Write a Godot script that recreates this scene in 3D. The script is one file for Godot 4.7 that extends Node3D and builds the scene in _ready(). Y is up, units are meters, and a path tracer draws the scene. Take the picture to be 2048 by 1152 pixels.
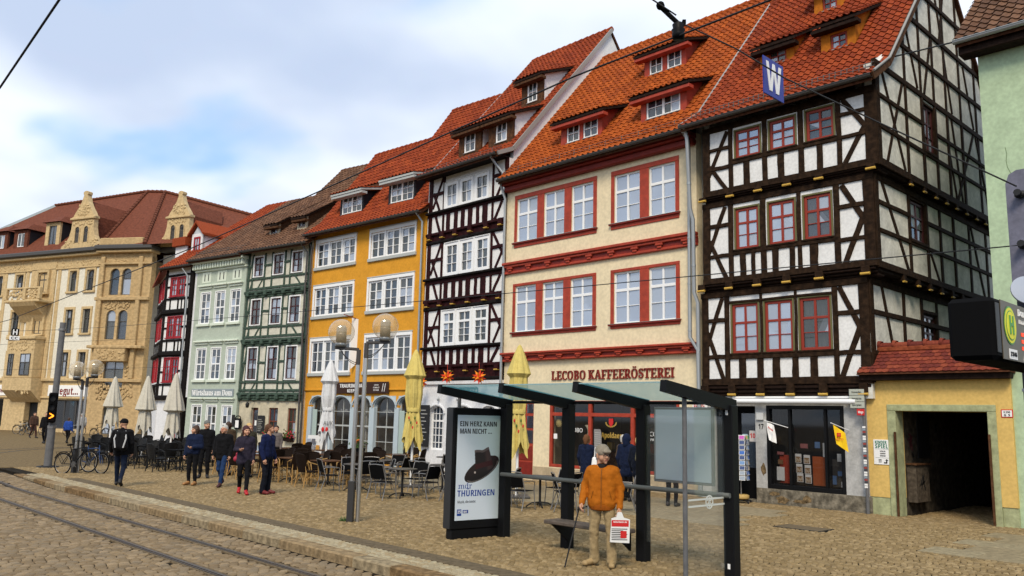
extends Node3D
# A row of half-timbered and painted town houses beside a tram stop. Metres; x runs along the row of houses, z towards the street, y up.

class MB:
	# collects triangles; every face gets its own flat normal unless normals are given
	var v := PackedVector3Array()
	var n := PackedVector3Array()
	var u := PackedVector2Array()
	var c := PackedColorArray()
	var col := Color(1, 1, 1)
	func tri(a: Vector3, b: Vector3, d: Vector3, na: Vector3, nb: Vector3, nd: Vector3, ua := Vector2(), ub := Vector2(), ud := Vector2()) -> void:
		if (b - a).cross(d - a).dot(na + nb + nd) > 0.0:
			v.append(a); v.append(d); v.append(b)
			n.append(na); n.append(nd); n.append(nb)
			u.append(ua); u.append(ud); u.append(ub)
		else:
			v.append(a); v.append(b); v.append(d)
			n.append(na); n.append(nb); n.append(nd)
			u.append(ua); u.append(ub); u.append(ud)
		c.append(col); c.append(col); c.append(col)
	func f3(a: Vector3, b: Vector3, d: Vector3, away: Vector3) -> void:
		var k := (b - a).cross(d - a).normalized()
		if k.dot(away) < 0.0:
			k = -k
		tri(a, b, d, k, k, k)
	func quad(a: Vector3, b: Vector3, d: Vector3, e: Vector3, away: Vector3) -> void:
		var k := (b - a).cross(d - a)
		if k.length_squared() < 1e-14:
			k = (d - a).cross(e - a)
		k = k.normalized()
		if k.dot(away) < 0.0:
			k = -k
		tri(a, b, d, k, k, k, Vector2(0, 1), Vector2(1, 1), Vector2(1, 0))
		tri(a, d, e, k, k, k, Vector2(0, 1), Vector2(1, 0), Vector2(0, 0))
	func box(p: Vector3, s: Vector3, b := Basis(), bev := 0.0) -> void:
		var h := s * 0.5
		bev = minf(bev, minf(h.x, minf(h.y, h.z)) * 0.6)
		for ax in 3:
			for sg in [-1.0, 1.0]:
				var nn := Vector3(); nn[ax] = sg
				var a1 := (ax + 1) % 3
				var a2 := (ax + 2) % 3
				var q := []
				for k in [[-1, -1], [1, -1], [1, 1], [-1, 1]]:
					var w := Vector3()
					w[ax] = sg * h[ax]; w[a1] = k[0] * (h[a1] - bev); w[a2] = k[1] * (h[a2] - bev)
					q.append(p + b * w)
				quad(q[0], q[1], q[2], q[3], b * nn)
		if bev > 0.0:
			for ax in 3:
				var a1 := (ax + 1) % 3
				var a2 := (ax + 2) % 3
				for s1 in [-1.0, 1.0]:
					for s2 in [-1.0, 1.0]:
						var w0 := Vector3(); var w1 := Vector3()
						w0[a1] = s1 * h[a1]; w0[a2] = s2 * (h[a2] - bev)
						w1[a1] = s1 * (h[a1] - bev); w1[a2] = s2 * h[a2]
						var ex := Vector3(); ex[ax] = h[ax] - bev
						quad(p + b * (w0 - ex), p + b * (w0 + ex), p + b * (w1 + ex), p + b * (w1 - ex), b * (w0 + w1))
			for sx in [-1.0, 1.0]:
				for sy in [-1.0, 1.0]:
					for sz in [-1.0, 1.0]:
						f3(p + b * Vector3(sx * h.x, sy * (h.y - bev), sz * (h.z - bev)), p + b * Vector3(sx * (h.x - bev), sy * h.y, sz * (h.z - bev)), p + b * Vector3(sx * (h.x - bev), sy * (h.y - bev), sz * h.z), b * Vector3(sx, sy, sz))
	func bb(x0: float, x1: float, y0: float, y1: float, z0: float, z1: float, bev := 0.0) -> void:
		box(Vector3((x0 + x1) / 2, (y0 + y1) / 2, (z0 + z1) / 2), Vector3(absf(x1 - x0), absf(y1 - y0), absf(z1 - z0)), Basis(), bev)
	func bar(a: Vector3, b: Vector3, w: float, d: float, up := Vector3.UP, bev := 0.0) -> void:
		# a straight bar of width w (across, in the plane that up spans) and depth d
		var z := (b - a).normalized()
		var x := up.cross(z)
		if x.length() < 1e-4:
			x = Vector3.RIGHT.cross(z)
		x = x.normalized()
		box((a + b) / 2, Vector3(w, d, a.distance_to(b)), Basis(x, z.cross(x), z), bev)
	func tube(pts: Array, r, sides := 8, caps := true) -> void:
		var rings := []
		var x := Vector3()
		for i in pts.size():
			var t: Vector3 = (pts[mini(i + 1, pts.size() - 1)] - pts[maxi(i - 1, 0)]).normalized()
			if i == 0:
				x = t.cross(Vector3.UP if absf(t.y) < 0.9 else Vector3.RIGHT).normalized()
			else:
				x = (x - t * x.dot(t)).normalized()
			var y := t.cross(x)
			var rr: float = r[i] if r is Array else r
			var ring := []
			for k in sides:
				var a := TAU * k / sides
				var d := x * cos(a) + y * sin(a)
				ring.append([pts[i] + d * rr, d])
			rings.append(ring)
		for i in pts.size() - 1:
			for k in sides:
				var a = rings[i][k]; var b = rings[i][(k + 1) % sides]; var d = rings[i + 1][(k + 1) % sides]; var e = rings[i + 1][k]
				tri(a[0], b[0], d[0], a[1], b[1], d[1]); tri(a[0], d[0], e[0], a[1], d[1], e[1])
		if caps:
			for e in [0, pts.size() - 1]:
				var m: Vector3 = pts[e]
				var away: Vector3 = pts[e] - pts[1 if e == 0 else e - 1]
				for k in sides:
					f3(m, rings[e][k][0], rings[e][(k + 1) % sides][0], away)
	func lathe(prof: Array, sides := 16, xf := Transform3D(), fold := 0.0, folds := 0) -> void:
		# prof: Vector2(radius, height) from bottom to top
		var rows := []
		for p in prof:
			var row := []
			for k in sides:
				var a := TAU * k / sides
				var rr: float = p.x * (1.0 + fold * cos(a * folds)) if folds else p.x
				row.append(xf * Vector3(cos(a) * rr, p.y, sin(a) * rr))
			rows.append(row)
		var nr := []
		for i in prof.size():
			var row := []
			for k in sides:
				var dv: Vector3 = rows[mini(i + 1, prof.size() - 1)][k] - rows[maxi(i - 1, 0)][k]
				var dh: Vector3 = rows[i][(k + 1) % sides] - rows[i][(k + sides - 1) % sides]
				var m := dv.cross(dh)
				var a := TAU * k / sides
				if m.length() < 1e-9:
					m = xf.basis * Vector3(0, 1 if i > 0 else -1, 0)
				m = m.normalized()
				if m.dot(xf.basis * Vector3(cos(a), 0, sin(a))) < -0.01:
					m = -m
				row.append(m)
			nr.append(row)
		for i in prof.size() - 1:
			for k in sides:
				var k1 := (k + 1) % sides
				tri(rows[i][k], rows[i][k1], rows[i + 1][k1], nr[i][k], nr[i][k1], nr[i + 1][k1])
				tri(rows[i][k], rows[i + 1][k1], rows[i + 1][k], nr[i][k], nr[i + 1][k1], nr[i + 1][k])
	func prism(poly: PackedVector2Array, z0: float, z1: float, xf := Transform3D()) -> void:
		# a flat outline in x, y with thickness along z
		var idx := Geometry2D.triangulate_polygon(poly)
		for i in range(0, idx.size(), 3):
			for zz in [z0, z1]:
				f3(xf * Vector3(poly[idx[i]].x, poly[idx[i]].y, zz), xf * Vector3(poly[idx[i + 1]].x, poly[idx[i + 1]].y, zz), xf * Vector3(poly[idx[i + 2]].x, poly[idx[i + 2]].y, zz), xf.basis * Vector3(0, 0, (zz - (z0 + z1) / 2)))
		var cw := Geometry2D.is_polygon_clockwise(poly)
		for i in poly.size():
			var a := poly[i]; var b := poly[(i + 1) % poly.size()]
			var e := (b - a)
			var o := Vector3(e.y, -e.x, 0) * (-1.0 if cw else 1.0)
			quad(xf * Vector3(a.x, a.y, z0), xf * Vector3(b.x, b.y, z0), xf * Vector3(b.x, b.y, z1), xf * Vector3(a.x, a.y, z1), xf.basis * o)
	func ball(p: Vector3, r: Vector3, rows := 8, sides := 12) -> void:
		var prof := []
		for i in rows + 1:
			var a := PI * i / rows - PI / 2
			prof.append(Vector2(cos(a), sin(a)))
		lathe(prof, sides, Transform3D(Basis.from_scale(r), p))
	func add(m: MB, xf: Transform3D) -> void:
		var mirrored := xf.basis.determinant() < 0.0
		for k in m.v.size():
			var i := k
			if mirrored and k % 3: i = k + 1 if k % 3 == 1 else k - 1
			v.append(xf * m.v[i]); n.append((xf.basis * m.n[i]).normalized()); u.append(m.u[i]); c.append(m.c[i])
	func done() -> ArrayMesh:
		var a := []
		a.resize(Mesh.ARRAY_MAX)
		a[Mesh.ARRAY_VERTEX] = v; a[Mesh.ARRAY_NORMAL] = n; a[Mesh.ARRAY_TEX_UV] = u; a[Mesh.ARRAY_COLOR] = c
		var m := ArrayMesh.new()
		m.add_surface_from_arrays(Mesh.PRIMITIVE_TRIANGLES, a)
		return m

var rng := RandomNumberGenerator.new()
var M := {}
var taken := {}
var noises := {}

func numbered(parent: Node, called: String) -> String:
	var key := str(parent.get_instance_id()) + called
	var k: int = taken.get(key, 0)
	taken[key] = k + 1
	return called if k == 0 else "%s_%03d" % [called, k]

func put(parent: Node, called: String, mesh: Mesh, m: Material, xf := Transform3D()) -> MeshInstance3D:
	var o := MeshInstance3D.new()
	o.name = numbered(parent, called)
	o.mesh = mesh
	o.material_override = m
	o.transform = xf
	parent.add_child(o, true)
	return o

func pm(parent: Node, called: String, b: MB, m: Material, xf := Transform3D()) -> MeshInstance3D:
	return put(parent, called, b.done(), m, xf)

func bx(parent: Node, called: String, m: Material, x0: float, x1: float, y0: float, y1: float, z0: float, z1: float, bev := 0.008) -> MeshInstance3D:
	var b := MB.new()
	b.bb(x0, x1, y0, y1, z0, z1, bev)
	return pm(parent, called, b, m)

func sub(parent: Node, called: String, xf := Transform3D()) -> Node3D:
	var o := Node3D.new()
	o.name = numbered(parent, called)
	o.transform = xf
	parent.add_child(o, true)
	return o

func tag(o: Node, label: String, category := "", group := "", kind := "") -> Node:
	if label: o.set_meta("label", label)
	if category: o.set_meta("category", category)
	if group: o.set_meta("group", group)
	if kind: o.set_meta("kind", kind)
	return o

func thing(called: String, label: String, category: String, at := Vector3(), turn := 0.0, group := "") -> Node3D:
	var o := sub(self, called, Transform3D(Basis(Vector3.UP, turn), at))
	tag(o, label, category, group)
	return o

func dup(src: Node3D, label: String, at: Vector3, turn := 0.0, group := "") -> Node3D:
	var stem: String = src.name
	var cut := stem.rfind("_")
	if cut > 0 and stem.substr(cut + 1).is_valid_int(): stem = stem.substr(0, cut)
	var o: Node3D = src.duplicate()
	o.name = numbered(self, stem)
	add_child(o, true)
	o.transform = Transform3D(Basis(Vector3.UP, turn), at)
	o.set_meta("label", label)
	if group: o.set_meta("group", group)
	return o

func noise(kind: String, freq: float, lo: float, hi: float, octaves := 4, seed_ := 1, bump := false, size := 512) -> Texture2D:
	var key := "%s %f %f %f %d %d %s" % [kind, freq, lo, hi, octaves, seed_, bump]
	if noises.has(key): return noises[key]
	var f := FastNoiseLite.new()
	f.seed = seed_
	f.frequency = freq
	f.fractal_octaves = octaves
	f.noise_type = FastNoiseLite.TYPE_CELLULAR if kind == "cell" else FastNoiseLite.TYPE_SIMPLEX_SMOOTH
	if kind == "cell":
		f.cellular_return_type = FastNoiseLite.RETURN_DISTANCE2_SUB
		f.fractal_type = FastNoiseLite.FRACTAL_NONE
	var t := NoiseTexture2D.new()
	t.noise = f
	t.width = size; t.height = size
	t.seamless = true
	var g := Gradient.new()
	g.set_color(0, Color(lo, lo, lo)); g.set_color(1, Color(hi, hi, hi))
	t.color_ramp = g
	noises[key] = t
	return t

func lin(r: float, g: float, b: float) -> Color:
	return Color(r, g, b).linear_to_srgb()

func mat(r: float, g: float, b: float, rough := 0.8, tex: Texture2D = null, scale := 1.0, bump: Texture2D = null, bump_cm := 0.0, bscale := 2.0, stretch := Vector3.ONE) -> StandardMaterial3D:
	var m := StandardMaterial3D.new()
	m.albedo_color = lin(r, g, b)
	m.roughness = rough
	m.metallic_specular = 0.22 if rough > 0.65 else 0.4
	m.uv1_triplanar = true
	m.uv1_world_triplanar = true
	m.uv1_scale = stretch * scale
	if tex:
		m.albedo_texture = tex
	if bump:
		m.heightmap_enabled = true
		m.heightmap_texture = bump
		m.heightmap_scale = bump_cm
	return m

func mottled(r: float, g: float, b: float, rough := 0.85, lo := 0.8, scale := 0.5, bump_cm := 0.25, seed_ := 1) -> StandardMaterial3D:
	# a base colour with coarse and fine tone changes and a fine relief
	var m := mat(r, g, b, rough, noise("s", 0.012, lo, 1.0, 5, seed_), scale, noise("s", 0.03, 0.0, 1.0, 4, 3), bump_cm)
	m.detail_enabled = true
	m.detail_albedo = noise("s", 0.05, 0.90, 1.0, 4, 7)
	m.detail_blend_mode = BaseMaterial3D.BLEND_MODE_MUL
	m.uv2_triplanar = true; m.uv2_world_triplanar = true
	m.uv2_scale = Vector3(1.9, 0.32, 1.9) if bump_cm < 0.45 else Vector3.ONE * 1.37
	return m

func plain(r: float, g: float, b: float, rough := 0.5, metal := 0.0) -> StandardMaterial3D:
	var m := StandardMaterial3D.new()
	m.albedo_color = lin(r, g, b)
	m.roughness = rough
	m.metallic = metal
	if metal == 0.0: m.metallic_specular = 0.2 if rough > 0.65 else 0.4
	return m

func glass(r: float, g: float, b: float, a: float, spec := 0.5) -> StandardMaterial3D:
	var m := StandardMaterial3D.new()
	var cc := lin(r, g, b)
	m.albedo_color = Color(cc.r, cc.g, cc.b, a)
	m.transparency = BaseMaterial3D.TRANSPARENCY_ALPHA
	m.roughness = 0.02
	m.metallic_specular = spec
	return m

func lit(r: float, g: float, b: float, e: float) -> StandardMaterial3D:
	var m := plain(r, g, b, 0.5)
	m.emission_enabled = true
	m.emission = lin(r, g, b)
	m.emission_energy_multiplier = e
	return m

var fonts := {}
func words(parent: Node, called: String, text: String, h: float, m: Material, xf: Transform3D, width := 0.0, bold := true, face := "Droid Sans", depth := 0.006) -> MeshInstance3D:
	# lettering of cap height h, its middle at xf; width > 0 stretches it to that width
	var key := face + str(bold)
	if not fonts.has(key):
		var f := SystemFont.new()
		f.font_names = PackedStringArray([face])
		f.font_weight = 700 if bold else 400
		fonts[key] = f
	var t := TextMesh.new()
	t.text = text
	t.font = fonts[key]
	t.font_size = 32
	t.pixel_size = h / 32.0 / 0.715
	t.depth = depth
	t.curve_step = 2.0
	var o := put(parent, called, t, m, xf)
	if width > 0.0:
		var w := t.get_aabb().size.x
		if w > 0.01:
			o.transform = xf * Transform3D(Basis.from_scale(Vector3(width / w, 1, 1)), Vector3())
	return o

func at(x: float, y: float, z: float, turn := 0.0) -> Transform3D:
	return Transform3D(Basis(Vector3.UP, turn), Vector3(x, y, z))
const CAMERA_TURN := Basis(Vector3(0.691751, 0.023826, -0.721743), Vector3(0.095762, 0.987602, 0.124385), Vector3(0.715758, -0.155159, 0.680893))
const SKY_TURN := 0.0
const EXPOSURE := 1.25

func make_sky() -> Image:
	# air and clouds only
	var w := 2048
	var h := 1024
	var a := FastNoiseLite.new(); a.seed = 11; a.frequency = 1.0; a.fractal_octaves = 5; a.noise_type = FastNoiseLite.TYPE_SIMPLEX_SMOOTH
	var b := FastNoiseLite.new(); b.seed = 23; b.frequency = 1.0; b.fractal_octaves = 4; b.noise_type = FastNoiseLite.TYPE_SIMPLEX_SMOOTH
	var px := PackedByteArray()
	px.resize(w * h * 3)
	var k := 0
	for j in h:
		var el := PI * (0.5 - (j + 0.5) / h)
		var se := sin(el)
		var ce := cos(el)
		for i in w:
			if se < -0.02:
				px[k] = 118; px[k + 1] = 112; px[k + 2] = 104
				k += 3
				continue
			var az := TAU * ((i + 0.5) / w - 0.5)
			# stretched towards the horizon as a cloud layer is
			var s := 1.0 / (maxf(se, 0.0) + 0.22)
			var x := sin(az) * ce * s
			var z := -cos(az) * ce * s
			var d1 := a.get_noise_2d(x * 0.9 + 3.1, z * 0.9 - 1.2)
			var d2 := b.get_noise_2d(x * 0.5 - z * 0.35 + 7.0, z * 1.9 + x * 0.6)
			var d3 := a.get_noise_2d(x * 2.6 - 9.0, z * 2.6 + 4.0)
			var cover := smoothstep(-0.30, 0.42, d1 + d2 * 0.75 + d3 * 0.25 + 0.30 + 0.16 * (1.0 - se))
			var shade := smoothstep(0.05, 0.7, b.get_noise_2d(x * 0.55 + 20.0, z * 0.55) + d1 * 0.6 + 0.05)
			var blue := Color(0.55, 0.73, 0.93).lerp(Color(0.70, 0.82, 0.95), clampf(1.0 - se * 1.6, 0.0, 1.0))
			var cloud := Color(0.955, 0.97, 1.0).lerp(Color(0.70, 0.755, 0.86), shade * 0.8)
			var c := blue.lerp(cloud, cover * 0.9)
			c = c.lerp(Color(0.90, 0.93, 0.97), 0.35 * pow(clampf(1.0 - se * 3.0, 0.0, 1.0), 2.0))
			px[k] = int(c.r * 255); px[k + 1] = int(c.g * 255); px[k + 2] = int(c.b * 255)
			k += 3
	return Image.create_from_data(w, h, false, Image.FORMAT_RGB8, px)

func setup() -> void:
	var cam := Camera3D.new()
	cam.name = "camera"
	cam.fov = 38.276
	cam.near = 0.1
	cam.far = 900.0
	cam.transform = Transform3D(CAMERA_TURN, Vector3(0, 2.1, 0))
	add_child(cam)
	var sky_mat := PanoramaSkyMaterial.new()
	sky_mat.panorama = ImageTexture.create_from_image(make_sky())
	var sky := Sky.new()
	sky.sky_material = sky_mat
	var env := Environment.new()
	env.background_mode = Environment.BG_SKY
	env.sky = sky
	env.sky_rotation = Vector3(0, SKY_TURN, 0)
	env.background_energy_multiplier = 0.95
	env.tonemap_mode = Environment.TONE_MAPPER_LINEAR
	env.tonemap_exposure = EXPOSURE
	env.sdfgi_enabled = true
	env.ssao_enabled = true
	env.ssil_enabled = true
	var we := WorldEnvironment.new()
	we.name = "world_environment"
	we.environment = env
	add_child(we)
	var sun := DirectionalLight3D.new()
	sun.name = "sun"
	sun.light_energy = 0.8
	sun.light_color = Color(1.0, 0.94, 0.84)
	sun.light_angular_distance = 18.0
	sun.shadow_enabled = true
	sun.rotation_degrees = Vector3(-45, 37, 0)
	add_child(sun)

func materials() -> void:
	M.plaster = mottled(0.88, 0.88, 0.87, 0.9, 0.95, 0.4, 0.08, 1)
	M.plaster_old = mottled(0.88, 0.87, 0.80, 0.92, 0.84, 0.35, 0.7, 5)
	M.timber = mottled(0.052, 0.028, 0.015, 0.8, 0.5, 0.8, 0.5, 2)
	M.timber_red = mottled(0.050, 0.010, 0.012, 0.7, 0.55, 0.8, 0.3, 2)
	M.timber_green = mottled(0.10, 0.155, 0.12, 0.75, 0.6, 0.8, 0.4, 2)
	M.timber_black = mottled(0.018, 0.014, 0.013, 0.75, 0.6, 0.8, 0.4, 2)
	M.yellow_end = plain(0.55, 0.34, 0.06, 0.6)
	M.beige = mottled(0.88, 0.75, 0.51, 0.9, 0.95, 0.25, 0.04, 4)
	M.beige_base = mottled(0.62, 0.50, 0.33, 0.9, 0.8, 0.3, 0.3, 4)
	M.red = mottled(0.48, 0.060, 0.028, 0.6, 0.8, 0.5, 0.12, 6)
	M.red_dark = mottled(0.27, 0.022, 0.012, 0.6, 0.8, 0.5, 0.12, 6)
	M.red_frame = plain(0.26, 0.030, 0.015, 0.5)
	M.olive = plain(0.13, 0.12, 0.045, 0.6)
	M.orange = mottled(0.78, 0.365, 0.040, 0.9, 0.92, 0.3, 0.05, 8)
	M.sage = mottled(0.50, 0.57, 0.48, 0.9, 0.92, 0.3, 0.04, 9)
	M.sage_light = plain(0.62, 0.68, 0.58, 0.8)
	M.cream = mottled(0.70, 0.63, 0.47, 0.9, 0.84, 0.3, 0.25, 9)
	M.cream_infill = mottled(0.76, 0.74, 0.62, 0.9, 0.84, 0.4, 0.25, 9)
	M.white = plain(0.80, 0.81, 0.82, 0.45)
	M.white_wall = mottled(0.84, 0.85, 0.87, 0.9, 0.93, 0.3, 0.05, 9)
	M.grey_trim = plain(0.40, 0.42, 0.41, 0.6)
	M.grey_blue = plain(0.42, 0.50, 0.55, 0.6)
	M.slate = mottled(0.020, 0.022, 0.028, 0.6, 0.5, 2.0, 0.6, 3)
	M.maroon_frame = plain(0.055, 0.012, 0.012, 0.45)
	M.dark_wood = mottled(0.035, 0.018, 0.012, 0.7, 0.6, 1.0, 0.3, 2)
	M.brown_wood = mottled(0.16, 0.075, 0.035, 0.7, 0.6, 1.0, 0.3, 2)
	M.crimson = plain(0.30, 0.010, 0.018, 0.5)
	M.zinc = plain(0.36, 0.38, 0.39, 0.45, 0.55)
	M.zinc_dark = plain(0.085, 0.08, 0.075, 0.5, 0.5)
	M.lead = plain(0.30, 0.29, 0.27, 0.6, 0.2)
	M.dark = plain(0.012, 0.012, 0.013, 0.6)
	M.black_paint = plain(0.006, 0.0062, 0.007, 0.5); M.black_paint.metallic_specular = 0.25
	M.black_matt = plain(0.004, 0.004, 0.0045, 0.9)
	M.steel = plain(0.52, 0.50, 0.47, 0.28, 0.9)
	M.alu = plain(0.26, 0.25, 0.24, 0.42, 0.7)
	M.grey_pole = mottled(0.17, 0.17, 0.175, 0.6, 0.8, 1.0, 0.05, 3)
	M.glass = glass(0.05, 0.07, 0.10, 0.55, 0.95)
	M.glass_sky = []
	for q in [0.10, 0.22, 0.30, 0.36, 0.45]:
		var gs := glass(0.46, 0.53, 0.64, 0.55, 0.95)
		gs.metallic = q
		M.glass_sky.append(gs)
	M.glass_old = [M.glass, glass(0.03, 0.04, 0.035, 0.5, 0.8), glass(0.08, 0.09, 0.09, 0.6, 0.95), M.glass_sky[0]]
	M.glass_clear = glass(0.3, 0.36, 0.36, 0.04, 0.4)
	M.glass_shop = glass(0.012, 0.012, 0.014, 0.5, 0.4)
	M.glass_front = glass(0.012, 0.012, 0.013, 0.22, 0.38)
	M.glass_roof = glass(0.20, 0.42, 0.46, 0.62, 0.6)
	M.glass_roof.roughness = 0.3; M.glass_roof.backlight_enabled = true; M.glass_roof.backlight = Color(0.35, 0.62, 0.66)
	M.curtain = plain(0.62, 0.64, 0.66, 0.9)
	M.curtain_pale = plain(0.50, 0.54, 0.60, 0.9)
	M.room = plain(0.03, 0.028, 0.025, 0.9)
	M.stone = mottled(0.76, 0.57, 0.31, 0.9, 0.8, 0.5, 0.2, 12)
	M.stone_dark = mottled(0.70, 0.50, 0.26, 0.9, 0.74, 0.5, 0.3, 12)
	M.ashlar = mottled(0.89, 0.85, 0.72, 0.9, 0.88, 0.5, 0.12, 13)
	M.roof_far = mottled(0.21, 0.075, 0.045, 0.85, 0.7, 0.8, 0.6, 14)
	M.yellow = mottled(0.78, 0.53, 0.17, 0.9, 0.94, 0.35, 0.08, 8)
	M.mint = mottled(0.54, 0.69, 0.46, 0.9, 0.9, 0.3, 0.1, 9)
	M.lime = mottled(0.50, 0.53, 0.30, 0.9, 0.78, 0.5, 0.4, 9)
	M.grey_wall = mottled(0.56, 0.56, 0.55, 0.9, 0.85, 0.5, 0.4, 9)
	M.sockel = mottled(0.33, 0.29, 0.22, 0.92, 0.5, 0.7, 1.0, 15)
	M.paper = plain(0.80, 0.80, 0.79, 0.7)
	M.gold = plain(0.55, 0.36, 0.08, 0.4, 0.3)
	M.blue_sign = plain(0.012, 0.025, 0.25, 0.4)
	M.red_print = plain(0.55, 0.02, 0.02, 0.5)
	M.tile_bed = mottled(0.12, 0.045, 0.022, 0.9, 0.6, 0.8, 0.5, 14)
	M.kerb = mottled(0.42, 0.30, 0.165, 0.9, 0.65, 0.9, 0.8, 16)
	M.leaf = plain(0.05, 0.11, 0.02, 0.6)
	M.leaf.backlight_enabled = true; M.leaf.backlight = Color(0.1, 0.2, 0.05)

func road_y(x: float) -> float:
	return lerpf(-0.008, -0.12, smoothstep(-31.0, -25.0, x))

func in_frame(p: Vector3) -> bool:
	var q := CAMERA_TURN.inverse() * (p - Vector3(0, 2.1, 0))
	if q.z > -1.0: return false
	var t := tan(deg_to_rad(38.276 / 2.0))
	return absf(q.x / -q.z) < t * 16.0 / 9.0 * 1.02 and absf(q.y / -q.z) < t * 1.03

func cobble_mesh(r: RandomNumberGenerator) -> ArrayMesh:
	# a worn sett, one unit wide, its domed top at y = 0
	var b := MB.new()
	var rings := []
	for lv in [[0.34, 0.06], [0.46, -0.14], [0.5, -1.0]]:
		var ring := []
		for k in 8:
			var a := TAU * (k + 0.5) / 8.0
			var d := Vector2(cos(a), sin(a))
			var sq := 1.0 / pow(pow(absf(d.x), 5.0) + pow(absf(d.y), 5.0), 0.2)
			ring.append(Vector3(d.x * sq * lv[0] + r.randf_range(-0.03, 0.03), lv[1] + r.randf_range(-0.05, 0.05), d.y * sq * lv[0] + r.randf_range(-0.03, 0.03)))
		rings.append(ring)
	var nrm := []
	for lv in 3:
		var row := []
		for k in 8:
			row.append((Vector3(rings[lv][k].x, 0, rings[lv][k].z).normalized() * [0.35, 0.8, 1.0][lv] + Vector3.UP * [1.0, 0.6, 0.05][lv]).normalized())
		nrm.append(row)
	for k in 8:
		var j := (k + 1) % 8
		b.tri(Vector3(0, 0.10, 0), rings[0][k], rings[0][j], Vector3.UP, nrm[0][k], nrm[0][j])
		for lv in 2:
			b.tri(rings[lv][k], rings[lv + 1][k], rings[lv + 1][j], nrm[lv][k], nrm[lv + 1][k], nrm[lv + 1][j])
			b.tri(rings[lv][k], rings[lv + 1][j], rings[lv][j], nrm[lv][k], nrm[lv + 1][j], nrm[lv][j])
	return b.done()

func lay_stones(parent: Node3D, list: Array, called: String, rest: String, shades: Array) -> void:
	# list: [x, y, z, turn, width, length]; the ones that show largest are pieces of their own, the others one mass
	var meshes := [cobble_mesh(rng), cobble_mesh(rng), cobble_mesh(rng), cobble_mesh(rng)]
	var stone_mat := mat(1, 1, 1, 0.78, noise("s", 0.05, 0.72, 1.0, 4, 31), 3.0, noise("s", 0.06, 0.0, 1.0, 3, 32), 0.25)
	stone_mat.vertex_color_use_as_albedo = true
	var own_mats := []
	for s in shades:
		own_mats.append(mat(s.r, s.g, s.b, 0.78, noise("s", 0.05, 0.72, 1.0, 4, 31), 3.0, noise("s", 0.06, 0.0, 1.0, 3, 32), 0.25))
	var near := []
	var far := []
	for s in list:
		var p := Vector3(s[0], s[1], s[2])
		var d := p.distance_to(Vector3(0, 2.1, 0))
		near.append([d if in_frame(p) else d + 1000.0, s])
	near.sort_custom(func(a, b): return a[0] < b[0])
	for i in near.size():
		var s = near[i][1]
		var xf := Transform3D(Basis(Vector3.UP, s[3]) * Basis(Vector3.RIGHT, rng.randf_range(-0.05, 0.05)) * Basis.from_scale(Vector3(s[4], 0.05, s[5])), Vector3(s[0], s[1] + rng.randf_range(-0.006, 0.002), s[2]))
		if i < 290:
			put(parent, called, meshes[rng.randi() % 4], own_mats[rng.randi() % own_mats.size()], xf)
		else:
			far.append(xf)
	var per := far.size() / 4 + 1
	var holder := sub(parent, rest)
	tag(holder, "", "", "", "stuff")
	for v in 4:
		var mine := []
		for i in range(v, far.size(), 4): mine.append(far[i])
		var mm := MultiMesh.new()
		mm.transform_format = MultiMesh.TRANSFORM_3D
		mm.use_colors = true
		mm.mesh = meshes[v]
		mm.instance_count = mine.size()
		for i in mine.size():
			mm.set_instance_transform(i, mine[i])
			var s: Color = shades[rng.randi() % shades.size()]
			var k := rng.randf_range(0.82, 1.15)
			mm.set_instance_color(i, Color(s.r * k, s.g * k, s.b * k))
		var o := MultiMeshInstance3D.new()
		o.name = numbered(holder, rest)
		o.multimesh = mm
		o.material_override = stone_mat
		tag(o, "", "", "", "stuff")
		holder.add_child(o, true)

func far_paving(r: float, g: float, b: float, scale: float) -> StandardMaterial3D:
	var m := mat(r, g, b, 0.85, noise("cell", 0.06, 1.0, 0.45, 1, 41), scale, noise("cell", 0.06, 1.0, 0.0, 1, 41), 1.2)
	m.detail_enabled = true
	m.detail_albedo = noise("s", 0.02, 0.72, 1.0, 4, 42)
	m.detail_blend_mode = BaseMaterial3D.BLEND_MODE_MUL
	m.uv2_triplanar = true; m.uv2_world_triplanar = true
	m.uv2_scale = Vector3.ONE * 0.3
	return m

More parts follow.
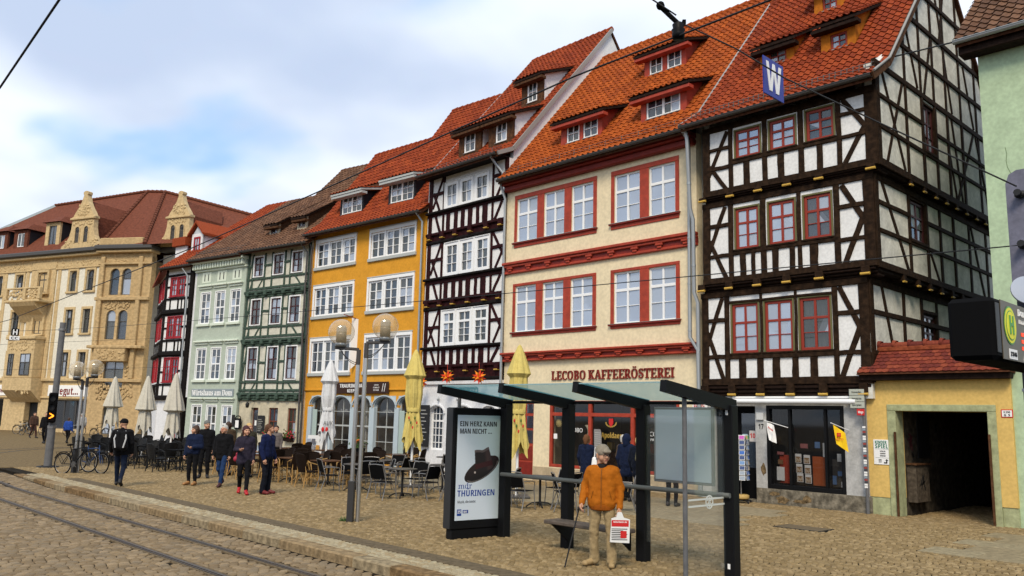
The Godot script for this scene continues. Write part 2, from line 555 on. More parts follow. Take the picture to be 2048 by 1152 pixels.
func ground() -> void:
	var joint := mottled(0.030, 0.022, 0.012, 0.95, 0.6, 0.8, 0.6, 44)
	# the land under everything, out to the horizon
	var land := MB.new()
	land.quad(Vector3(-600, -0.30, -600), Vector3(600, -0.30, -600), Vector3(600, -0.30, 600), Vector3(-600, -0.30, 600), Vector3.UP)
	tag(pm(self, "ground", land, far_paving(0.21, 0.155, 0.085, 0.5)), "", "", "", "structure")
	# road
	var road := sub(self, "road")
	tag(road, "", "", "", "structure")
	var bed := MB.new()
	var xs := [-160.0, -60.0, -31.0, -29.5, -28.0, -26.5, -25.0, 60.0]
	for i in xs.size() - 1:
		var ya := road_y(xs[i]) - (0.0 if xs[i] < -30 else 0.022); var yb := road_y(xs[i + 1]) - (0.0 if xs[i + 1] < -30 else 0.022)
		bed.quad(Vector3(xs[i], ya, -7.2), Vector3(xs[i + 1], yb, -7.2), Vector3(xs[i + 1], yb, 60), Vector3(xs[i], ya, 60), Vector3.UP)
	pm(road, "road_bed", bed, joint)
	var farroad := MB.new()
	farroad.quad(Vector3(-160, -0.002, -7.2), Vector3(-33, -0.002, -7.2), Vector3(-33, -0.002, 60), Vector3(-160, -0.002, 60), Vector3.UP)
	pm(road, "paving", farroad, far_paving(0.28, 0.20, 0.11, 0.55))
	var stones := []
	var x := -33.0
	var row := 0
	while x < -7.0:
		row += 1
		var w := rng.randf_range(0.105, 0.13)
		x += w
		var z := -7.14 + (0.09 if row % 2 else 0.0)
		while z < -1.6:
			var l := rng.randf_range(0.135, 0.18)
			var c := z + l / 2
			z += l
			if absf(c + 6.35) < 0.13 or absf(c + 5.35) < 0.13: continue
			var p := Vector3(x - w / 2 + 0.035 * sin(c * 2.2), road_y(x), c)
			if not in_frame(p): continue
			stones.append([p.x, p.y, p.z, 0.07 * cos(c * 2.2) + rng.randf_range(-0.04, 0.04), w * 0.91, l * 0.94])
	lay_stones(road, stones, "cobble", "cobbles", [Color(0.31, 0.225, 0.13), Color(0.265, 0.19, 0.11), Color(0.36, 0.265, 0.16), Color(0.29, 0.22, 0.14)])
	# rails
	for z in [-6.35, -5.35]:
		var rail := thing("tram_rail", "grooved steel tram rail %s in the cobbles" % ("nearer to the kerb" if z < -6 else "farther from the kerb"), "rail", Vector3(-30, 0, z), 0.0, "tram rails of the track in front")
		for s in [[-0.036, 0.05, "rail_head"], [0.030, 0.022, "guard_lip"], [0.0, 0.04, "groove"]]:
			var b := MB.new()
			var pts := [-120.0, -31.0, -29.5, -28.0, -26.5, -25.0, -2.0]
			for i in pts.size() - 1:
				var dy: float = -0.02 if s[2] == "groove" else 0.004
				b.bar(Vector3(pts[i] + 30, road_y(pts[i]) + dy - 0.05, s[0]), Vector3(pts[i + 1] + 30, road_y(pts[i + 1]) + dy - 0.05, s[0]), s[1], 0.10, Vector3.UP)
			pm(rail, s[2], b, M.dark if s[2] == "groove" else plain(0.085, 0.068, 0.055, 0.42, 0.35))
		var mort := MB.new()
		for sg in [-1, 1]:
			mort.bb(-20, 28, -0.18, -0.116, sg * 0.085 - 0.022, sg * 0.085 + 0.022)
		pm(rail, "mortar_strip", mort, mottled(0.25, 0.185, 0.11, 0.9, 0.6, 1.0, 0.4, 17))
	var bend := thing("curved_tram_rail", "dark rail bending across the far paving", "rail", Vector3(-44, 0, -10))
	for off in [0.0, 1.0]:
		var pts := []
		for q in [Vector2(-34, -7.6), Vector2(-39, -8.4), Vector2(-43, -9.4), Vector2(-46, -11.2), Vector2(-48, -13.4), Vector2(-49, -16.5), Vector2(-49.4, -24)]:
			pts.append(Vector3(q.x + 44 - off * 0.5, -0.03, q.y + 10 + off * 0.9))
		var b := MB.new()
		for i in pts.size() - 1:
			b.bar(pts[i], pts[i + 1], 0.11, 0.08)
		pm(bend, "rail_head", b, plain(0.06, 0.055, 0.05, 0.4, 0.6))
	# the raised square with its kerb
	var plaza := sub(self, "pavement")
	tag(plaza, "", "", "", "structure")
	var slab := MB.new()
	slab.bb(-170, 60, -0.29, -0.022, -200, -7.5)
	pm(plaza, "pavement_bed", slab, joint)
	var farp := MB.new()
	farp.bb(-170, -33.4, -0.2, 0.0, -200, -7.52)
	farp.bb(-33.4, -27, -0.2, 0.0, -200, -19.9)
	pm(plaza, "paving", farp, far_paving(0.31, 0.22, 0.11, 0.62))
	for area in [[-24.0, -10.4], [-5.9, -1.0]]:
		var zz := -19.6
		var r := 0
		while zz < -16.3:
			var xx: float = area[0] + (0.45 if r % 2 else 0.0)
			while xx < (area[1] if area[0] > -10 else -11.1 + 0.27 * r):
				slabs.append([xx, xx + 0.9, zz, zz + 0.825])
				xx += 0.9
			zz += 0.825
			r += 1
	var stones2 := []
	for lane in 12:
		var z0 := -8.35 - 1.15 * (lane + 0.5)
		if lane >= 10: continue
		for i in int(31.5 / 0.098):
			var x0 := -33.5 + i * 0.098
			for k in 11:
				var t := (k + 0.5) / 11.0 - 0.5
				var sag := 0.27 * (1.0 - 4.0 * t * t)
				var p := Vector3(x0 + sag, 0.0, z0 + t * 1.15)
				if p.z < -19.9 or not in_frame(p) or slab_at(p): continue
				stones2.append([p.x + rng.randf_range(-0.006, 0.006), 0.0, p.z + rng.randf_range(-0.006, 0.006), -atan(-2.16 * t / 1.15) + rng.randf_range(-0.1, 0.1), rng.randf_range(0.078, 0.091), rng.randf_range(0.086, 0.100)])
	# straight rows along the houses, round the slabs and on the strip by the kerb
	for band in [[-21.0, -19.85, -27.0, -4.0, 0.1], [-8.36, -8.0, -33.5, -27.6, 0.1], [-26.0, -21.0, -8.32, -6.25, 0.1]]:
		var z: float = band[0]
		while z < band[1]:
			z += band[4]
			var xx: float = band[2] + rng.randf() * 0.1
			while xx < band[3]:
				var w := rng.randf_range(0.09, 0.12)
				var p := Vector3(xx + w / 2, 0.0, z - band[4] / 2)
				xx += w
				if not in_frame(p) or slab_at(p): continue
				stones2.append([p.x, 0.0, p.z, rng.randf_range(-0.06, 0.06), w * 0.95, band[4] * 0.95])
	lay_stones(plaza, stones2, "paving_sett", "paving_setts", [Color(0.35, 0.25, 0.125), Color(0.29, 0.205, 0.10), Color(0.41, 0.30, 0.16), Color(0.32, 0.23, 0.12)])
	var pale := []
	for i in 5:
		var xx := -30.0
		while xx < -6.5:
			var w := rng.randf_range(0.1, 0.15)
			var p := Vector3(xx + w / 2, 0.004, -7.93 + i * 0.092)
			xx += w
			if in_frame(p): pale.append([p.x, p.y, p.z, rng.randf_range(-0.04, 0.04), w * 0.95, 0.088])
	lay_stones(plaza, pale, "kerb_sett", "kerb_setts", [Color(0.47, 0.39, 0.25), Color(0.42, 0.345, 0.22), Color(0.52, 0.44, 0.29), Color(0.44, 0.34, 0.2)])
	# granite slabs of the footway
	var sm := [mottled(0.36, 0.29, 0.18, 0.85, 0.75, 0.8, 0.2, 18), mottled(0.40, 0.33, 0.21, 0.85, 0.75, 0.8, 0.2, 19)]
	for q in slabs: bx(plaza, "slab", sm[rng.randi() % 2], q[0] + 0.006, q[1] - 0.006, -0.05, rng.randf_range(-0.002, 0.004), q[2] + 0.006, q[3] - 0.009, 0.006)
	bx(plaza, "hatch", plain(0.16, 0.12, 0.07, 0.6, 0.3), -9.1, -8.15, -0.04, 0.006, -17.0, -16.45, 0.004)
	bx(plaza, "hatch_frame", M.dark, -9.14, -8.11, -0.05, 0.003, -17.04, -16.41, 0.002)
	bx(plaza, "asphalt_strip", mottled(0.19, 0.145, 0.09, 0.92, 0.75, 1.0, 0.3, 20), -27.6, -4.0, -0.1, 0.006, -8.36, -8.0, 0.004)
	var kerb := sub(self, "kerb")
	tag(kerb, "", "", "", "structure")
	var km := [M.kerb, mottled(0.36, 0.23, 0.11, 0.9, 0.55, 0.9, 0.8, 21), mottled(0.46, 0.36, 0.22, 0.9, 0.6, 0.9, 0.8, 22)]
	var kx := -30.2
	while kx < -4.0:
		var l := rng.randf_range(0.95, 1.45)
		var top := lerpf(-0.006, 0.008, smoothstep(-31.0, -27.5, kx))
		var b := MB.new()
		b.box(Vector3(kx + l / 2, top - 0.15, -7.35 + rng.randf_range(-0.012, 0.012)), Vector3(l - 0.010, 0.3, 0.30), Basis(Vector3.UP, rng.randf_range(-0.01, 0.01)), 0.022)
		pm(kerb, "kerb_stone", b, km[[0, 0, 1, 2, 1][rng.randi() % 5]])
		kx += l

var slabs := []
func slab_at(p: Vector3) -> bool:
	if p.x > -9.17 and p.x < -8.08 and p.z > -17.07 and p.z < -16.38: return true
	for q in slabs:
		if p.x > q[0] - 0.03 and p.x < q[1] + 0.03 and p.z > q[2] - 0.03 and p.z < q[3] + 0.03: return true
	return false

func wall(h: Node3D, called: String, m: Material, x0: float, x1: float, y0: float, y1: float, z: float, th: float, holes := []) -> MeshInstance3D:
	# a wall with its face at z, and openings [x0, x1, y0, y1]
	var b := MB.new()
	var xs := [x0, x1]; var ys := [y0, y1]
	for o in holes:
		xs.append_array([o[0], o[1]]); ys.append_array([o[2], o[3]])
	xs.sort(); ys.sort()
	for i in xs.size() - 1:
		if xs[i + 1] - xs[i] < 1e-5: continue
		for j in ys.size() - 1:
			if ys[j + 1] - ys[j] < 1e-5: continue
			var cx: float = (xs[i] + xs[i + 1]) / 2; var cy: float = (ys[j] + ys[j + 1]) / 2
			var open := false
			for o in holes:
				if cx > o[0] and cx < o[1] and cy > o[2] and cy < o[3]: open = true
			if open: continue
			for zz in [z, z - th]:
				b.quad(Vector3(xs[i], ys[j], zz), Vector3(xs[i + 1], ys[j], zz), Vector3(xs[i + 1], ys[j + 1], zz), Vector3(xs[i], ys[j + 1], zz), Vector3(0, 0, 1 if zz == z else -1))
	var rects := [[x0, x1, y0, y1, 1.0]]
	for o in holes: rects.append([o[0], o[1], o[2], o[3], -1.0])
	for r in rects:
		b.quad(Vector3(r[0], r[2], z), Vector3(r[0], r[3], z), Vector3(r[0], r[3], z - th), Vector3(r[0], r[2], z - th), Vector3(-r[4], 0, 0))
		b.quad(Vector3(r[1], r[2], z), Vector3(r[1], r[3], z), Vector3(r[1], r[3], z - th), Vector3(r[1], r[2], z - th), Vector3(r[4], 0, 0))
		b.quad(Vector3(r[0], r[3], z), Vector3(r[1], r[3], z), Vector3(r[1], r[3], z - th), Vector3(r[0], r[3], z - th), Vector3(0, r[4], 0))
		b.quad(Vector3(r[0], r[2], z), Vector3(r[1], r[2], z), Vector3(r[1], r[2], z - th), Vector3(r[0], r[2], z - th), Vector3(0, -r[4], 0))
	return pm(h, called, b, m)

# window styles: vertical bars and horizontal bars as [fraction, width]; fractions run from the left and from the bottom
var box_meshes := {}
func unit_box() -> ArrayMesh:
	if not box_meshes.has("u"):
		var b := MB.new(); b.bb(-0.5, 0.5, -0.5, 0.5, -0.5, 0.5)
		box_meshes.u = b.done()
	return box_meshes.u

func window(h: Node3D, x0: float, x1: float, y0: float, y1: float, z: float, frame: Material, vert: Array, hor: Array, o := {}) -> Node3D:
	# z is the face of the frame
	var w: Node3D = sub(h, o.get("called", "window"), at(x0, y0, z))
	var fw: float = o.get("fw", 0.055)
	var dp: float = o.get("depth", 0.06)
	var W := x1 - x0; var H := y1 - y0
	var b := MB.new()
	b.bb(0, fw, 0, H, -dp, 0, 0.006); b.bb(W - fw, W, 0, H, -dp, 0, 0.006)
	b.bb(fw, W - fw, 0, fw, -dp, -0.001, 0.006); b.bb(fw, W - fw, H - fw, H, -dp, -0.001, 0.006)
	var vx := [[fw, fw]]; var hy := [[fw, fw]]
	for v in vert:
		var cx: float = fw + (W - 2 * fw) * v[0]
		b.bb(cx - v[1] / 2, cx + v[1] / 2, fw, H - fw, -dp + 0.01, -0.004 - 0.1 * (0.05 - minf(v[1], 0.05)), 0.004)
		vx.append([cx - v[1] / 2, cx + v[1] / 2])
	for q in hor:
		var cy: float = fw + (H - 2 * fw) * q[0]
		b.bb(fw, W - fw, cy - q[1] / 2, cy + q[1] / 2, -dp + 0.01, -0.003 - 0.1 * (0.05 - minf(q[1], 0.05)), 0.004)
		hy.append([cy - q[1] / 2, cy + q[1] / 2])
	vx.append([W - fw, W]); hy.append([H - fw, H])
	pm(w, "frame", b, frame)
	var gls = o.get("glass", M.glass_old)
	for i in vx.size() - 1:
		for j in hy.size() - 1:
			var pw: float = vx[i + 1][0] - vx[i][1]; var ph: float = hy[j + 1][0] - hy[j][1]
			var turn := Basis.from_euler(Vector3(rng.randf_range(-0.03, 0.03), rng.randf_range(-0.03, 0.03), 0))
			put(w, "pane", unit_box(), gls[rng.randi() % gls.size()] if gls is Array else gls, Transform3D(turn * Basis.from_scale(Vector3(pw + 0.01, ph + 0.01, 0.005)), Vector3(vx[i][1] + pw / 2, hy[j][1] + ph / 2, -dp * 0.6)))
	if o.has("surround"):
		var sw: float = o.get("sw", 0.1); var sd: float = o.get("sd", 0.03)
		var s := MB.new()
		s.bb(-sw, -0.001, -0.0, H + sw, -dp, sd, 0.006); s.bb(W + 0.001, W + sw, -0.0, H + sw, -dp, sd, 0.006); s.bb(0, W, H + 0.001, H + sw, -dp, sd - 0.001, 0.006)
		pm(w, "surround", s, o.surround)
	if o.has("sill"):
		var sw2: float = o.get("sillw", 0.1)
		bx(w, "sill", o.sill, -sw2, W + sw2, -o.get("sillh", 0.06), -0.001, -dp, o.get("silld", 0.09))
	if o.get("curtain", 0.0) > 0.0:
		var k: float = o.curtain
		var c := MB.new()
		var n := 14
		for side in ([0] if k >= 1.0 else [0, 1]):
			var a: float = fw if side == 0 else W - fw
			var e: float = W - fw if k >= 1.0 else (fw + (W - 2 * fw) * k * 0.5 if side == 0 else W - fw - (W - 2 * fw) * k * 0.5)
			for i in n:
				var xa: float = lerpf(a, e, i / float(n)); var xb: float = lerpf(a, e, (i + 1) / float(n))
				var za := -dp - 0.07 + 0.018 * sin(i * 2.1); var zb := -dp - 0.07 + 0.018 * sin((i + 1) * 2.1)
				c.quad(Vector3(xa, H * o.get("clow", 0.0) + 0.01, za), Vector3(xb, H * o.get("clow", 0.0) + 0.01, zb), Vector3(xb, H - 0.02, zb), Vector3(xa, H - 0.02, za), Vector3(0, 0, 1))
		pm(w, "curtain", c, o.get("cmat", M.curtain))
	return w

var beam_no := 0
func beam(frame: Node3D, m: Material, ax: float, ay: float, bx_: float, by: float, w: float, z: float, proud := 0.025, called := "beam") -> void:
	# a timber let into the wall plane z; each stands out by its own amount
	beam_no += 1
	var pr := proud + 0.0007 * (beam_no % 17)
	var b := MB.new()
	var a := Vector3(ax, ay, z + pr / 2 - 0.03); var e := Vector3(bx_, by, z + pr / 2 - 0.03)
	var L := a.distance_to(e)
	var ang := atan2(by - ay, bx_ - ax)
	# hewn, not ruled: three lengths that wander a little
	var dev := [0.0, rng.randf_range(-0.012, 0.012), rng.randf_range(-0.012, 0.012), 0.0]
	var wid := [rng.randf_range(0.93, 1.05), rng.randf_range(0.93, 1.05), rng.randf_range(0.93, 1.05), rng.randf_range(0.93, 1.05)]
	var d := Vector3(cos(ang), sin(ang), 0); var p := Vector3(-sin(ang), cos(ang), 0)
	var zf := Vector3(0, 0, pr / 2 + 0.03)
	var bv := 0.012
	for i in 3:
		var c0: Vector3 = a + d * L * i / 3.0 + p * dev[i]; var c1: Vector3 = a + d * L * (i + 1) / 3.0 + p * dev[i + 1]
		var w0: float = w * wid[i] / 2; var w1: float = w * wid[i + 1] / 2
		b.quad(c0 - p * (w0 - bv) + zf, c1 - p * (w1 - bv) + zf, c1 + p * (w1 - bv) + zf, c0 + p * (w0 - bv) + zf, Vector3(0, 0, 1))
		for s in [-1.0, 1.0]:
			var e0: Vector3 = c0 + p * w0 * s; var e1: Vector3 = c1 + p * w1 * s
			b.quad(c0 + p * (w0 - bv) * s + zf, c1 + p * (w1 - bv) * s + zf, e1 + zf - Vector3(0, 0, bv), e0 + zf - Vector3(0, 0, bv), p * s + Vector3(0, 0, 1))
			b.quad(e0 + zf - Vector3(0, 0, bv), e1 + zf - Vector3(0, 0, bv), e1 - zf, e0 - zf, p * s)
	for e2 in [0, 3]:
		var c2: Vector3 = a + d * L * e2 / 3.0
		var w2: float = w * wid[e2] / 2
		b.quad(c2 - p * w2 + zf, c2 + p * w2 + zf, c2 + p * w2 - zf, c2 - p * w2 - zf, d * (-1.0 if e2 == 0 else 1.0))
	pm(frame, called, b, m)

func beams(frame: Node3D, m: Material, z: float, list: Array) -> void:
	for q in list:
		if q.size() == 3 and q[0] is String: continue
		beam(frame, m, q[0], q[1], q[2], q[3], q[4], z)

func posts(frame: Node3D, m: Material, z: float, y0: float, y1: float, spans: Array) -> void:
	for s in spans:
		beam(frame, m, (s[0] + s[1]) / 2.0, y0, (s[0] + s[1]) / 2.0, y1, s[1] - s[0], z, 0.03, "post")

func rails(frame: Node3D, m: Material, z: float, list: Array) -> void:
	# [x0, x1, y0, y1]
	for s in list:
		beam(frame, m, s[0], (s[2] + s[3]) / 2.0, s[1], (s[2] + s[3]) / 2.0, s[3] - s[2], z, 0.045, "rail")

var tile_cache := {}
func tile_mesh(w: float, l: float, kind: String) -> ArrayMesh:
	var key := "%f %f %s" % [w, l, kind]
	if tile_cache.has(key): return tile_cache[key]
	var b := MB.new()
	# x across, y out of the slope, z down the slope; the lower end lies on the course below
	var prof := []
	if kind == "pan":
		for i in 7:
			var t := i / 6.0
			prof.append(Vector2((t - 0.5) * w * 1.08, 0.012 + 0.034 * sin((t * 1.0 + 0.02) * TAU) * (1.25 if t < 0.5 else 0.55)))
	else:
		for i in 3:
			prof.append(Vector2((i / 2.0 - 0.5) * w * 0.97, 0.010))
	var lift := 0.042 if kind == "pan" else 0.02
	for i in prof.size() - 1:
		var p0 := Vector3(prof[i].x, prof[i].y, -l * 0.55); var p1 := Vector3(prof[i + 1].x, prof[i + 1].y, -l * 0.55)
		var z0 := l * 0.5; var z1 := l * 0.5
		if kind == "beaver":
			z0 = l * (0.5 - 0.16 * absf(prof[i].x) / w * 2.0); z1 = l * (0.5 - 0.16 * absf(prof[i + 1].x) / w * 2.0)
		var q0 := Vector3(prof[i].x, prof[i].y + lift, z0); var q1 := Vector3(prof[i + 1].x, prof[i + 1].y + lift, z1)
		var e := p1 - p0
		var nn := Vector3(-e.y, e.x, 0).normalized()
		b.tri(p0, p1, q1, nn, nn, nn); b.tri(p0, q1, q0, nn, nn, nn)
		b.quad(q0, q1, q1 - Vector3(0, 0.022, 0.0), q0 - Vector3(0, 0.022, 0.0), Vector3(0, -0.1, 1))
	for s in [0, prof.size() - 1]:
		var p := Vector3(prof[s].x, prof[s].y, -l * 0.55); var q := Vector3(prof[s].x, prof[s].y + lift, l * (0.5 if kind == "pan" else 0.34))
		b.quad(p, q, q - Vector3(0, 0.022, 0), p - Vector3(0, 0.022, 0), Vector3(-1 if s == 0 else 1, 0, 0))
	tile_cache[key] = b.done()
	return tile_cache[key]

func tile_mats(cols: Array) -> Array:
	var out := []
	for c in cols: out.append(mat(c[0], c[1], c[2], 0.72, noise("s", 0.02, 0.72, 1.0, 4, 51), 1.6, noise("s", 0.06, 0.0, 1.0, 3, 52), 0.12))
	return out

func lay_tiles(parent: Node3D, x0: float, x1: float, prof: Array, mats: Array, cols: Array, w: float, l: float, kind := "pan", singles := 290, skip := []) -> void:
	# courses of tiles up the slope prof (Vector2(z, y) from the eave to the ridge); skip: [x0, x1, y0, y1]
	var mesh := tile_mesh(w, l, kind)
	var xfs := []
	for s in prof.size() - 1:
		var a: Vector2 = prof[s]; var e: Vector2 = prof[s + 1]
		var len := a.distance_to(e)
		var rows := maxi(1, int(round(len / (l * 0.86))))
		var t := (e - a) / len
		# x across, z down the slope
		var zd := Vector3(0, -t.y, -t.x)
		var yn := zd.cross(Vector3(1, 0, 0)).normalized()
		for r in rows:
			var c := a + t * len * (r + 0.5) / rows
			var n := int(round((x1 - x0) / w))
			var off := 0.5 * w if kind == "beaver" and r % 2 else 0.0
			for i in n:
				var x := x0 + (x1 - x0) * (i + 0.5) / n + off
				if x > x1: continue
				var hit := false
				for k in skip:
					if x > k[0] and x < k[1] and c.y > k[2] and c.y < k[3]: hit = true
				if hit: continue
				var jit := Basis(Vector3.UP, rng.randf_range(-0.012, 0.012)) * Basis(Vector3.RIGHT, rng.randf_range(-0.012, 0.012))
				xfs.append(Transform3D(Basis(Vector3(1, 0, 0), yn, zd) * jit, Vector3(x + rng.randf_range(-0.004, 0.004), c.y, c.x)))
	# the tiles nearest the street show largest
	xfs.sort_custom(func(p, q): return p.origin.z - p.origin.y * 0.4 + p.origin.x * 0.2 > q.origin.z - q.origin.y * 0.4 + q.origin.x * 0.2)
	var rest := []
	for i in xfs.size():
		if i < singles:
			put(parent, "tile", mesh, mats[rng.randi() % mats.size()], xfs[i])
		else:
			rest.append(xfs[i])
	if rest:
		var mm := MultiMesh.new()
		mm.transform_format = MultiMesh.TRANSFORM_3D
		mm.use_colors = true
		mm.mesh = mesh
		mm.instance_count = rest.size()
		for i in rest.size():
			mm.set_instance_transform(i, rest[i])
			var c = cols[rng.randi() % cols.size()]
			var k := rng.randf_range(0.86, 1.1)
			mm.set_instance_color(i, Color(c[0] * k, c[1] * k, c[2] * k))
		var o := MultiMeshInstance3D.new()
		o.name = numbered(parent, "roof_tiles")
		o.multimesh = mm
		var m := mat(1, 1, 1, 0.72, noise("s", 0.02, 0.72, 1.0, 4, 51), 1.6, noise("s", 0.06, 0.0, 1.0, 3, 52), 0.12)
		m.vertex_color_use_as_albedo = true
		o.material_override = m
		tag(o, "", "", "", "stuff")
		parent.add_child(o, true)

func roof(h: Node3D, x0: float, x1: float, prof: Array, back: Vector2, cols: Array, w: float, l: float, singles: int, o := {}) -> Node3D:
	# prof: Vector2(z, y) from the eave to the ridge; back: foot of the slope behind
	var r := sub(h, "roof")
	var poly := PackedVector2Array()
	for p in prof: poly.append(Vector2(-p.x, p.y - 0.015))
	poly.append(Vector2(-back.x, back.y))
	for i in prof.size():
		var p: Vector2 = prof[prof.size() - 1 - i]
		if i == 0: poly.append(Vector2(-back.x, back.y - 0.2))
		poly.append(Vector2(-p.x, p.y - 0.18))
	var b := MB.new()
	# outline in (-z, y), thickness along x
	b.prism(poly, x0 + 0.02, x1 - 0.02, Transform3D(Basis(Vector3(0, 0, -1), Vector3(0, 1, 0), Vector3(1, 0, 0)), Vector3()))
	pm(r, "roof_deck", b, o.get("bed", M.tile_bed))
	lay_tiles(r, x0, x1, prof, tile_mats(cols), cols, w, l, o.get("kind", "pan"), singles, o.get("skip", []))
	var top: Vector2 = prof[-1]
	var n := int((x1 - x0) / 0.34)
	var rm := tile_mats(cols)
	var ridge := MB.new()
	ridge.tube([Vector3(0, 0, -0.19), Vector3(0, 0.004, 0.0), Vector3(0, 0.012, 0.19)], [0.10, 0.11, 0.125], 10)
	var rmesh := ridge.done()
	for i in n:
		put(r, "ridge_tile", rmesh, rm[rng.randi() % rm.size()], Transform3D(Basis(Vector3.UP, PI / 2), Vector3(x0 + (x1 - x0) * (i + 0.5) / n, top.y - 0.01, top.x)))
	# gutter along the eave, and its snow guard when there is one
	if o.get("gutter", true):
		var g := MB.new()
		var e: Vector2 = prof[0]
		for k in 6:
			var a0 := PI + PI * k / 6.0; var a1 := PI + PI * (k + 1) / 6.0
			g.quad(Vector3(x0, e.y - 0.03 + 0.075 * sin(a0), e.x + 0.05 + 0.075 * cos(a0)), Vector3(x1, e.y - 0.03 + 0.075 * sin(a0), e.x + 0.05 + 0.075 * cos(a0)), Vector3(x1, e.y - 0.03 + 0.075 * sin(a1), e.x + 0.05 + 0.075 * cos(a1)), Vector3(x0, e.y - 0.03 + 0.075 * sin(a1), e.x + 0.05 + 0.075 * cos(a1)), Vector3(0, -1, 0.5))
		g.tube([Vector3(x0, e.y - 0.025, e.x + 0.125), Vector3(x1, e.y - 0.025, e.x + 0.125)], 0.013, 6)
		pm(r, "gutter", g, o.get("gutter_mat", M.zinc_dark))
	if o.has("snow"):
		var s: Vector2 = o.snow
		var g := MB.new()
		for hh in [0.1, 0.2]:
			g.tube([Vector3(x0 + 0.1, s.y + hh, s.x), Vector3(x1 - 0.1, s.y + hh, s.x)], 0.011, 5)
		var xx := x0 + 0.15
		while xx < x1:
			g.tube([Vector3(xx, s.y, s.x + 0.03), Vector3(xx, s.y + 0.23, s.x)], 0.011, 5)
			xx += 0.16 if o.get("snow_mesh", false) else 0.7
		pm(r, "snow_guard", g, M.zinc_dark)
	return r

func roof_y(prof: Array, z: float) -> float:
	for s in prof.size() - 1:
		if z <= prof[s].x and z >= prof[s + 1].x:
			return lerpf(prof[s].y, prof[s + 1].y, (prof[s].x - z) / (prof[s].x - prof[s + 1].x))
	return prof[-1].y

func dormer(h: Node3D, prof: Array, x0: float, x1: float, zf: float, top: float, pitch: float, face: Material, cheek: Material, cols: Array, holes: Array, o := {}) -> Node3D:
	# a shed dormer with its face at zf, wall top at height top; holes are its windows
	var d := sub(h, "dormer")
	var y0 := roof_y(prof, zf) - 0.05
	wall(d, "front_wall", face, x0, x1, y0, top, zf, 0.1, holes)
	# where the dormer's roof runs into the main roof
	var z := zf
	while roof_y(prof, z) < top + (zf - z) * pitch - 0.02 and z > zf - 5.0: z -= 0.02
	var yb := top + (zf - z) * pitch
	var cy := PackedVector2Array([Vector2(-zf + 0.1, y0), Vector2(-zf + 0.1, top), Vector2(-z, yb)])
	for s in [x0, x1]:
		var c := MB.new()
		var xa: float = s if s == x0 else s - 0.09
		c.prism(cy, xa, xa + 0.09, Transform3D(Basis(Vector3(0, 0, -1), Vector3(0, 1, 0), Vector3(1, 0, 0)), Vector3()))
		pm(d, "cheek", c, cheek)
	var ov: float = o.get("over", 0.22)
	var sx: float = o.get("side", 0.16)
	var slope := [Vector2(zf + ov, top - ov * pitch + 0.06), Vector2(z - 0.05, yb + 0.11)]
	var deck := MB.new()
	var poly := PackedVector2Array([Vector2(-slope[0].x, slope[0].y - 0.01), Vector2(-slope[1].x, slope[1].y - 0.01), Vector2(-slope[1].x, slope[1].y - 0.11), Vector2(-slope[0].x, slope[0].y - 0.10)])
	deck.prism(poly, x0 - sx + 0.01, x1 + sx - 0.01, Transform3D(Basis(Vector3(0, 0, -1), Vector3(0, 1, 0), Vector3(1, 0, 0)), Vector3()))
	pm(d, "dormer_roof", deck, o.get("trim", M.dark_wood))
	if cols:
		lay_tiles(d, x0 - sx, x1 + sx, slope, tile_mats(cols), cols, o.get("w", 0.24), o.get("l", 0.33), "pan", o.get("singles", 120))
	bx(d, "fascia", o.get("fascia", M.red_dark), x0 - sx + 0.02, x1 + sx - 0.02, top - ov * pitch - 0.17, top - ov * pitch - 0.045, zf + 0.01, zf + ov - 0.03, 0.01)
	for hh in holes:
		window(h, hh[0] + 0.01, hh[1] - 0.01, hh[2] + 0.01, hh[3] - 0.01, zf - 0.02, o.get("frame", M.white), o.get("vert", [[0.5, 0.03]]), o.get("hor", [[0.5, 0.025]]), {"fw": o.get("fw", 0.055), "glass": o.get("glass", M.glass_old), "sill": o.get("sill", M.lead), "sillw": 0.03, "sillh": 0.03, "silld": 0.06, "called": "dormer_window", "curtain": o.get("curtain", 0.0)})
	return d

func pipe(h: Node3D, called: String, m: Material, pts: Array, r := 0.05) -> void:
	var b := MB.new()
	b.tube(pts, r, 8)
	for i in pts.size() - 1:
		var L: float = pts[i].distance_to(pts[i + 1])
		if L > 1.5 and absf(pts[i].x - pts[i + 1].x) < 0.05:
			var k := 1
			while k * 1.4 < L:
				var p: Vector3 = pts[i].lerp(pts[i + 1], k * 1.4 / L)
				b.tube([p + Vector3(0, 0.03, 0), p - Vector3(0, 0.03, 0)], r * 1.18, 8)
				k += 1
	pm(h, called, b, m)

func body_of(h: Node3D, m: Material, x0: float, x1: float, prof: Array, back: Vector2, z_front: float) -> void:
	# party walls with gables, and the wall behind: they close the house
	var ridge: Vector2 = prof[-1]
	var poly := PackedVector2Array([Vector2(-z_front + 0.3, -0.1)])
	poly.append(Vector2(-z_front + 0.3, roof_y(prof, z_front - 0.3) - 0.19))
	for i in range(1, prof.size()):
		if prof[i].x < z_front - 0.32: poly.append(Vector2(-prof[i].x, prof[i].y - 0.19))
	poly.append(Vector2(-back.x - 0.25, back.y - 0.05)); poly.append(Vector2(-back.x - 0.25, -0.1))
	for s in [x0, x1 - 0.2]:
		var b := MB.new()
		b.prism(poly, s, s + 0.2, Transform3D(Basis(Vector3(0, 0, -1), Vector3(0, 1, 0), Vector3(1, 0, 0)), Vector3()))
		pm(h, "side_wall", b, m)
	var w := MB.new()
	w.bb(x0 + 0.2, x1 - 0.2, -0.1, back.y - 0.3, back.x + 0.02, back.x + 0.25)
	pm(h, "back_wall", w, m)

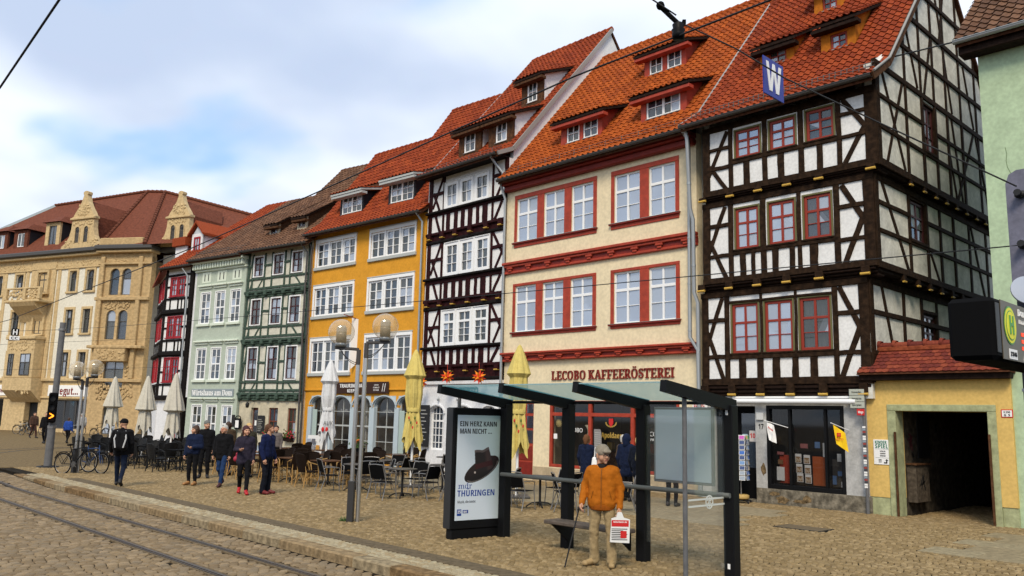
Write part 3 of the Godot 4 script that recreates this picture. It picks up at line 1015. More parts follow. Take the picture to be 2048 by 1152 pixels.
const TILE_RED := [[0.355, 0.064, 0.020], [0.32, 0.056, 0.018], [0.39, 0.074, 0.022], [0.28, 0.050, 0.018]]
const TILE_ORANGE := [[0.46, 0.100, 0.017], [0.42, 0.088, 0.016], [0.50, 0.112, 0.019], [0.37, 0.078, 0.016]]
const TILE_BROWN := [[0.20, 0.105, 0.062], [0.17, 0.085, 0.05], [0.235, 0.125, 0.075], [0.15, 0.08, 0.05]]

func framed_house() -> void:
	var h := thing("half_timbered_house", "tall dark brown half-timbered corner house with red windows and a black shop front", "house", Vector3(-13.91, 0, -20.95))
	var D := [0.0, 0.15, 0.35, 0.5]
	var T: Material = M.timber
	var f := sub(h, "timber_frame")
	# storeys: plaster walls with their openings
	var w1 := [[1.14, 2.07, 4.05, 5.52], [2.17, 3.10, 4.05, 5.52], [3.20, 4.15, 4.05, 5.52]]
	var w2 := [[1.43, 2.26, 6.98, 8.24], [2.47, 3.35, 6.98, 8.24], [3.51, 4.37, 6.98, 8.24]]
	var w3 := [[1.56, 2.45, 9.61, 10.5], [2.64, 3.51, 9.61, 10.52], [3.72, 4.59, 9.61, 10.54]]
	wall(h, "upper_wall", M.plaster, 0.22, 5.10, 3.2, 5.85, D[1], 0.25, w1)
	wall(h, "upper_wall", M.plaster, 0.42, 5.42, 6.12, 8.5, D[2], 0.25, w2)
	wall(h, "upper_wall", M.plaster, 0.55, 5.62, 8.68, 10.75, D[3], 0.25, w3)
	# first floor
	posts(f, T, D[1], 3.3, 5.8, [[0.2, 0.43], [0.96, 1.12], [2.08, 2.16], [3.11, 3.19], [4.16, 4.31], [4.86, 5.12]])
	posts(f, T, D[1], 3.3, 3.95, [[1.40, 1.62], [1.97, 2.10], [2.44, 2.66], [3.01, 3.15], [3.52, 3.73]])
	rails(f, T, D[1], [[0.2, 5.14, 3.17, 3.36], [0.2, 5.12, 5.70, 5.86], [0.43, 0.98, 3.92, 4.04], [0.43, 0.98, 4.98, 5.10], [1.1, 4.2, 3.90, 4.02], [1.1, 4.2, 5.50, 5.57], [4.3, 4.88, 3.90, 4.02], [4.3, 4.88, 4.93, 5.05]])
	beams(f, T, D[1], [[0.9, 5.7, 0.34, 4.2, 0.13], [0.36, 4.75, 0.9, 3.34, 0.13], [4.36, 5.68, 4.92, 4.5, 0.14], [4.95, 4.8, 4.37, 3.34, 0.15]])
	# second floor
	posts(f, T, D[2], 6.15, 8.45, [[0.41, 0.65], [1.26, 1.42], [2.28, 2.45], [3.37, 3.49], [4.39, 4.55], [5.17, 5.45]])
	posts(f, T, D[2], 6.15, 6.9, [[1.62, 1.80], [1.98, 2.1], [2.62, 2.80], [3.13, 3.28], [3.70, 3.93]])
	rails(f, T, D[2], [[0.41, 5.47, 6.08, 6.25], [0.41, 5.45, 8.34, 8.5], [0.65, 1.28, 6.82, 6.93], [0.65, 1.28, 7.72, 7.84], [1.4, 4.42, 6.84, 6.96], [4.5, 5.2, 6.79, 6.9], [4.5, 5.2, 7.66, 7.78]])
	beams(f, T, D[2], [[1.16, 8.32, 0.60, 7.0, 0.13], [0.62, 7.35, 1.17, 6.22, 0.13], [4.62, 8.3, 5.24, 7.2, 0.15], [5.2, 7.5, 4.64, 6.2, 0.15]])
	# third floor
	posts(f, T, D[3], 8.75, 10.7, [[0.54, 0.77], [1.40, 1.54], [2.47, 2.62], [3.54, 3.70], [4.61, 4.74], [5.35, 5.66]])
	posts(f, T, D[3], 8.75, 9.52, [[1.87, 2.06], [2.93, 3.12], [4.05, 4.22]])
	rails(f, T, D[3], [[0.54, 5.66, 8.64, 8.82], [0.54, 5.64, 10.56, 10.75], [0.77, 1.42, 9.40, 9.51], [0.77, 1.42, 9.98, 10.08], [1.5, 4.65, 9.47, 9.58], [4.7, 5.38, 9.48, 9.58], [4.7, 5.38, 10.1, 10.2]])
	beams(f, T, D[3], [[1.36, 10.52, 0.72, 9.25, 0.12], [0.75, 9.55, 1.3, 8.8, 0.12], [4.80, 10.55, 5.42, 9.62, 0.13], [5.4, 9.78, 4.8, 8.8, 0.13]])
	# jetties: dark planking, joist ends and their yellow rolls
	for j in [[2.86, 3.17, 0.0, 0.15, 0.1, 5.1, [0.3, 1.17, 2.06, 2.94, 3.85, 4.9]], [5.86, 6.08, 0.15, 0.35, 0.3, 5.4, [0.34, 1.25, 2.14, 3.02, 3.94, 5.16]], [8.5, 8.64, 0.35, 0.5, 0.5, 5.6, [0.51, 1.43, 2.32, 3.19, 4.1, 5.47]]]:
		for k in 3:
			bx(f, "jetty_moulding", M.dark_wood, j[4], j[5], lerpf(j[0], j[1], k / 3.0) + 0.003, lerpf(j[0], j[1], (k + 1) / 3.0), -0.2, lerpf(j[2] + 0.03, j[3] + 0.01, k / 2.0), 0.02)
		for x in j[6]:
			bx(f, "joist_end", T, x - 0.11, x + 0.11, j[0] + 0.06, j[1] + 0.02, j[2] - 0.05, j[3] + 0.07, 0.02)
			var y := MB.new()
			y.tube([Vector3(x - 0.12, j[0] + 0.05, j[3] + 0.05), Vector3(x + 0.12, j[0] + 0.05, j[3] + 0.05)], 0.036, 8)
			pm(f, "joist_roll", y, M.yellow_end)
	# windows
	var cross := [[0.5, 0.065]]
	var k := 0
	for w in [[w1, D[1], 0.63], [w2, D[2], 0.66], [w3, D[3], 0.66]]:
		for q in w[0]:
			k += 1
			window(h, q[0] + 0.055, q[1] - 0.055, q[2] + 0.02, q[3] - 0.055, w[1] - 0.03, M.red_frame, cross, [[w[2], 0.065], [w[2] / 2, 0.022]], {"fw": 0.075, "surround": M.olive, "sw": 0.05, "sd": 0.045, "sill": M.timber, "sillw": 0.07, "sillh": 0.05, "silld": 0.10, "curtain": [0.0, 0.0, 1.0, 0.5, 0.0, 0.9, 0.0, 0.4, 1.0][k - 1], "clow": [0.0, 0.0, 0.05, 0.0, 0.0, 0.1, 0.0, 0.0, 0.0][k - 1], "cmat": [M.curtain, M.curtain_pale][k % 2], "glass": M.glass_sky if k % 3 else M.glass_old})
	# shop front
	wall(h, "shop_wall", M.grey_wall, 0.0, 4.92, -0.02, 2.88, 0.0, 0.3, [[0.35, 1.78, 0.05, 2.6], [2.12, 4.29, 0.40, 2.62]])
	bx(h, "plinth", M.sockel, 1.79, 4.94, -0.02, 0.40, -0.2, 0.035, 0.01)
	# patches where the plaster has come off
	for q in [[2.55, 0.14, 0.22, 0.14], [3.25, 0.2, 0.14, 0.11], [3.05, 0.13, 0.26, 0.06], [2.3, 0.28, 0.2, 0.07], [2.0, 0.9, 0.09, 0.2]]:
		var p := PackedVector2Array()
		for i in 11:
			var a := TAU * i / 11.0
			var r := rng.randf_range(0.55, 1.0)
			p.append(Vector2(q[0] + cos(a) * q[2] * r, q[1] + sin(a) * q[3] * r))
		var b := MB.new()
		b.prism(p, 0.0, 0.041 if q[1] < 0.5 else 0.004)
		pm(h, "bare_patch", b, mottled(0.36, 0.25, 0.13, 0.95, 0.5, 1.5, 1.2, 23))
	var G := sub(h, "shop_window")
	var fr := MB.new()
	fr.bb(2.12, 2.22, 0.40, 2.62, -0.16, 0.02, 0.01); fr.bb(4.19, 4.29, 0.40, 2.62, -0.16, 0.02, 0.01); fr.bb(2.22, 4.19, 2.52, 2.62, -0.16, 0.018, 0.01); fr.bb(2.22, 4.19, 0.40, 0.52, -0.16, 0.03, 0.01)
	fr.bb(2.75, 2.82, 0.52, 2.52, -0.1, 0.0, 0.01); fr.bb(3.74, 3.81, 0.52, 2.52, -0.1, 0.0, 0.01); fr.bb(2.22, 2.75, 2.05, 2.09, -0.1, -0.005, 0.01)
	pm(G, "frame", fr, M.black_paint)
	for p in [[2.22, 2.75, 0.52, 2.05], [2.22, 2.75, 2.09, 2.52], [2.82, 3.74, 0.52, 2.52], [3.81, 4.19, 0.52, 2.52]]:
		put(G, "pane", unit_box(), M.glass_front, Transform3D(Basis.from_scale(Vector3(p[1] - p[0] + 0.01, p[3] - p[2] + 0.01, 0.006)), Vector3((p[0] + p[1]) / 2, (p[2] + p[3]) / 2, -0.06)))
	# what lies behind the glass
	var I := sub(h, "window_display", at(0, 0, 0.17))
	bx(I, "display_floor", M.dark_wood, 2.14, 4.27, 0.36, 0.50, -1.3, -0.34, 0.0)
	bx(I, "display_back", M.dark, 2.14, 4.27, 0.50, 2.7, -1.36, -1.3, 0.0)
	bx(I, "notice_board", plain(0.42, 0.10, 0.03, 0.8), 3.3, 3.68, 0.55, 1.3, -0.42, -0.38)
	bx(I, "notice_board", plain(0.42, 0.06, 0.03, 0.8), 2.36, 2.68, 0.55, 1.3, -0.42, -0.38)
	bx(I, "notice_board", plain(0.10, 0.09, 0.08, 0.8), 3.84, 4.19, 0.55, 1.25, -0.42, -0.38)
	for q in [[2.86, 1.12], [2.88, 0.86], [2.9, 0.62], [3.1, 1.1], [3.12, 0.84], [3.13, 0.6]]:
		bx(I, "magazine", M.paper, q[0], q[0] + 0.17, q[1], q[1] + 0.23, -0.32, -0.30, 0.002)
		bx(I, "magazine_picture", plain(0.30, 0.17, 0.08, 0.5), q[0] + 0.015, q[0] + 0.155, q[1] + 0.015, q[1] + 0.16, -0.298, -0.297, 0.0)
		for z in 4:
			bx(I, "magazine_picture", plain(0.65, 0.55, 0.42, 0.5), q[0] + 0.03 + 0.03 * z, q[0] + 0.05 + 0.03 * z, q[1] + 0.03 + 0.02 * (z % 2), q[1] + 0.13 - 0.02 * (z % 3), -0.2965, -0.2955, 0.0)
	for q in [[2.30, 0.62, 0.22, 0.36, 0], [2.32, 1.3, 0.2, 0.08, 1], [3.62, 1.3, 0.09, 0.36, 0], [4.0, 1.2, 0.14, 0.2, 0], [3.86, 0.62, 0.1, 0.22, 2], [4.0, 0.84, 0.16, 0.12, 2], [4.08, 0.56, 0.09, 0.14, 0], [3.0, 1.5, 0.2, 0.12, 1], [3.4, 1.52, 0.14, 0.16, 2], [2.34, 1.05, 0.14, 0.12, 3]]:
		bx(I, "goods", [M.paper, plain(0.35, 0.12, 0.12), plain(0.1, 0.2, 0.4), plain(0.25, 0.13, 0.06)][q[4]], q[0], q[0] + q[2], q[1], q[1] + q[3], -0.36, -0.33, 0.004)
	# doorway and its dark door
	bx(h, "door_step", M.sockel, 0.36, 1.77, -0.02, 0.06, -0.28, 0.02)
	var dr := sub(h, "door")
	bx(dr, "door_leaf", M.black_matt, 0.37, 1.76, 0.06, 2.58, -0.36, -0.30, 0.01)
	bx(dr, "door_pane", M.glass, 1.18, 1.68, 0.9, 2.4, -0.298, -0.292, 0.0)
	bx(dr, "poster", plain(0.55, 0.52, 0.5), 1.42, 1.62, 1.62, 1.92, -0.29, -0.286, 0.0)
	words(dr, "print", "10", 0.13, M.red_print, at(1.52, 1.78, -0.282), 0.16)
	bx(dr, "poster", plain(0.4, 0.55, 0.6), 1.2, 1.36, 1.62, 1.82, -0.29, -0.286, 0.0)
	words(h, "house_number", "17", 0.14, M.dark, at(1.95, 2.04, 0.006), 0.15)
	bx(h, "letter_box", plain(0.55, 0.56, 0.56, 0.5), 1.84, 2.05, 2.22, 2.42, 0.0, 0.06)
	var aw := sub(h, "awning")
	var ab := MB.new()
	ab.tube([Vector3(1.15, 2.73, 0.2), Vector3(4.7, 2.72, 0.2)], 0.065, 12)
	pm(aw, "cassette", ab, M.white)
	bx(aw, "rail_plate", M.paper, 1.15, 4.7, 2.8, 2.86, 0.0, 0.14)
	# the gable wall over the alley
	var gx := Transform3D(Basis(Vector3.UP, PI / 2), Vector3(5.12, 0, 0))
	var side := sub(h, "gable_wall", gx)
	var X := [0.0, 0.0, 0.32, 0.52]
	var win3 := [[2.75, 3.55, 9.78, 11.2], [8.62, 9.15, 11.6, 13.1]]
	var win2 := [[1.95, 3.02, 7.12, 8.3]]
	var win1 := [[3.38, 4.35, 3.9, 5.3]]
	wall(side, "plaster", M.plaster_old, -0.15, 9.6, 2.8, 5.85, X[1], 0.25, win1)
	wall(side, "plaster", M.plaster_old, -0.35, 9.6, 6.12, 8.5, X[2], 0.25, win2)
	var gp := MB.new()
	wall(side, "plaster", M.plaster_old, -0.5, 9.6, 8.7, 11.35, X[3], 0.25, [win3[0]])
	gp.prism(PackedVector2Array([Vector2(-0.45, 11.35), Vector2(-0.25, 11.4), Vector2(0.65, 12.1), Vector2(4.75, 16.85), Vector2(9.6, 11.35)]), X[3] - 0.25, X[3])
	pm(side, "plaster", gp, M.plaster_old)
	bx(side, "wall_lower", M.grey_wall, 0.06, 9.6, -0.02, 2.85, -0.3, -0.02)
	posts(side, T, X[1], 3.2, 5.8, [[-0.15, 0.08], [1.95, 2.1], [3.2, 3.38], [4.35, 4.5], [5.6, 5.76], [7.2, 7.36], [8.8, 8.95]])
	rails(side, T, X[1], [[-0.1, 9.6, 4.93, 5.06], [-0.1, 9.6, 5.7, 5.86], [-0.1, 9.6, 3.9, 4.02], [3.3, 4.4, 5.3, 5.4]])
	beams(side, T, X[1], [[0.62, 5.75, 1.25, 4.0, 0.13], [5.2, 4.0, 5.75, 5.7, 0.13], [6.2, 5.7, 7.2, 4.0, 0.13]])
	posts(side, T, X[2], 6.1, 8.45, [[-0.33, -0.1], [1.78, 1.93], [3.03, 3.18], [4.05, 4.2], [5.15, 5.3], [6.5, 6.66], [8.05, 8.22], [9.3, 9.6]])
	rails(side, T, X[2], [[-0.3, 9.6, 6.06, 6.24], [-0.3, 9.6, 8.34, 8.5], [-0.1, 1.8, 7.72, 7.84], [3.1, 9.4, 7.74, 7.86], [-0.1, 9.4, 6.98, 7.1]])
	beams(side, T, X[2], [[0.12, 8.4, 1.68, 6.2, 0.13], [6.75, 8.4, 7.75, 6.2, 0.13], [3.3, 6.95, 3.9, 6.2, 0.1]])
	posts(side, T, X[3], 8.75, 11.4, [[-0.5, -0.25], [1.42, 1.56], [2.56, 2.73], [3.57, 3.72], [4.55, 4.70], [5.78, 5.94], [7.3, 7.45], [8.45, 8.6], [9.3, 9.6]])
	rails(side, T, X[3], [[-0.5, 9.6, 8.64, 8.84], [-0.5, 9.6, 11.3, 11.46], [-0.4, 2.6, 10.48, 10.6], [3.6, 9.4, 10.42, 10.54], [-0.4, 9.4, 9.64, 9.76]])
	beams(side, T, X[3], [[-0.05, 11.3, 1.25, 8.85, 0.11], [1.3, 11.3, 0.1, 8.85, 0.11], [5.0, 11.3, 5.6, 8.85, 0.11], [6.9, 11.3, 5.2, 8.85, 0.12], [7.1, 11.3, 8.1, 8.85, 0.12], [4.6, 10.4, 5.1, 8.85, 0.1]])
	# timbers of the gable itself
	for y in [12.45, 13.5, 14.6, 15.6]:
		var lo: float = 0.65 + (y - 12.1) / 1.16; var hi: float = 9.6 - (y - 11.35) / 1.135
		rails(side, T, X[3], [[lo, hi, y - 0.07, y + 0.07]])
	for t in [1.5, 2.65, 3.64, 4.62, 5.86, 7.3, 8.4]:
		var top: float = minf(12.1 + (t - 0.65) * 1.16, 11.35 + (9.6 - t) * 1.135) - 0.1
		posts(side, T, X[3], 11.46, top, [[t - 0.07, t + 0.07]])
	beams(side, T, X[3], [[4.1, 15.2, 5.1, 11.5, 0.12], [3.6, 13.4, 2.9, 11.5, 0.12], [6.3, 13.4, 7.0, 11.5, 0.11], [4.9, 15.4, 4.3, 13.5, 0.1], [0.2, 11.5, 0.75, 12.05, 0.2], [1.7, 13.2, 2.4, 11.5, 0.1]])
	for j in [[5.86, 6.06, 0.0, 0.32, [1.3, 2.26, 3.11, 3.96, 4.83, 5.64, 6.5, 7.4, 8.3]], [8.5, 8.64, 0.32, 0.52, [1.55, 2.51, 3.36, 4.18, 4.99, 5.83, 6.72, 7.53, 8.51, 9.29]]]:
		for q in 2:
			bx(side, "jetty_moulding", M.dark_wood, -0.2, 9.58, lerpf(j[0], j[1], q / 2.0) + 0.003, lerpf(j[0], j[1], (q + 1) / 2.0), -0.2, lerpf(j[2] + 0.03, j[3] - 0.02, q), 0.02)
		for t in j[4]:
			bx(side, "joist_end", T, t - 0.09, t + 0.09, j[0] + 0.03, j[1] + 0.01, j[2] - 0.05, j[3] + 0.05, 0.015)
			var y := MB.new()
			y.tube([Vector3(t - 0.09, j[0] + 0.03, j[3] + 0.03), Vector3(t + 0.09, j[0] + 0.03, j[3] + 0.03)], 0.03, 8)
			pm(side, "joist_roll", y, M.yellow_end)
	for q in [[win3[0], X[3]], [win2[0], X[2]], [win1[0], X[1]]]:
		var r = q[0]
		var w := window(h, r[0] + 0.03, r[1] - 0.03, r[2] + 0.02, r[3] - 0.03, q[1] - 0.03, M.maroon_frame, [[0.5, 0.08]], [[0.64, 0.06], [0.32, 0.025]], {"fw": 0.08, "surround": M.timber, "sw": 0.07, "sd": 0.05, "sill": M.timber, "sillh": 0.08, "silld": 0.1, "called": "gable_window"})
		w.transform = gx * w.transform
	for q in [[8.7, 9.1, 11.7, 13.0], [8.75, 9.2, 9.9, 11.1], [8.75, 9.2, 7.2, 8.2]]:
		var w := window(h, q[0], q[1], q[2], q[3], (X[3] if q[2] > 9 else X[2]) + 0.03, M.red_frame, [[0.5, 0.06]], [[0.6, 0.05]], {"fw": 0.07, "called": "gable_window"})
		w.transform = gx * w.transform
	# steep roof with two small dormers in view and one above
	var prof := [Vector2(0.95, 10.86), Vector2(-0.1, 11.55), Vector2(-4.75, 16.95)]
	var cols := TILE_RED
	var ds := [[1.43, 2.55, -1.35, 13.72], [3.50, 4.52, -1.15, 13.66], [2.35, 3.35, -3.2, 16.1]]
	var skip := []
	for d in ds: skip.append([d[0], d[1], roof_y(prof, d[2]) + 0.05, d[3] + 0.3])
	var R := roof(h, 0.03, 5.78, prof, Vector2(-9.7, 11.3), cols, 0.205, 0.30, 290, {"skip": skip, "snow": Vector2(0.55, 11.13), "snow_mesh": true, "gutter_mat": M.zinc_dark})
	body_of(h, M.plaster_old, 0.05, 5.0, [Vector2(0.3, 11.2), Vector2(-0.1, 11.5), Vector2(-4.75, 16.9)], Vector2(-9.6, 11.2), 0.0)
	for d in ds:
		dormer(h, prof, d[0], d[1], d[2], d[3], 0.55, mottled(0.62, 0.20, 0.02, 0.8, 0.8, 0.5, 0.2, 6), mottled(0.62, 0.20, 0.02, 0.8, 0.8, 0.5, 0.2, 6), cols, [[d[0] + 0.28, d[1] - 0.24, roof_y(prof, d[2]) + 0.03, roof_y(prof, d[2]) + 0.5]], {"frame": M.red_frame, "fascia": M.dark_wood, "over": 0.3, "side": 0.2, "w": 0.2, "l": 0.28, "hor": [[0.5, 0.03]], "sill": M.lead, "singles": 60})
	# barge boards along the verge
	var vb := MB.new()
	for s in 2:
		var a: Vector2 = prof[s]; var e: Vector2 = prof[s + 1]
		vb.bar(Vector3(5.80, a.y - 0.06, a.x), Vector3(5.80, e.y - 0.06, e.x), 0.05, 0.2, Vector3(1, 0, 0).cross(Vector3(0, e.y - a.y, e.x - a.x)).normalized())
		pm(R, "verge_board", vb, M.brown_wood)
		vb = MB.new()
	var vl := MB.new()
	for s in 2:
		var a: Vector2 = prof[s]; var e: Vector2 = prof[s + 1]
		vl.tube([Vector3(5.83, a.y + 0.07, a.x), Vector3(5.83, e.y + 0.07, e.x)], 0.035, 6)
		vl.bar(Vector3(0.0, a.y + 0.05, a.x), Vector3(0.0, e.y + 0.05, e.x), 0.09, 0.05)
	pm(R, "verge_flashing", vl, M.lead)
	pipe(h, "downpipe", M.zinc, [Vector3(0.16, 10.8, 0.92), Vector3(0.14, 10.55, 0.75), Vector3(0.12, 8.4, 0.6), Vector3(0.1, 8.1, 0.42), Vector3(0.1, 5.9, 0.40), Vector3(0.12, 5.6, 0.24), Vector3(0.1, 0.05, 0.2)], 0.06)
	words(h, "shop_name", "Eckert.", 0.14, M.red_print, at(0.05, 2.63, 0.13), 0.36)
	bx(h, "shop_sign", M.paper, -0.19, 0.30, 2.53, 2.75, 0.06, 0.12)

func beige_house() -> void:
	var h := thing("beige_house", "cream rendered house with brick-red window surrounds, red cornices and a coffee shop below", "house", Vector3(-22.4, 0, -20.95))
	var up := [[0.58, 1.64], [1.98, 2.98], [3.32, 4.32]]
	var up2 := [[5.24, 6.30], [6.66, 7.68]]
	var holes := []
	for y in [[8.55, 10.2], [5.2, 6.9]]:
		for q in up + up2: holes.append([q[0], q[1], y[0], y[1]])
	wall(h, "render_wall", M.beige, 0.0, 8.44, 4.3, 10.95, 0.0, 0.3, holes)
	wall(h, "render_wall", M.beige, 0.0, 8.44, -0.02, 4.3, -0.06, 0.3, [[0.72, 1.58, 0.05, 2.72], [2.36, 7.72, 0.50, 2.74]])
	bx(h, "plinth", M.beige_base, 1.6, 8.44, -0.02, 0.48, -0.06, -0.02, 0.01)
	for y in [[8.36, 10.36, 8.55, 10.2], [5.05, 7.0, 5.2, 6.9]]:
		for g in [[0.45, 4.47, up], [5.1, 7.82, up2]]:
			# painted surround: boards round each window
			var s := sub(h, "window_surround")
			bx(s, "surround_head", M.red, g[0], g[1], y[3], y[1], 0.0, 0.035)
			bx(s, "surround_foot", M.red, g[0], g[1], y[0], y[2], 0.0, 0.032)
			bx(s, "surround_sill", M.red_dark, g[0] - 0.05, g[1] + 0.05, y[2] - 0.06, y[2] - 0.01, 0.03, 0.10)
			bx(s, "sill_flashing", M.lead, g[0] - 0.05, g[1] + 0.05, y[2] - 0.008, y[2] + 0.004, 0.0, 0.11, 0.0)
			var e: float = g[0]
			for q in g[2] + [[g[1], 0.0]]:
				bx(s, "surround_post", M.red, e, q[0], y[2] + 0.005, y[3] - 0.002, 0.0, 0.034)
				e = q[1]
			for q in g[2]:
				window(h, q[0], q[1], y[2], y[3], -0.03, M.white, [[0.5, 0.07]], [[0.66, 0.09], [0.33, 0.022]], {"fw": 0.055, "depth": 0.07, "curtain": [0.0, 1.0, 0.6, 1.0, 0.5][rng.randi() % 5] if y[2] > 7 else [1.0, 0.0, 1.0][rng.randi() % 3], "clow": 0.0, "cmat": M.curtain_pale, "glass": M.glass_sky})
	# cornices with corbels
	for c in [[7.39, 7.82, 9], [4.14, 4.46, 10]]:
		var k := sub(h, "cornice")
		var dy: float = c[1] - c[0]
		bx(k, "cornice_top", M.red, -0.02, 8.46, c[1] - dy * 0.24, c[1], -0.06, 0.20, 0.02)
		bx(k, "cornice_band", M.red, -0.02, 8.46, c[1] - dy * 0.45, c[1] - dy * 0.245, -0.06, 0.15, 0.02)
		bx(k, "cornice_field", M.red_dark, -0.02, 8.46, c[0] + dy * 0.22, c[1] - dy * 0.455, -0.06, 0.07, 0.004)
		bx(k, "cornice_foot", M.red, -0.02, 8.46, c[0], c[0] + dy * 0.215, -0.06, 0.10, 0.02)
		for i in c[2]:
			var x: float = 0.35 + i * (8.44 - 0.7) / (c[2] - 1.0)
			bx(k, "corbel", M.red, x - 0.14, x + 0.14, c[0] + dy * 0.36, c[1] - dy * 0.44, 0.05, 0.16, 0.02)
			bx(k, "corbel_foot", M.red, x - 0.09, x + 0.09, c[0] + dy * 0.16, c[0] + dy * 0.37, 0.06, 0.14, 0.025)
	bx(h, "eave_cornice", M.red_dark, 0.0, 8.44, 10.55, 10.75, -0.05, 0.20, 0.03)
	bx(h, "eave_cornice", M.red_dark, 0.0, 8.44, 10.755, 10.95, -0.05, 0.36, 0.03)
	# shop front in red
	var G := sub(h, "shop_window")
	var fr := MB.new()
	var z0 := -0.17; var z1 := -0.05
	fr.bb(2.36, 2.47, 0.50, 2.74, z0, z1, 0.01); fr.bb(7.61, 7.72, 0.50, 2.74, z0, z1, 0.01); fr.bb(2.47, 7.61, 0.50, 0.60, z0, z1 - 0.001, 0.01); fr.bb(2.47, 7.61, 2.64, 2.74, z0, z1 - 0.001, 0.01); fr.bb(2.47, 7.61, 2.22, 2.34, z0, z1 - 0.002, 0.01)
	for x in [4.12, 5.88]: fr.bb(x, x + 0.13, 0.60, 2.64, z0 + 0.02, z1 + 0.006, 0.01)
	pm(G, "frame", fr, M.red)
	for c in [[2.47, 4.12], [4.25, 5.88], [6.01, 7.61]]:
		for r in [[0.6, 2.22], [2.34, 2.64]]:
			put(G, "pane", unit_box(), M.glass_front, Transform3D(Basis.from_scale(Vector3(c[1] - c[0] + 0.01, r[1] - r[0] + 0.01, 0.006)), Vector3((c[0] + c[1]) / 2, (r[0] + r[1]) / 2, -0.12)))
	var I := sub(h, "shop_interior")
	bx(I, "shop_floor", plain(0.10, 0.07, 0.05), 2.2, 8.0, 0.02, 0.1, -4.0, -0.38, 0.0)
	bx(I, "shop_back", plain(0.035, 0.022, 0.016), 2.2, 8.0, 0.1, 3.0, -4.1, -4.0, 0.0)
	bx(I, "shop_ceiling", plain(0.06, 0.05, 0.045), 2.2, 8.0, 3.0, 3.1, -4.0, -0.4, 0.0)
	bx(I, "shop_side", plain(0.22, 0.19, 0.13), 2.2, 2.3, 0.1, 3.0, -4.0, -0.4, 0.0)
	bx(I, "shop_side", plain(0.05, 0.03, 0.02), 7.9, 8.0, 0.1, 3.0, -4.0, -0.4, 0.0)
	bx(I, "counter", M.brown_wood, 3.2, 7.4, 0.1, 1.05, -2.4, -1.7, 0.02)
	for i in 7: bx(I, "jar", [M.gold, M.brown_wood, M.cream, M.red][i % 4], 3.3 + i * 0.6, 3.52 + i * 0.6, 1.06, 1.36 + 0.08 * (i % 3), -2.2, -1.98, 0.03)
	bx(I, "shelf", M.brown_wood, 3.0, 7.6, 1.55, 1.6, -3.9, -3.6)
	for i in 12: bx(I, "packet", [M.gold, M.red_dark, M.cream, M.brown_wood][(i * 7) % 4], 3.05 + i * 0.37, 3.3 + i * 0.37, 1.6, 1.9, -3.85, -3.7, 0.01)
	words(G, "window_print", "Apoldaer", 0.165, M.gold, at(5.06, 1.63, -0.106), 0.84)
	words(G, "window_print", "LECOBO", 0.13, M.paper, at(3.45, 1.76, -0.106), 0.75, false)
	words(G, "window_print", "LECOBO", 0.13, M.paper, at(6.75, 1.72, -0.106), 0.75, false)
	words(G, "window_print", "ESPRESSO", 0.07, M.paper, at(6.75, 1.55, -0.106), 0.5, false)
	var crest := MB.new()
	crest.prism(PackedVector2Array([Vector2(-0.09, 0.12), Vector2(-0.09, -0.04), Vector2(0, -0.16), Vector2(0.09, -0.04), Vector2(0.09, 0.12)]), 0, 0.008)
	pm(G, "window_crest", crest, M.red_print, at(5.05, 2.05, -0.108))
	var wre := MB.new()
	for i in 18:
		var a := PI + PI * i / 17.0
		wre.box(Vector3(cos(a) * 0.21, sin(a) * 0.13, 0.004), Vector3(0.05, 0.022, 0.006), Basis(Vector3(0, 0, 1), a + 0.6 * (i % 2)))
	pm(G, "window_wreath", wre, M.gold, at(5.05, 2.04, -0.108))
	var sun := MB.new()
	sun.ball(Vector3(0, 0, 0), Vector3(0.1, 0.1, 0.03))
	for i in 12: sun.box(Vector3(cos(TAU * i / 12.0) * 0.115, sin(TAU * i / 12.0) * 0.115, 0), Vector3(0.05, 0.035, 0.02), Basis(Vector3(0, 0, 1), TAU * i / 12.0), 0.008)
	pm(G, "window_star", sun, plain(0.75, 0.6, 0.25), at(2.68, 1.98, -0.18))
	# the hanging moon
	var mo := PackedVector2Array()
	for i in 15: mo.append(Vector2(cos(-1.25 + 2.5 * i / 14.0), sin(-1.25 + 2.5 * i / 14.0)) * 0.24)
	for i in 13: mo.append(Vector2(-0.10 + cos(1.15 - 2.3 * i / 12.0) * 0.225, sin(1.15 - 2.3 * i / 12.0) * 0.225))
	var mb := MB.new(); mb.prism(mo, -0.02, 0.02)
	pm(G, "window_moon", mb, plain(0.78, 0.7, 0.5), at(3.85, 1.72, -0.22))
	bx(G, "notice", M.paper, 2.52, 2.68, 1.45, 1.62, -0.112, -0.106, 0.0)
	# red door beside it
	var dr := sub(h, "door")
	bx(dr, "door_leaf", M.red, 0.72, 1.58, 0.05, 2.72, -0.2, -0.13, 0.01)
	for r in [[1.25, 1.7], [1.78, 2.2], [2.3, 2.62]]:
		for c in [[0.80, 1.12], [1.18, 1.5]]:
			bx(dr, "door_pane", M.glass, c[0], c[1], r[0], r[1], -0.13, -0.118, 0.003)
	for r in [[0.15, 0.6], [0.66, 1.15]]: bx(dr, "door_panel", M.red_dark, 0.82, 1.48, r[0], r[1], -0.13, -0.112, 0.012)
	words(h, "shop_lettering", "LECOBO KAFFEERÖSTEREI", 0.29, M.red_dark, at(5.0, 3.585, -0.03), 5.12, true, "Droid Serif", 0.04)
	# roof
	var prof := [Vector2(0.5, 10.98), Vector2(0.0, 11.42), Vector2(-5.6, 17.85)]
	var cols := TILE_ORANGE
	var ds := [[2.28, 4.25, -0.5, 12.92], [5.95, 7.78, -0.5, 12.92], [4.2, 6.05, -3.0, 15.78]]
	var hol := [[[2.55, 3.18, 12.06, 12.74], [3.35, 4.05, 12.06, 12.74]], [[6.16, 7.53, 12.06, 12.82]], [[4.42, 5.02, 14.93, 15.62], [5.22, 5.86, 14.93, 15.62]]]
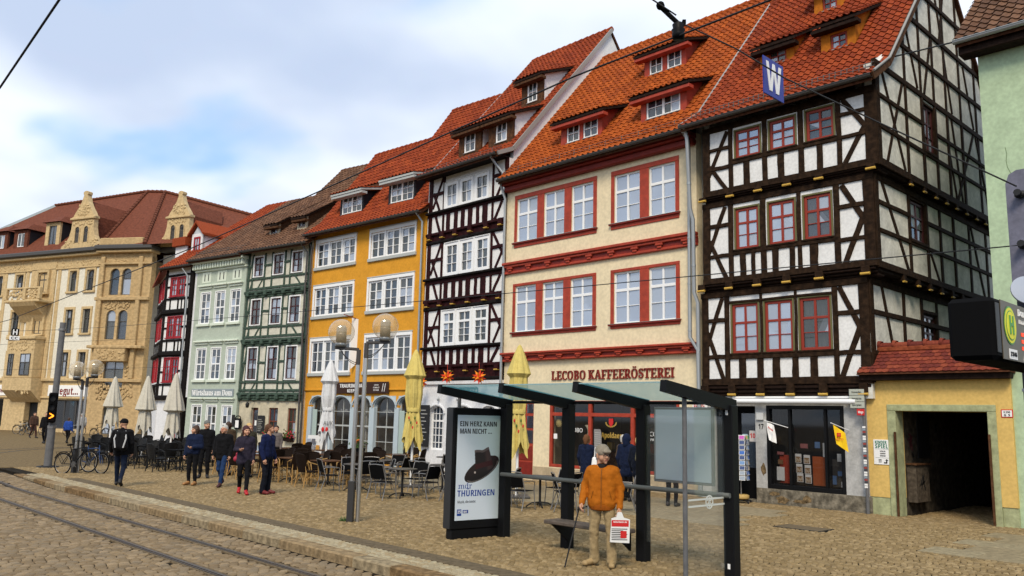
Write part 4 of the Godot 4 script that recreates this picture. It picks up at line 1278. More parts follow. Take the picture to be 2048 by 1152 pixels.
	var skip := []
	for d in ds: skip.append([d[0], d[1], roof_y(prof, d[2]) + 0.08, d[3] + 0.5])
	var R := roof(h, -0.02, 8.46, prof, Vector2(-11.0, 11.3), cols, 0.235, 0.32, 290, {"skip": skip, "snow": Vector2(0.25, 11.2)})
	body_of(h, M.plaster_old, 0.0, 8.44, [Vector2(0.3, 11.2), Vector2(0.0, 11.4), Vector2(-5.6, 17.8)], Vector2(-10.9, 11.2), 0.0)
	for i in 3:
		var d = ds[i]
		dormer(h, prof, d[0], d[1], d[2], d[3], 0.36, M.red, M.red, cols, hol[i], {"fascia": M.red, "over": 0.32, "side": 0.3, "w": 0.22, "l": 0.32, "vert": [[0.5, 0.09], [0.25, 0.022], [0.75, 0.022]] if i == 1 else [[0.5, 0.03]], "singles": 70})
	var fl := MB.new()
	fl.bar(Vector3(-0.04, 11.46, 0.0), Vector3(-0.04, 17.9, -5.6), 0.14, 0.06)
	pm(R, "verge_flashing", fl, M.lead)
	pipe(h, "downpipe", M.zinc, [Vector3(8.3, 10.92, 0.52), Vector3(8.33, 10.7, 0.3), Vector3(8.33, 10.4, 0.22), Vector3(8.33, 4.6, 0.25), Vector3(8.6, 4.2, 0.25), Vector3(8.62, 0.05, 0.2)], 0.055)
	pipe(h, "downpipe", M.zinc, [Vector3(0.0, 10.9, 0.4), Vector3(0.02, 10.3, 0.12), Vector3(0.02, 0.05, 0.12)], 0.05)

func maroon_house() -> void:
	var h := thing("half_timbered_house", "narrow half-timbered house with maroon beams and white windows above a white ground floor", "house", Vector3(-27.28, 0, -20.95))
	var T: Material = M.timber_red
	var f := sub(h, "timber_frame")
	var rows := [[10.55, 11.66, [[1.13, 1.96], [2.06, 2.88], [2.98, 3.82]]], [7.74, 9.09, [[1.25, 2.12], [2.2, 3.04], [3.12, 3.96]]], [4.9, 6.32, [[1.2, 2.05], [2.14, 3.04], [3.12, 4.0]]]]
	var holes := []
	for r in rows:
		for q in r[2]: holes.append([q[0], q[1], r[0], r[1]])
	wall(h, "upper_wall", M.plaster, 0.0, 4.88, 3.5, 12.0, 0.0, 0.3, holes)
	posts(f, T, 0.0, 3.55, 12.0, [[0.08, 0.31], [1.0, 1.12], [4.02, 4.13], [4.72, 4.88]])
	# parapet fields, jetty beams and ledges of each storey
	for s in [[9.64, 10.34, 9.14, 10.54], [6.82, 7.47, 6.36, 7.72], [4.16, 4.72, 3.5, 4.88]]:
		rails(f, T, 0.0, [[0.05, 4.88, s[1], s[3]], [0.05, 4.88, s[2], s[0]]])
		posts(f, T, 0.0, s[0], s[1], [[1.25, 1.5], [1.74, 1.98], [2.18, 2.41], [2.61, 2.88], [3.11, 3.29], [3.48, 3.78]])
		beams(f, T, 0.0, [[0.55, s[1], 0.85, s[0], 0.14], [4.6, s[1], 4.2, s[0], 0.14]])
		bx(f, "ledge", M.timber_black, 0.0, 4.9, s[3] - 0.10, s[3] - 0.005, 0.0, 0.16, 0.02)
		bx(f, "jetty_moulding", T, 0.02, 4.89, s[0] - 0.14, s[0] - 0.01, 0.0, 0.13, 0.03)
		bx(f, "jetty_moulding", M.timber_black, 0.02, 4.89, s[2] + 0.02, s[2] + 0.14, 0.0, 0.09, 0.03)
		for x in [0.3, 1.15, 1.97, 2.89, 3.84, 4.65]:
			bx(f, "joist_end", T, x - 0.11, x + 0.11, s[0] - 0.3, s[0] - 0.02, 0.0, 0.19, 0.03)
			bx(f, "joist_roll", M.yellow_end, x - 0.1, x + 0.1, s[0] - 0.31, s[0] - 0.26, 0.02, 0.2, 0.015)
	for s in [[7.74, 9.14], [4.9, 6.36], [10.56, 11.95]]:
		var m: float = (s[0] + s[1]) / 2
		rails(f, T, 0.0, [[0.3, 1.02, m - 0.02, m + 0.11], [4.1, 4.75, m + 0.05, m + 0.18]])
		beams(f, T, 0.0, [[0.98, s[1], 0.34, s[0] + 0.15, 0.12], [0.36, m + 0.1, 0.78, s[0], 0.12], [4.14, s[1], 4.72, m - 0.2, 0.12], [4.72, m, 4.3, s[0], 0.12]])
	for r in rows:
		for q in r[2]:
			var low: bool = r[0] < 5
			window(h, q[0], q[1], r[0], r[1], 0.02, M.white, [[0.5, 0.022]], [[0.70, 0.09], [0.45, 0.02], [0.22, 0.02]] if low else ([[0.33, 0.022], [0.66, 0.022]] if r[0] < 9 else [[0.5, 0.025]]), {"fw": 0.13, "depth": 0.1, "surround": M.white, "sw": 0.03, "sd": 0.035, "curtain": 0.0 if low else 1.0, "cmat": plain(0.20, 0.22, 0.20, 0.9)})
	# ground floor with arched windows
	wall(h, "shop_wall", M.white_wall, 0.0, 4.88, -0.02, 3.5, -0.03, 0.3, [[0.62, 1.5, 0.8, 2.5], [2.12, 3.24, 0.05, 2.55], [3.78, 4.6, 0.8, 2.5]])
	for q in [[0.62, 1.5, 0.8], [2.12, 3.24, 0.05], [3.78, 4.6, 0.8]]:
		arch_window(h, q[0], q[1], q[2], 2.5, -0.03, M.white, M.white_wall, 3, 5)
	bx(h, "string_course", M.white_wall, 0.0, 4.88, 3.36, 3.5, -0.03, 0.05, 0.015)
	words(h, "shop_lettering", "ROBERTO", 0.22, M.dark, at(2.72, 3.12, 0.0), 1.62, true, "Droid Serif", 0.03)
	for x in [0.9, 2.1]:
		var b := MB.new(); b.ball(Vector3(), Vector3(0.05, 0.07, 0.05)); b.tube([Vector3(0, 0.06, 0), Vector3(0, 0.12, -0.04)], 0.012)
		pm(h, "wall_lamp", b, M.zinc, at(x + 0.3, 2.78, 0.05))
	# a slate of dishes at the left corner
	var prof := [Vector2(0.62, 12.05), Vector2(-0.2, 12.42), Vector2(-6.1, 19.4)]
	var cols := TILE_RED
	var ds := [[1.22, 2.62, -0.55, 14.02], [3.1, 4.52, -0.55, 14.02], [3.1, 4.35, -2.35, 16.3]]
	var hol := [[[1.55, 2.26, 12.98, 13.84]], [[3.5, 4.16, 12.98, 13.84]], [[3.42, 4.02, 15.2, 16.12]]]
	var skip := []
	for d in ds: skip.append([d[0], d[1], roof_y(prof, d[2]) + 0.08, d[3] + 0.4])
	var R := roof(h, -0.05, 4.92, prof, Vector2(-12.0, 12.3), cols, 0.215, 0.30, 290, {"skip": skip, "snow": Vector2(0.3, 12.2)})
	body_of(h, M.plaster, 0.0, 4.86, [Vector2(0.4, 12.2), Vector2(-0.2, 12.4), Vector2(-6.1, 19.35)], Vector2(-11.9, 12.2), 0.0)
	for i in 3:
		var d = ds[i]
		dormer(h, prof, d[0], d[1], d[2], d[3], 0.42, M.brown_wood, M.plaster, cols, hol[i], {"fascia": M.brown_wood, "over": 0.34, "side": 0.22, "w": 0.2, "l": 0.28, "singles": 60, "fw": 0.07})
	bx(h, "soffit", M.timber_black, -0.04, 4.9, 11.96, 12.03, -0.02, 0.6, 0.01)
	var vb := MB.new()
	for s in 2:
		var a: Vector2 = prof[s]; var e: Vector2 = prof[s + 1]
		vb.bar(Vector3(4.95, a.y - 0.04, a.x), Vector3(4.95, e.y - 0.04, e.x), 0.06, 0.16)
		pm(R, "verge_board", vb, M.lead)
		vb = MB.new()
		vb.bar(Vector3(-0.07, a.y + 0.04, a.x), Vector3(-0.07, e.y + 0.04, e.x), 0.07, 0.08)
		pm(R, "verge_board", vb, M.lead)
		vb = MB.new()
	pipe(h, "downpipe", M.zinc, [Vector3(4.55, 11.95, 0.62), Vector3(4.6, 11.7, 0.4), Vector3(4.8, 11.35, 0.2), Vector3(4.84, 10.8, 0.18)], 0.05)

func arch_window(h: Node3D, x0: float, x1: float, y0: float, y1: float, z: float, frame: Material, wallm: Material, nv: int, nh: int, gl: Material = null) -> void:
	# fills the square head of the opening so that it becomes an arch, and sets the window behind
	var cx := (x0 + x1) / 2; var rx := (x1 - x0) / 2; var ry := rx * 0.62
	var w := sub(h, "arched_window")
	for s in [-1.0, 1.0]:
		var p := PackedVector2Array([Vector2(cx + s * rx, y1 + 0.06)])
		for i in 9:
			var a := PI / 2 * i / 8.0
			p.append(Vector2(cx + s * rx * sin(PI / 2 - a), y1 - ry + ry * cos(PI / 2 - a)))
		p.append(Vector2(cx, y1 + 0.06))
		var b := MB.new(); b.prism(p, z - 0.28, z - 0.003)
		pm(w, "arch_corner", b, wallm)
	var tr := MB.new()
	var pts := []
	for i in 15:
		var a := PI * i / 14.0
		pts.append(Vector3(cx + cos(a) * (rx + 0.07), y1 - ry + sin(a) * (ry + 0.07), z + 0.005))
	for i in 14: tr.bar(pts[i], pts[i + 1], 0.05, 0.12, Vector3(0, 0, 1))
	pm(w, "arch_moulding", tr, wallm)
	var fr := MB.new()
	fr.bb(x0, x0 + 0.06, y0, y1 - ry * 0.3, z - 0.2, z - 0.13); fr.bb(x1 - 0.06, x1, y0, y1 - ry * 0.3, z - 0.2, z - 0.13); fr.bb(x0, x1, y0, y0 + 0.07, z - 0.2, z - 0.129)
	for i in range(1, nv + 1):
		var x := lerpf(x0, x1, i / (nv + 1.0)); fr.bb(x - 0.014, x + 0.014, y0, y1, z - 0.19, z - 0.14)
	for j in range(1, nh + 1):
		var y := lerpf(y0, y1, j / (nh + 1.0)); var hw := 0.035 if j == nh - 1 else 0.014
		fr.bb(x0, x1, y - hw, y + hw, z - 0.188, z - 0.141)
	pm(w, "frame", fr, frame)
	for i in nv + 1:
		for j in nh + 1:
			put(w, "pane", unit_box(), gl if gl else M.glass, Transform3D(Basis.from_scale(Vector3((x1 - x0) / (nv + 1.0), (y1 - y0) / (nh + 1.0), 0.005)), Vector3(lerpf(x0, x1, (i + 0.5) / (nv + 1.0)), lerpf(y0, y1, (j + 0.5) / (nh + 1.0)), z - 0.165)))

func orange_house() -> void:
	var h := thing("orange_house", "ochre yellow rendered house with white grouped windows and grey shop arches", "house", Vector3(-35.17, 0, -20.283), deg_to_rad(4.83))
	var rows := [[9.02, 10.2], [6.66, 7.98], [3.98, 5.46]]
	var cols3 := [[[0.14, 1.06], [1.14, 2.06], [2.14, 3.08]], [[4.22, 5.16], [5.24, 6.16], [6.24, 7.16]]]
	var holes := []
	for r in rows:
		for g in cols3: holes.append([g[0][0], g[2][1], r[0], r[1]])
	wall(h, "render_wall", M.orange, -0.25, 7.86, 3.2, 10.65, 0.0, 0.3, holes)
	var doors := [[0.35, 1.5], [1.9, 3.35], [3.55, 4.7], [4.92, 6.35], [6.52, 7.6]]
	var dh := []
	for d in doors: dh.append([d[0], d[1], 0.05, 2.86])
	wall(h, "shop_wall", M.orange, -0.25, 7.86, -0.02, 3.2, -0.04, 0.3, dh)
	bx(h, "string_course", M.orange, -0.25, 7.86, 3.16, 3.24, -0.04, 0.03, 0.01)
	for r in rows:
		for g in cols3:
			var s := sub(h, "window_group")
			bx(s, "casing", M.white, g[0][0] - 0.1, g[2][1] + 0.1, r[1], r[1] + 0.14, -0.02, 0.05)
			bx(s, "casing", M.white, g[0][0] - 0.1, g[0][0], r[0], r[1] - 0.002, -0.02, 0.048); bx(s, "casing", M.white, g[2][1], g[2][1] + 0.1, r[0], r[1] - 0.002, -0.02, 0.048)
			for i in 2: bx(s, "mullion", M.white, g[i][1], g[i + 1][0], r[0], r[1] - 0.002, -0.1, 0.03)
			bx(s, "sill", M.grey_trim, g[0][0] - 0.14, g[2][1] + 0.14, r[0] - 0.16, r[0] - 0.002, -0.02, 0.09, 0.02)
			bx(s, "head_moulding", M.grey_trim, g[0][0] - 0.12, g[2][1] + 0.12, r[1] + 0.142, r[1] + 0.2, -0.02, 0.06, 0.01)
			for q in g:
				window(h, q[0], q[1], r[0], r[1] - 0.003, -0.02, M.white, [[0.5, 0.06]], [[0.36, 0.022], [0.68, 0.03]], {"fw": 0.08, "depth": 0.08, "curtain": [0.0, 0.0, 1.0][rng.randi() % 3], "clow": [0.0, 0.55][rng.randi() % 2], "cmat": M.curtain_pale})
	for d in doors:
		arch_window(h, d[0], d[1], 0.35, 2.86, -0.03, M.grey_trim, M.grey_blue, 1, 3, M.glass_front)
	var edge := 0.12
	for d in doors + [[7.84, 8.0]]:
		bx(h, "shop_pilaster", M.grey_blue, edge, d[0] + 0.05, -0.02, 2.42, -0.25, 0.0, 0.02)
		edge = d[1] - 0.05
	for x in [0.5, 6.6]: bx(h, "shutter", plain(0.36, 0.45, 0.42, 0.6), x, x + 0.3, 0.3, 2.3, -0.1, -0.03, 0.02)
	var b := sub(h, "shop_banner")
	bx(b, "banner_cloth", plain(0.045, 0.025, 0.02, 0.7), 2.15, 5.97, 3.02, 3.52, 0.06, 0.075, 0.004)
	words(b, "lettering", "TRAURINGHAUS", 0.16, M.paper, at(3.55, 3.36, 0.077), 1.9)
	words(b, "lettering", "KIEPER", 0.14, M.paper, at(3.55, 3.14, 0.077), 0.8)
	words(b, "lettering", "UHR", 0.06, M.paper, at(5.15, 3.38, 0.077), 0.28, false); words(b, "lettering", "SCHMUCK", 0.06, M.paper, at(5.15, 3.27, 0.077), 0.42, false); words(b, "lettering", "DESIGN", 0.06, M.paper, at(5.15, 3.16, 0.077), 0.36, false)
	for i in 2:
		var e := MB.new(); e.bar(Vector3(5.55 + i * 0.14, 3.1, 0.078), Vector3(5.62 + i * 0.14, 3.44, 0.078), 0.03, 0.006, Vector3(0, 0, 1))
		pm(b, "emblem", e, M.paper)
	words(h, "shop_lettering", "PLATIN", 0.1, M.paper, at(2.6, 2.28, -0.24), 0.5, false); words(h, "shop_lettering", "UHREN", 0.1, M.paper, at(5.62, 2.28, -0.24), 0.55, false)
	# a long cloth sign on a bracket
	var s := sub(h, "hanging_cloth")
	var cl := MB.new(); cl.prism(PackedVector2Array([Vector2(0.42, 0), Vector2(0, 0.1), Vector2(0.0, -1.6), Vector2(0.05, -2.2), Vector2(0.25, -2.0)]), -0.01, 0.01)
	pm(s, "cloth", cl, M.paper, Transform3D(Basis(Vector3.UP, 1.1), Vector3(3.45, 6.3, 0.25)))
	var rod := MB.new(); rod.tube([Vector3(3.5, 6.35, 0.0), Vector3(3.7, 6.45, 0.9)], 0.02)
	pm(s, "bracket", rod, M.red_frame)
	var prof := [Vector2(0.5, 10.62), Vector2(-0.4, 11.32), Vector2(-3.6, 15.65)]
	var prof2 := [prof[0], prof[1], Vector2(-5.0, 17.55)]
	var cols := TILE_RED
	var ds := [[0.95, 2.72, -0.6, 12.62], [4.55, 6.35, -0.6, 12.72]]
	var skip := []
	for d in ds: skip.append([d[0], d[1], 11.6, 13.4])
	roof(h, -0.3, 3.98, prof, Vector2(-7.0, 10.6), cols, 0.235, 0.33, 200, {"skip": skip})
	roof(h, 4.0, 8.0, prof2, Vector2(-10.0, 10.6), cols, 0.235, 0.33, 200, {"skip": skip})
	body_of(h, M.plaster_old, -0.2, 3.95, [Vector2(0.4, 10.6), Vector2(-0.4, 11.3), Vector2(-3.6, 15.6)], Vector2(-6.9, 10.5), 0.0)
	body_of(h, M.plaster_old, 3.96, 7.84, [Vector2(0.4, 10.6), Vector2(-0.4, 11.3), Vector2(-5.0, 17.5)], Vector2(-9.9, 10.5), 0.0)
	for d in ds:
		dormer(h, prof, d[0], d[1], d[2], d[3], 0.2, M.slate, M.slate, cols, [[d[0] + 0.12, d[1] - 0.12, 11.62, 12.56]], {"fascia": M.grey_trim, "trim": M.grey_trim, "over": 0.4, "side": 0.3, "vert": [[0.5, 0.09], [0.25, 0.022], [0.75, 0.022]], "hor": [[0.33, 0.022], [0.66, 0.022]], "singles": 0, "curtain": 1.0})
	pipe(h, "downpipe", M.zinc, [Vector3(7.75, 10.55, 0.55), Vector3(7.8, 10.2, 0.2), Vector3(7.82, 0.05, 0.12)], 0.045)
	pipe(h, "downpipe", M.zinc_dark, [Vector3(-0.1, 10.5, 0.5), Vector3(-0.12, 10.0, 0.16), Vector3(-0.14, 0.05, 0.12)], 0.045)

func green_house() -> void:
	var h := thing("half_timbered_house", "half-timbered house with sea-green beams, cream panels and a cream ground floor", "house", Vector3(-39.99, 0, -19.26), deg_to_rad(11.0))
	var T: Material = M.timber_green
	var f := sub(h, "timber_frame")
	var wx := [[0.42, 1.25], [1.95, 2.8], [3.35, 4.2]]
	var rows := [[8.9, 10.0], [6.42, 7.78], [3.68, 5.34]]
	var holes := []
	for r in rows:
		for q in wx: holes.append([q[0], q[1], r[0], r[1]])
	wall(h, "upper_wall", M.cream_infill, -0.05, 4.75, 2.7, 10.4, 0.0, 0.3, holes)
	wall(h, "ground_wall", M.cream, 0.0, 4.78, -0.02, 2.7, -0.04, 0.3, [[0.95, 1.5, 0.1, 2.32], [2.3, 2.98, 0.75, 2.33], [3.7, 4.3, 0.75, 2.33]])
	bx(h, "plinth", plain(0.35, 0.42, 0.5, 0.8), 1.55, 4.78, -0.02, 0.5, -0.04, 0.02, 0.01)
	posts(f, T, 0.0, 2.8, 10.3, [[-0.05, 0.12], [4.55, 4.75]])
	for s in [[5.66, 5.36, 5.9], [8.12, 7.82, 8.36], [3.0, 2.66, 3.24]]:
		rails(f, T, 0.0, [[-0.05, 4.75, s[1], s[1] + 0.12], [-0.05, 4.75, s[2] - 0.12, s[2]]])
		bx(f, "jetty_moulding", T, -0.08, 4.78, s[0] - 0.08, s[0] + 0.06, 0.0, 0.16, 0.03)
		bx(f, "jetty_moulding", T, -0.06, 4.77, s[1] + 0.125, s[0] - 0.085, 0.0, 0.09, 0.02)
		for i in 7: bx(f, "joist_end", T, 0.1 + i * 0.7, 0.32 + i * 0.7, s[1] + 0.08, s[0] - 0.05, 0.02, 0.2, 0.03)
	for r in rows:
		rails(f, T, 0.0, [[-0.05, 4.75, r[0] - 0.16, r[0] - 0.05]])
		var m: float = (r[0] + r[1]) / 2
		rails(f, T, 0.0, [[0.1, 0.4, m, m + 0.1], [1.25, 1.95, m - 0.03, m + 0.08], [2.8, 3.35, m + 0.02, m + 0.13]])
		posts(f, T, 0.0, r[0] - 0.6, r[1] + 0.1, [[0.3, 0.42], [1.25, 1.37], [1.82, 1.94], [2.8, 2.92], [3.22, 3.34]])
		beams(f, T, 0.0, [[0.1, r[0], 0.32, r[1], 0.09], [0.42, r[0] - 0.1, 0.22, r[0] - 0.62, 0.09], [1.2, r[0] - 0.1, 0.8, r[0] - 0.62, 0.09], [3.6, r[0] - 0.1, 4.1, r[0] - 0.62, 0.09]])
		for q in wx:
			window(h, q[0] + 0.06, q[1] - 0.06, r[0] + 0.04, r[1] - 0.06, 0.0, M.maroon_frame, [[0.5, 0.05]], [[0.64, 0.055], [0.32, 0.022]], {"fw": 0.05, "surround": M.white, "sw": 0.06, "sd": 0.05, "sill": M.white, "sillw": 0.06, "sillh": 0.05, "silld": 0.07, "curtain": 0.0 if r[0] < 5 else 1.0, "cmat": M.curtain_pale})
	for q in [[2.3, 2.98], [3.7, 4.3]]:
		window(h, q[0], q[1], 0.75, 2.33, -0.1, plain(0.16, 0.04, 0.02, 0.5), [[0.5, 0.03]], [[0.6, 0.05]], {"fw": 0.06})
		var box := sub(h, "flower_box")
		bx(box, "trough", M.dark_wood, q[0] + 0.02, q[1] - 0.02, 0.78, 0.95, 0.0, 0.18)
		var lf := MB.new(); var fl := MB.new()
		for i in 130:
			var p := Vector3(rng.randf_range(q[0] - 0.05, q[1] + 0.05), 0.95 + absf(rng.randfn(0, 0.14)), rng.randf_range(-0.02, 0.28))
			var bs := Basis.from_euler(Vector3(rng.randf() * 6, rng.randf() * 6, rng.randf() * 6))
			if i < 90: lf.f3(p + bs * Vector3(-0.05, 0, 0), p + bs * Vector3(0.05, 0, 0), p + bs * Vector3(0, 0.1, 0), Vector3.UP)
			else: fl.ball(p, Vector3(0.035, 0.03, 0.035), 3, 5)
		tag(pm(box, "leaves", lf, M.leaf), "", "", "", "stuff"); tag(pm(box, "blossoms", fl, plain(0.6, 0.02, 0.06, 0.6)), "", "", "", "stuff")
	var dr := sub(h, "door")
	bx(dr, "door_leaf", plain(0.13, 0.03, 0.015, 0.5), 0.95, 1.5, 0.1, 2.32, -0.24, -0.18)
	bx(dr, "door_pane", M.glass, 1.03, 1.42, 1.1, 2.2, -0.18, -0.17, 0.0)
	bx(dr, "notice", M.paper, 1.12, 1.26, 1.45, 1.7, -0.17, -0.165, 0.0)
	var lp := MB.new(); lp.tube([Vector3(1.2, 2.62, 0), Vector3(1.2, 2.7, 0.25), Vector3(1.2, 2.6, 0.4)], 0.015); lp.lathe([Vector2(0.0, 2.3), Vector2(0.07, 2.32), Vector2(0.1, 2.5), Vector2(0.02, 2.6)], 6, at(1.2, 0, 0.4))
	pm(h, "wall_lantern", lp, M.dark)
	var bd := sub(h, "menu_board")
	bx(bd, "board", M.dark, 1.6, 2.1, 1.08, 1.95, 0.0, 0.04, 0.01)
	for i in 7: bx(bd, "chalk_line", plain(0.35, 0.34, 0.3), 1.66, 1.8 + 0.22 * (0.3 + 0.7 * fmod(i * 0.37, 1.0)), 1.2 + i * 0.09, 1.225 + i * 0.09, 0.04, 0.043, 0.0)
	var prof := [Vector2(0.5, 10.25), Vector2(-4.0, 14.0), Vector2(-6.2, 16.3)]
	var cols := TILE_BROWN
	roof(h, -0.25, 4.95, prof, Vector2(-12.0, 10.2), cols, 0.235, 0.33, 0, {})
	body_of(h, M.plaster_old, 0.0, 4.75, [Vector2(0.4, 10.3), Vector2(-4.0, 13.95), Vector2(-6.2, 16.25)], Vector2(-11.9, 10.2), 0.0)
	for d in [[0.62, 1.35, -0.65, 11.85], [2.72, 3.4, -0.7, 12.0]]:
		dormer(h, prof, d[0], d[1], d[2], d[3], 0.62, M.cream, M.brown_wood, cols, [[d[0] + 0.1, d[1] - 0.1, d[3] - 0.58, d[3] - 0.08]], {"fascia": M.brown_wood, "over": 0.3, "side": 0.2, "singles": 0, "frame": M.maroon_frame, "hor": [[0.5, 0.03]]})
	pipe(h, "downpipe", M.zinc_dark, [Vector3(4.55, 10.2, 0.55), Vector3(4.66, 9.8, 0.2), Vector3(4.66, 6.0, 0.2), Vector3(4.75, 5.4, 0.25), Vector3(4.75, 0.05, 0.15)], 0.05)

func sage_house() -> void:
	var h := thing("sage_house", "pale sage-green rendered house with tall white windows and a dentil cornice", "house", Vector3(-44.12, 0, -18.38), deg_to_rad(11.0))
	var wx := [[0.42, 1.24], [1.7, 2.5], [3.0, 3.78]]
	var rows := [[6.68, 8.36], [3.72, 5.36], [0.55, 2.38]]
	var holes := []
	for r in rows:
		for q in wx: holes.append([q[0], q[1], r[0], r[1]])
	wall(h, "render_wall", M.sage, -0.1, 4.15, -0.02, 10.1, 0.0, 0.3, holes)
	bx(h, "corner_strip", M.white_wall, -0.3, -0.1, 2.8, 10.1, -0.3, -0.02)
	for r in rows:
		for q in wx:
			window(h, q[0], q[1], r[0], r[1], -0.02, M.white, [[0.5, 0.06]], [[0.5, 0.07], [0.25, 0.02], [0.75, 0.02]], {"fw": 0.07, "surround": M.white, "sw": 0.05, "sd": 0.04, "sill": M.sage_light, "sillw": 0.16, "sillh": 0.13, "silld": 0.13, "curtain": [1.0, 0.6, 0.0][rng.randi() % 3] if r[0] > 3 else 0.0, "cmat": M.curtain_pale})
			bx(h, "window_hood", M.sage_light, q[0] - 0.2, q[1] + 0.2, r[1] + 0.32, r[1] + 0.42, -0.02, 0.16, 0.02)
			bx(h, "window_hood", M.sage_light, q[0] - 0.14, q[1] + 0.14, r[1] + 0.2, r[1] + 0.318, -0.02, 0.07, 0.02)
	for x in [0.4, 1.72, 3.02]:
		bx(h, "vent_panel", M.sage_light, x, x + 0.76, 8.9, 9.48, -0.02, 0.02, 0.01)
		for i in 2: bx(h, "vent_slot", M.dark, x + 0.2 + i * 0.32, x + 0.27 + i * 0.32, 9.0, 9.38, 0.0, 0.024, 0.0)
	bx(h, "cornice", M.sage_light, -0.3, 4.2, 9.92, 10.12, -0.1, 0.42, 0.04)
	bx(h, "cornice", M.sage_light, -0.2, 4.2, 9.52, 9.62, -0.1, 0.1, 0.02)
	for i in 20: bx(h, "dentil", M.sage_light, -0.2 + i * 0.22, -0.08 + i * 0.22, 9.63, 9.915, 0.0, 0.3, 0.02)
	var s := sub(h, "inn_sign")
	bx(s, "board", plain(0.24, 0.28, 0.30, 0.6), 0.3, 3.86, 2.84, 3.24, 0.0, 0.05, 0.01)
	words(s, "lettering", "Wirtshaus am Dom", 0.27, M.paper, at(2.08, 3.03, 0.055), 3.4, true, "Droid Serif", 0.02)
	bx(h, "slate_board", M.dark, 3.86, 4.1, 1.35, 1.95, 0.0, 0.03)
	var mb := sub(h, "menu_case")
	bx(mb, "case", M.black_paint, 4.2, 4.62, 1.25, 1.78, 0.0, 0.1, 0.02); bx(mb, "menu_sheet", M.paper, 4.28, 4.54, 1.32, 1.68, 0.1, 0.104, 0.0)
	var arc := MB.new()
	for i in 9: arc.ball(Vector3(4.41 + cos(PI * i / 8.0) * 0.2, 1.78 + sin(PI * i / 8.0) * 0.12, 0.05), Vector3(0.03, 0.03, 0.03), 4, 6)
	pm(mb, "ornament", arc, M.black_paint)
	var prof := [Vector2(0.5, 10.15), Vector2(-6.0, 14.9)]
	roof(h, -0.35, 4.2, prof, Vector2(-12.0, 10.2), TILE_BROWN, 0.235, 0.33, 0, {"snow": Vector2(0.1, 10.45)})
	body_of(h, M.white_wall, -0.1, 4.15, [Vector2(0.3, 10.2), Vector2(-6.0, 14.85)], Vector2(-11.9, 10.2), 0.0)

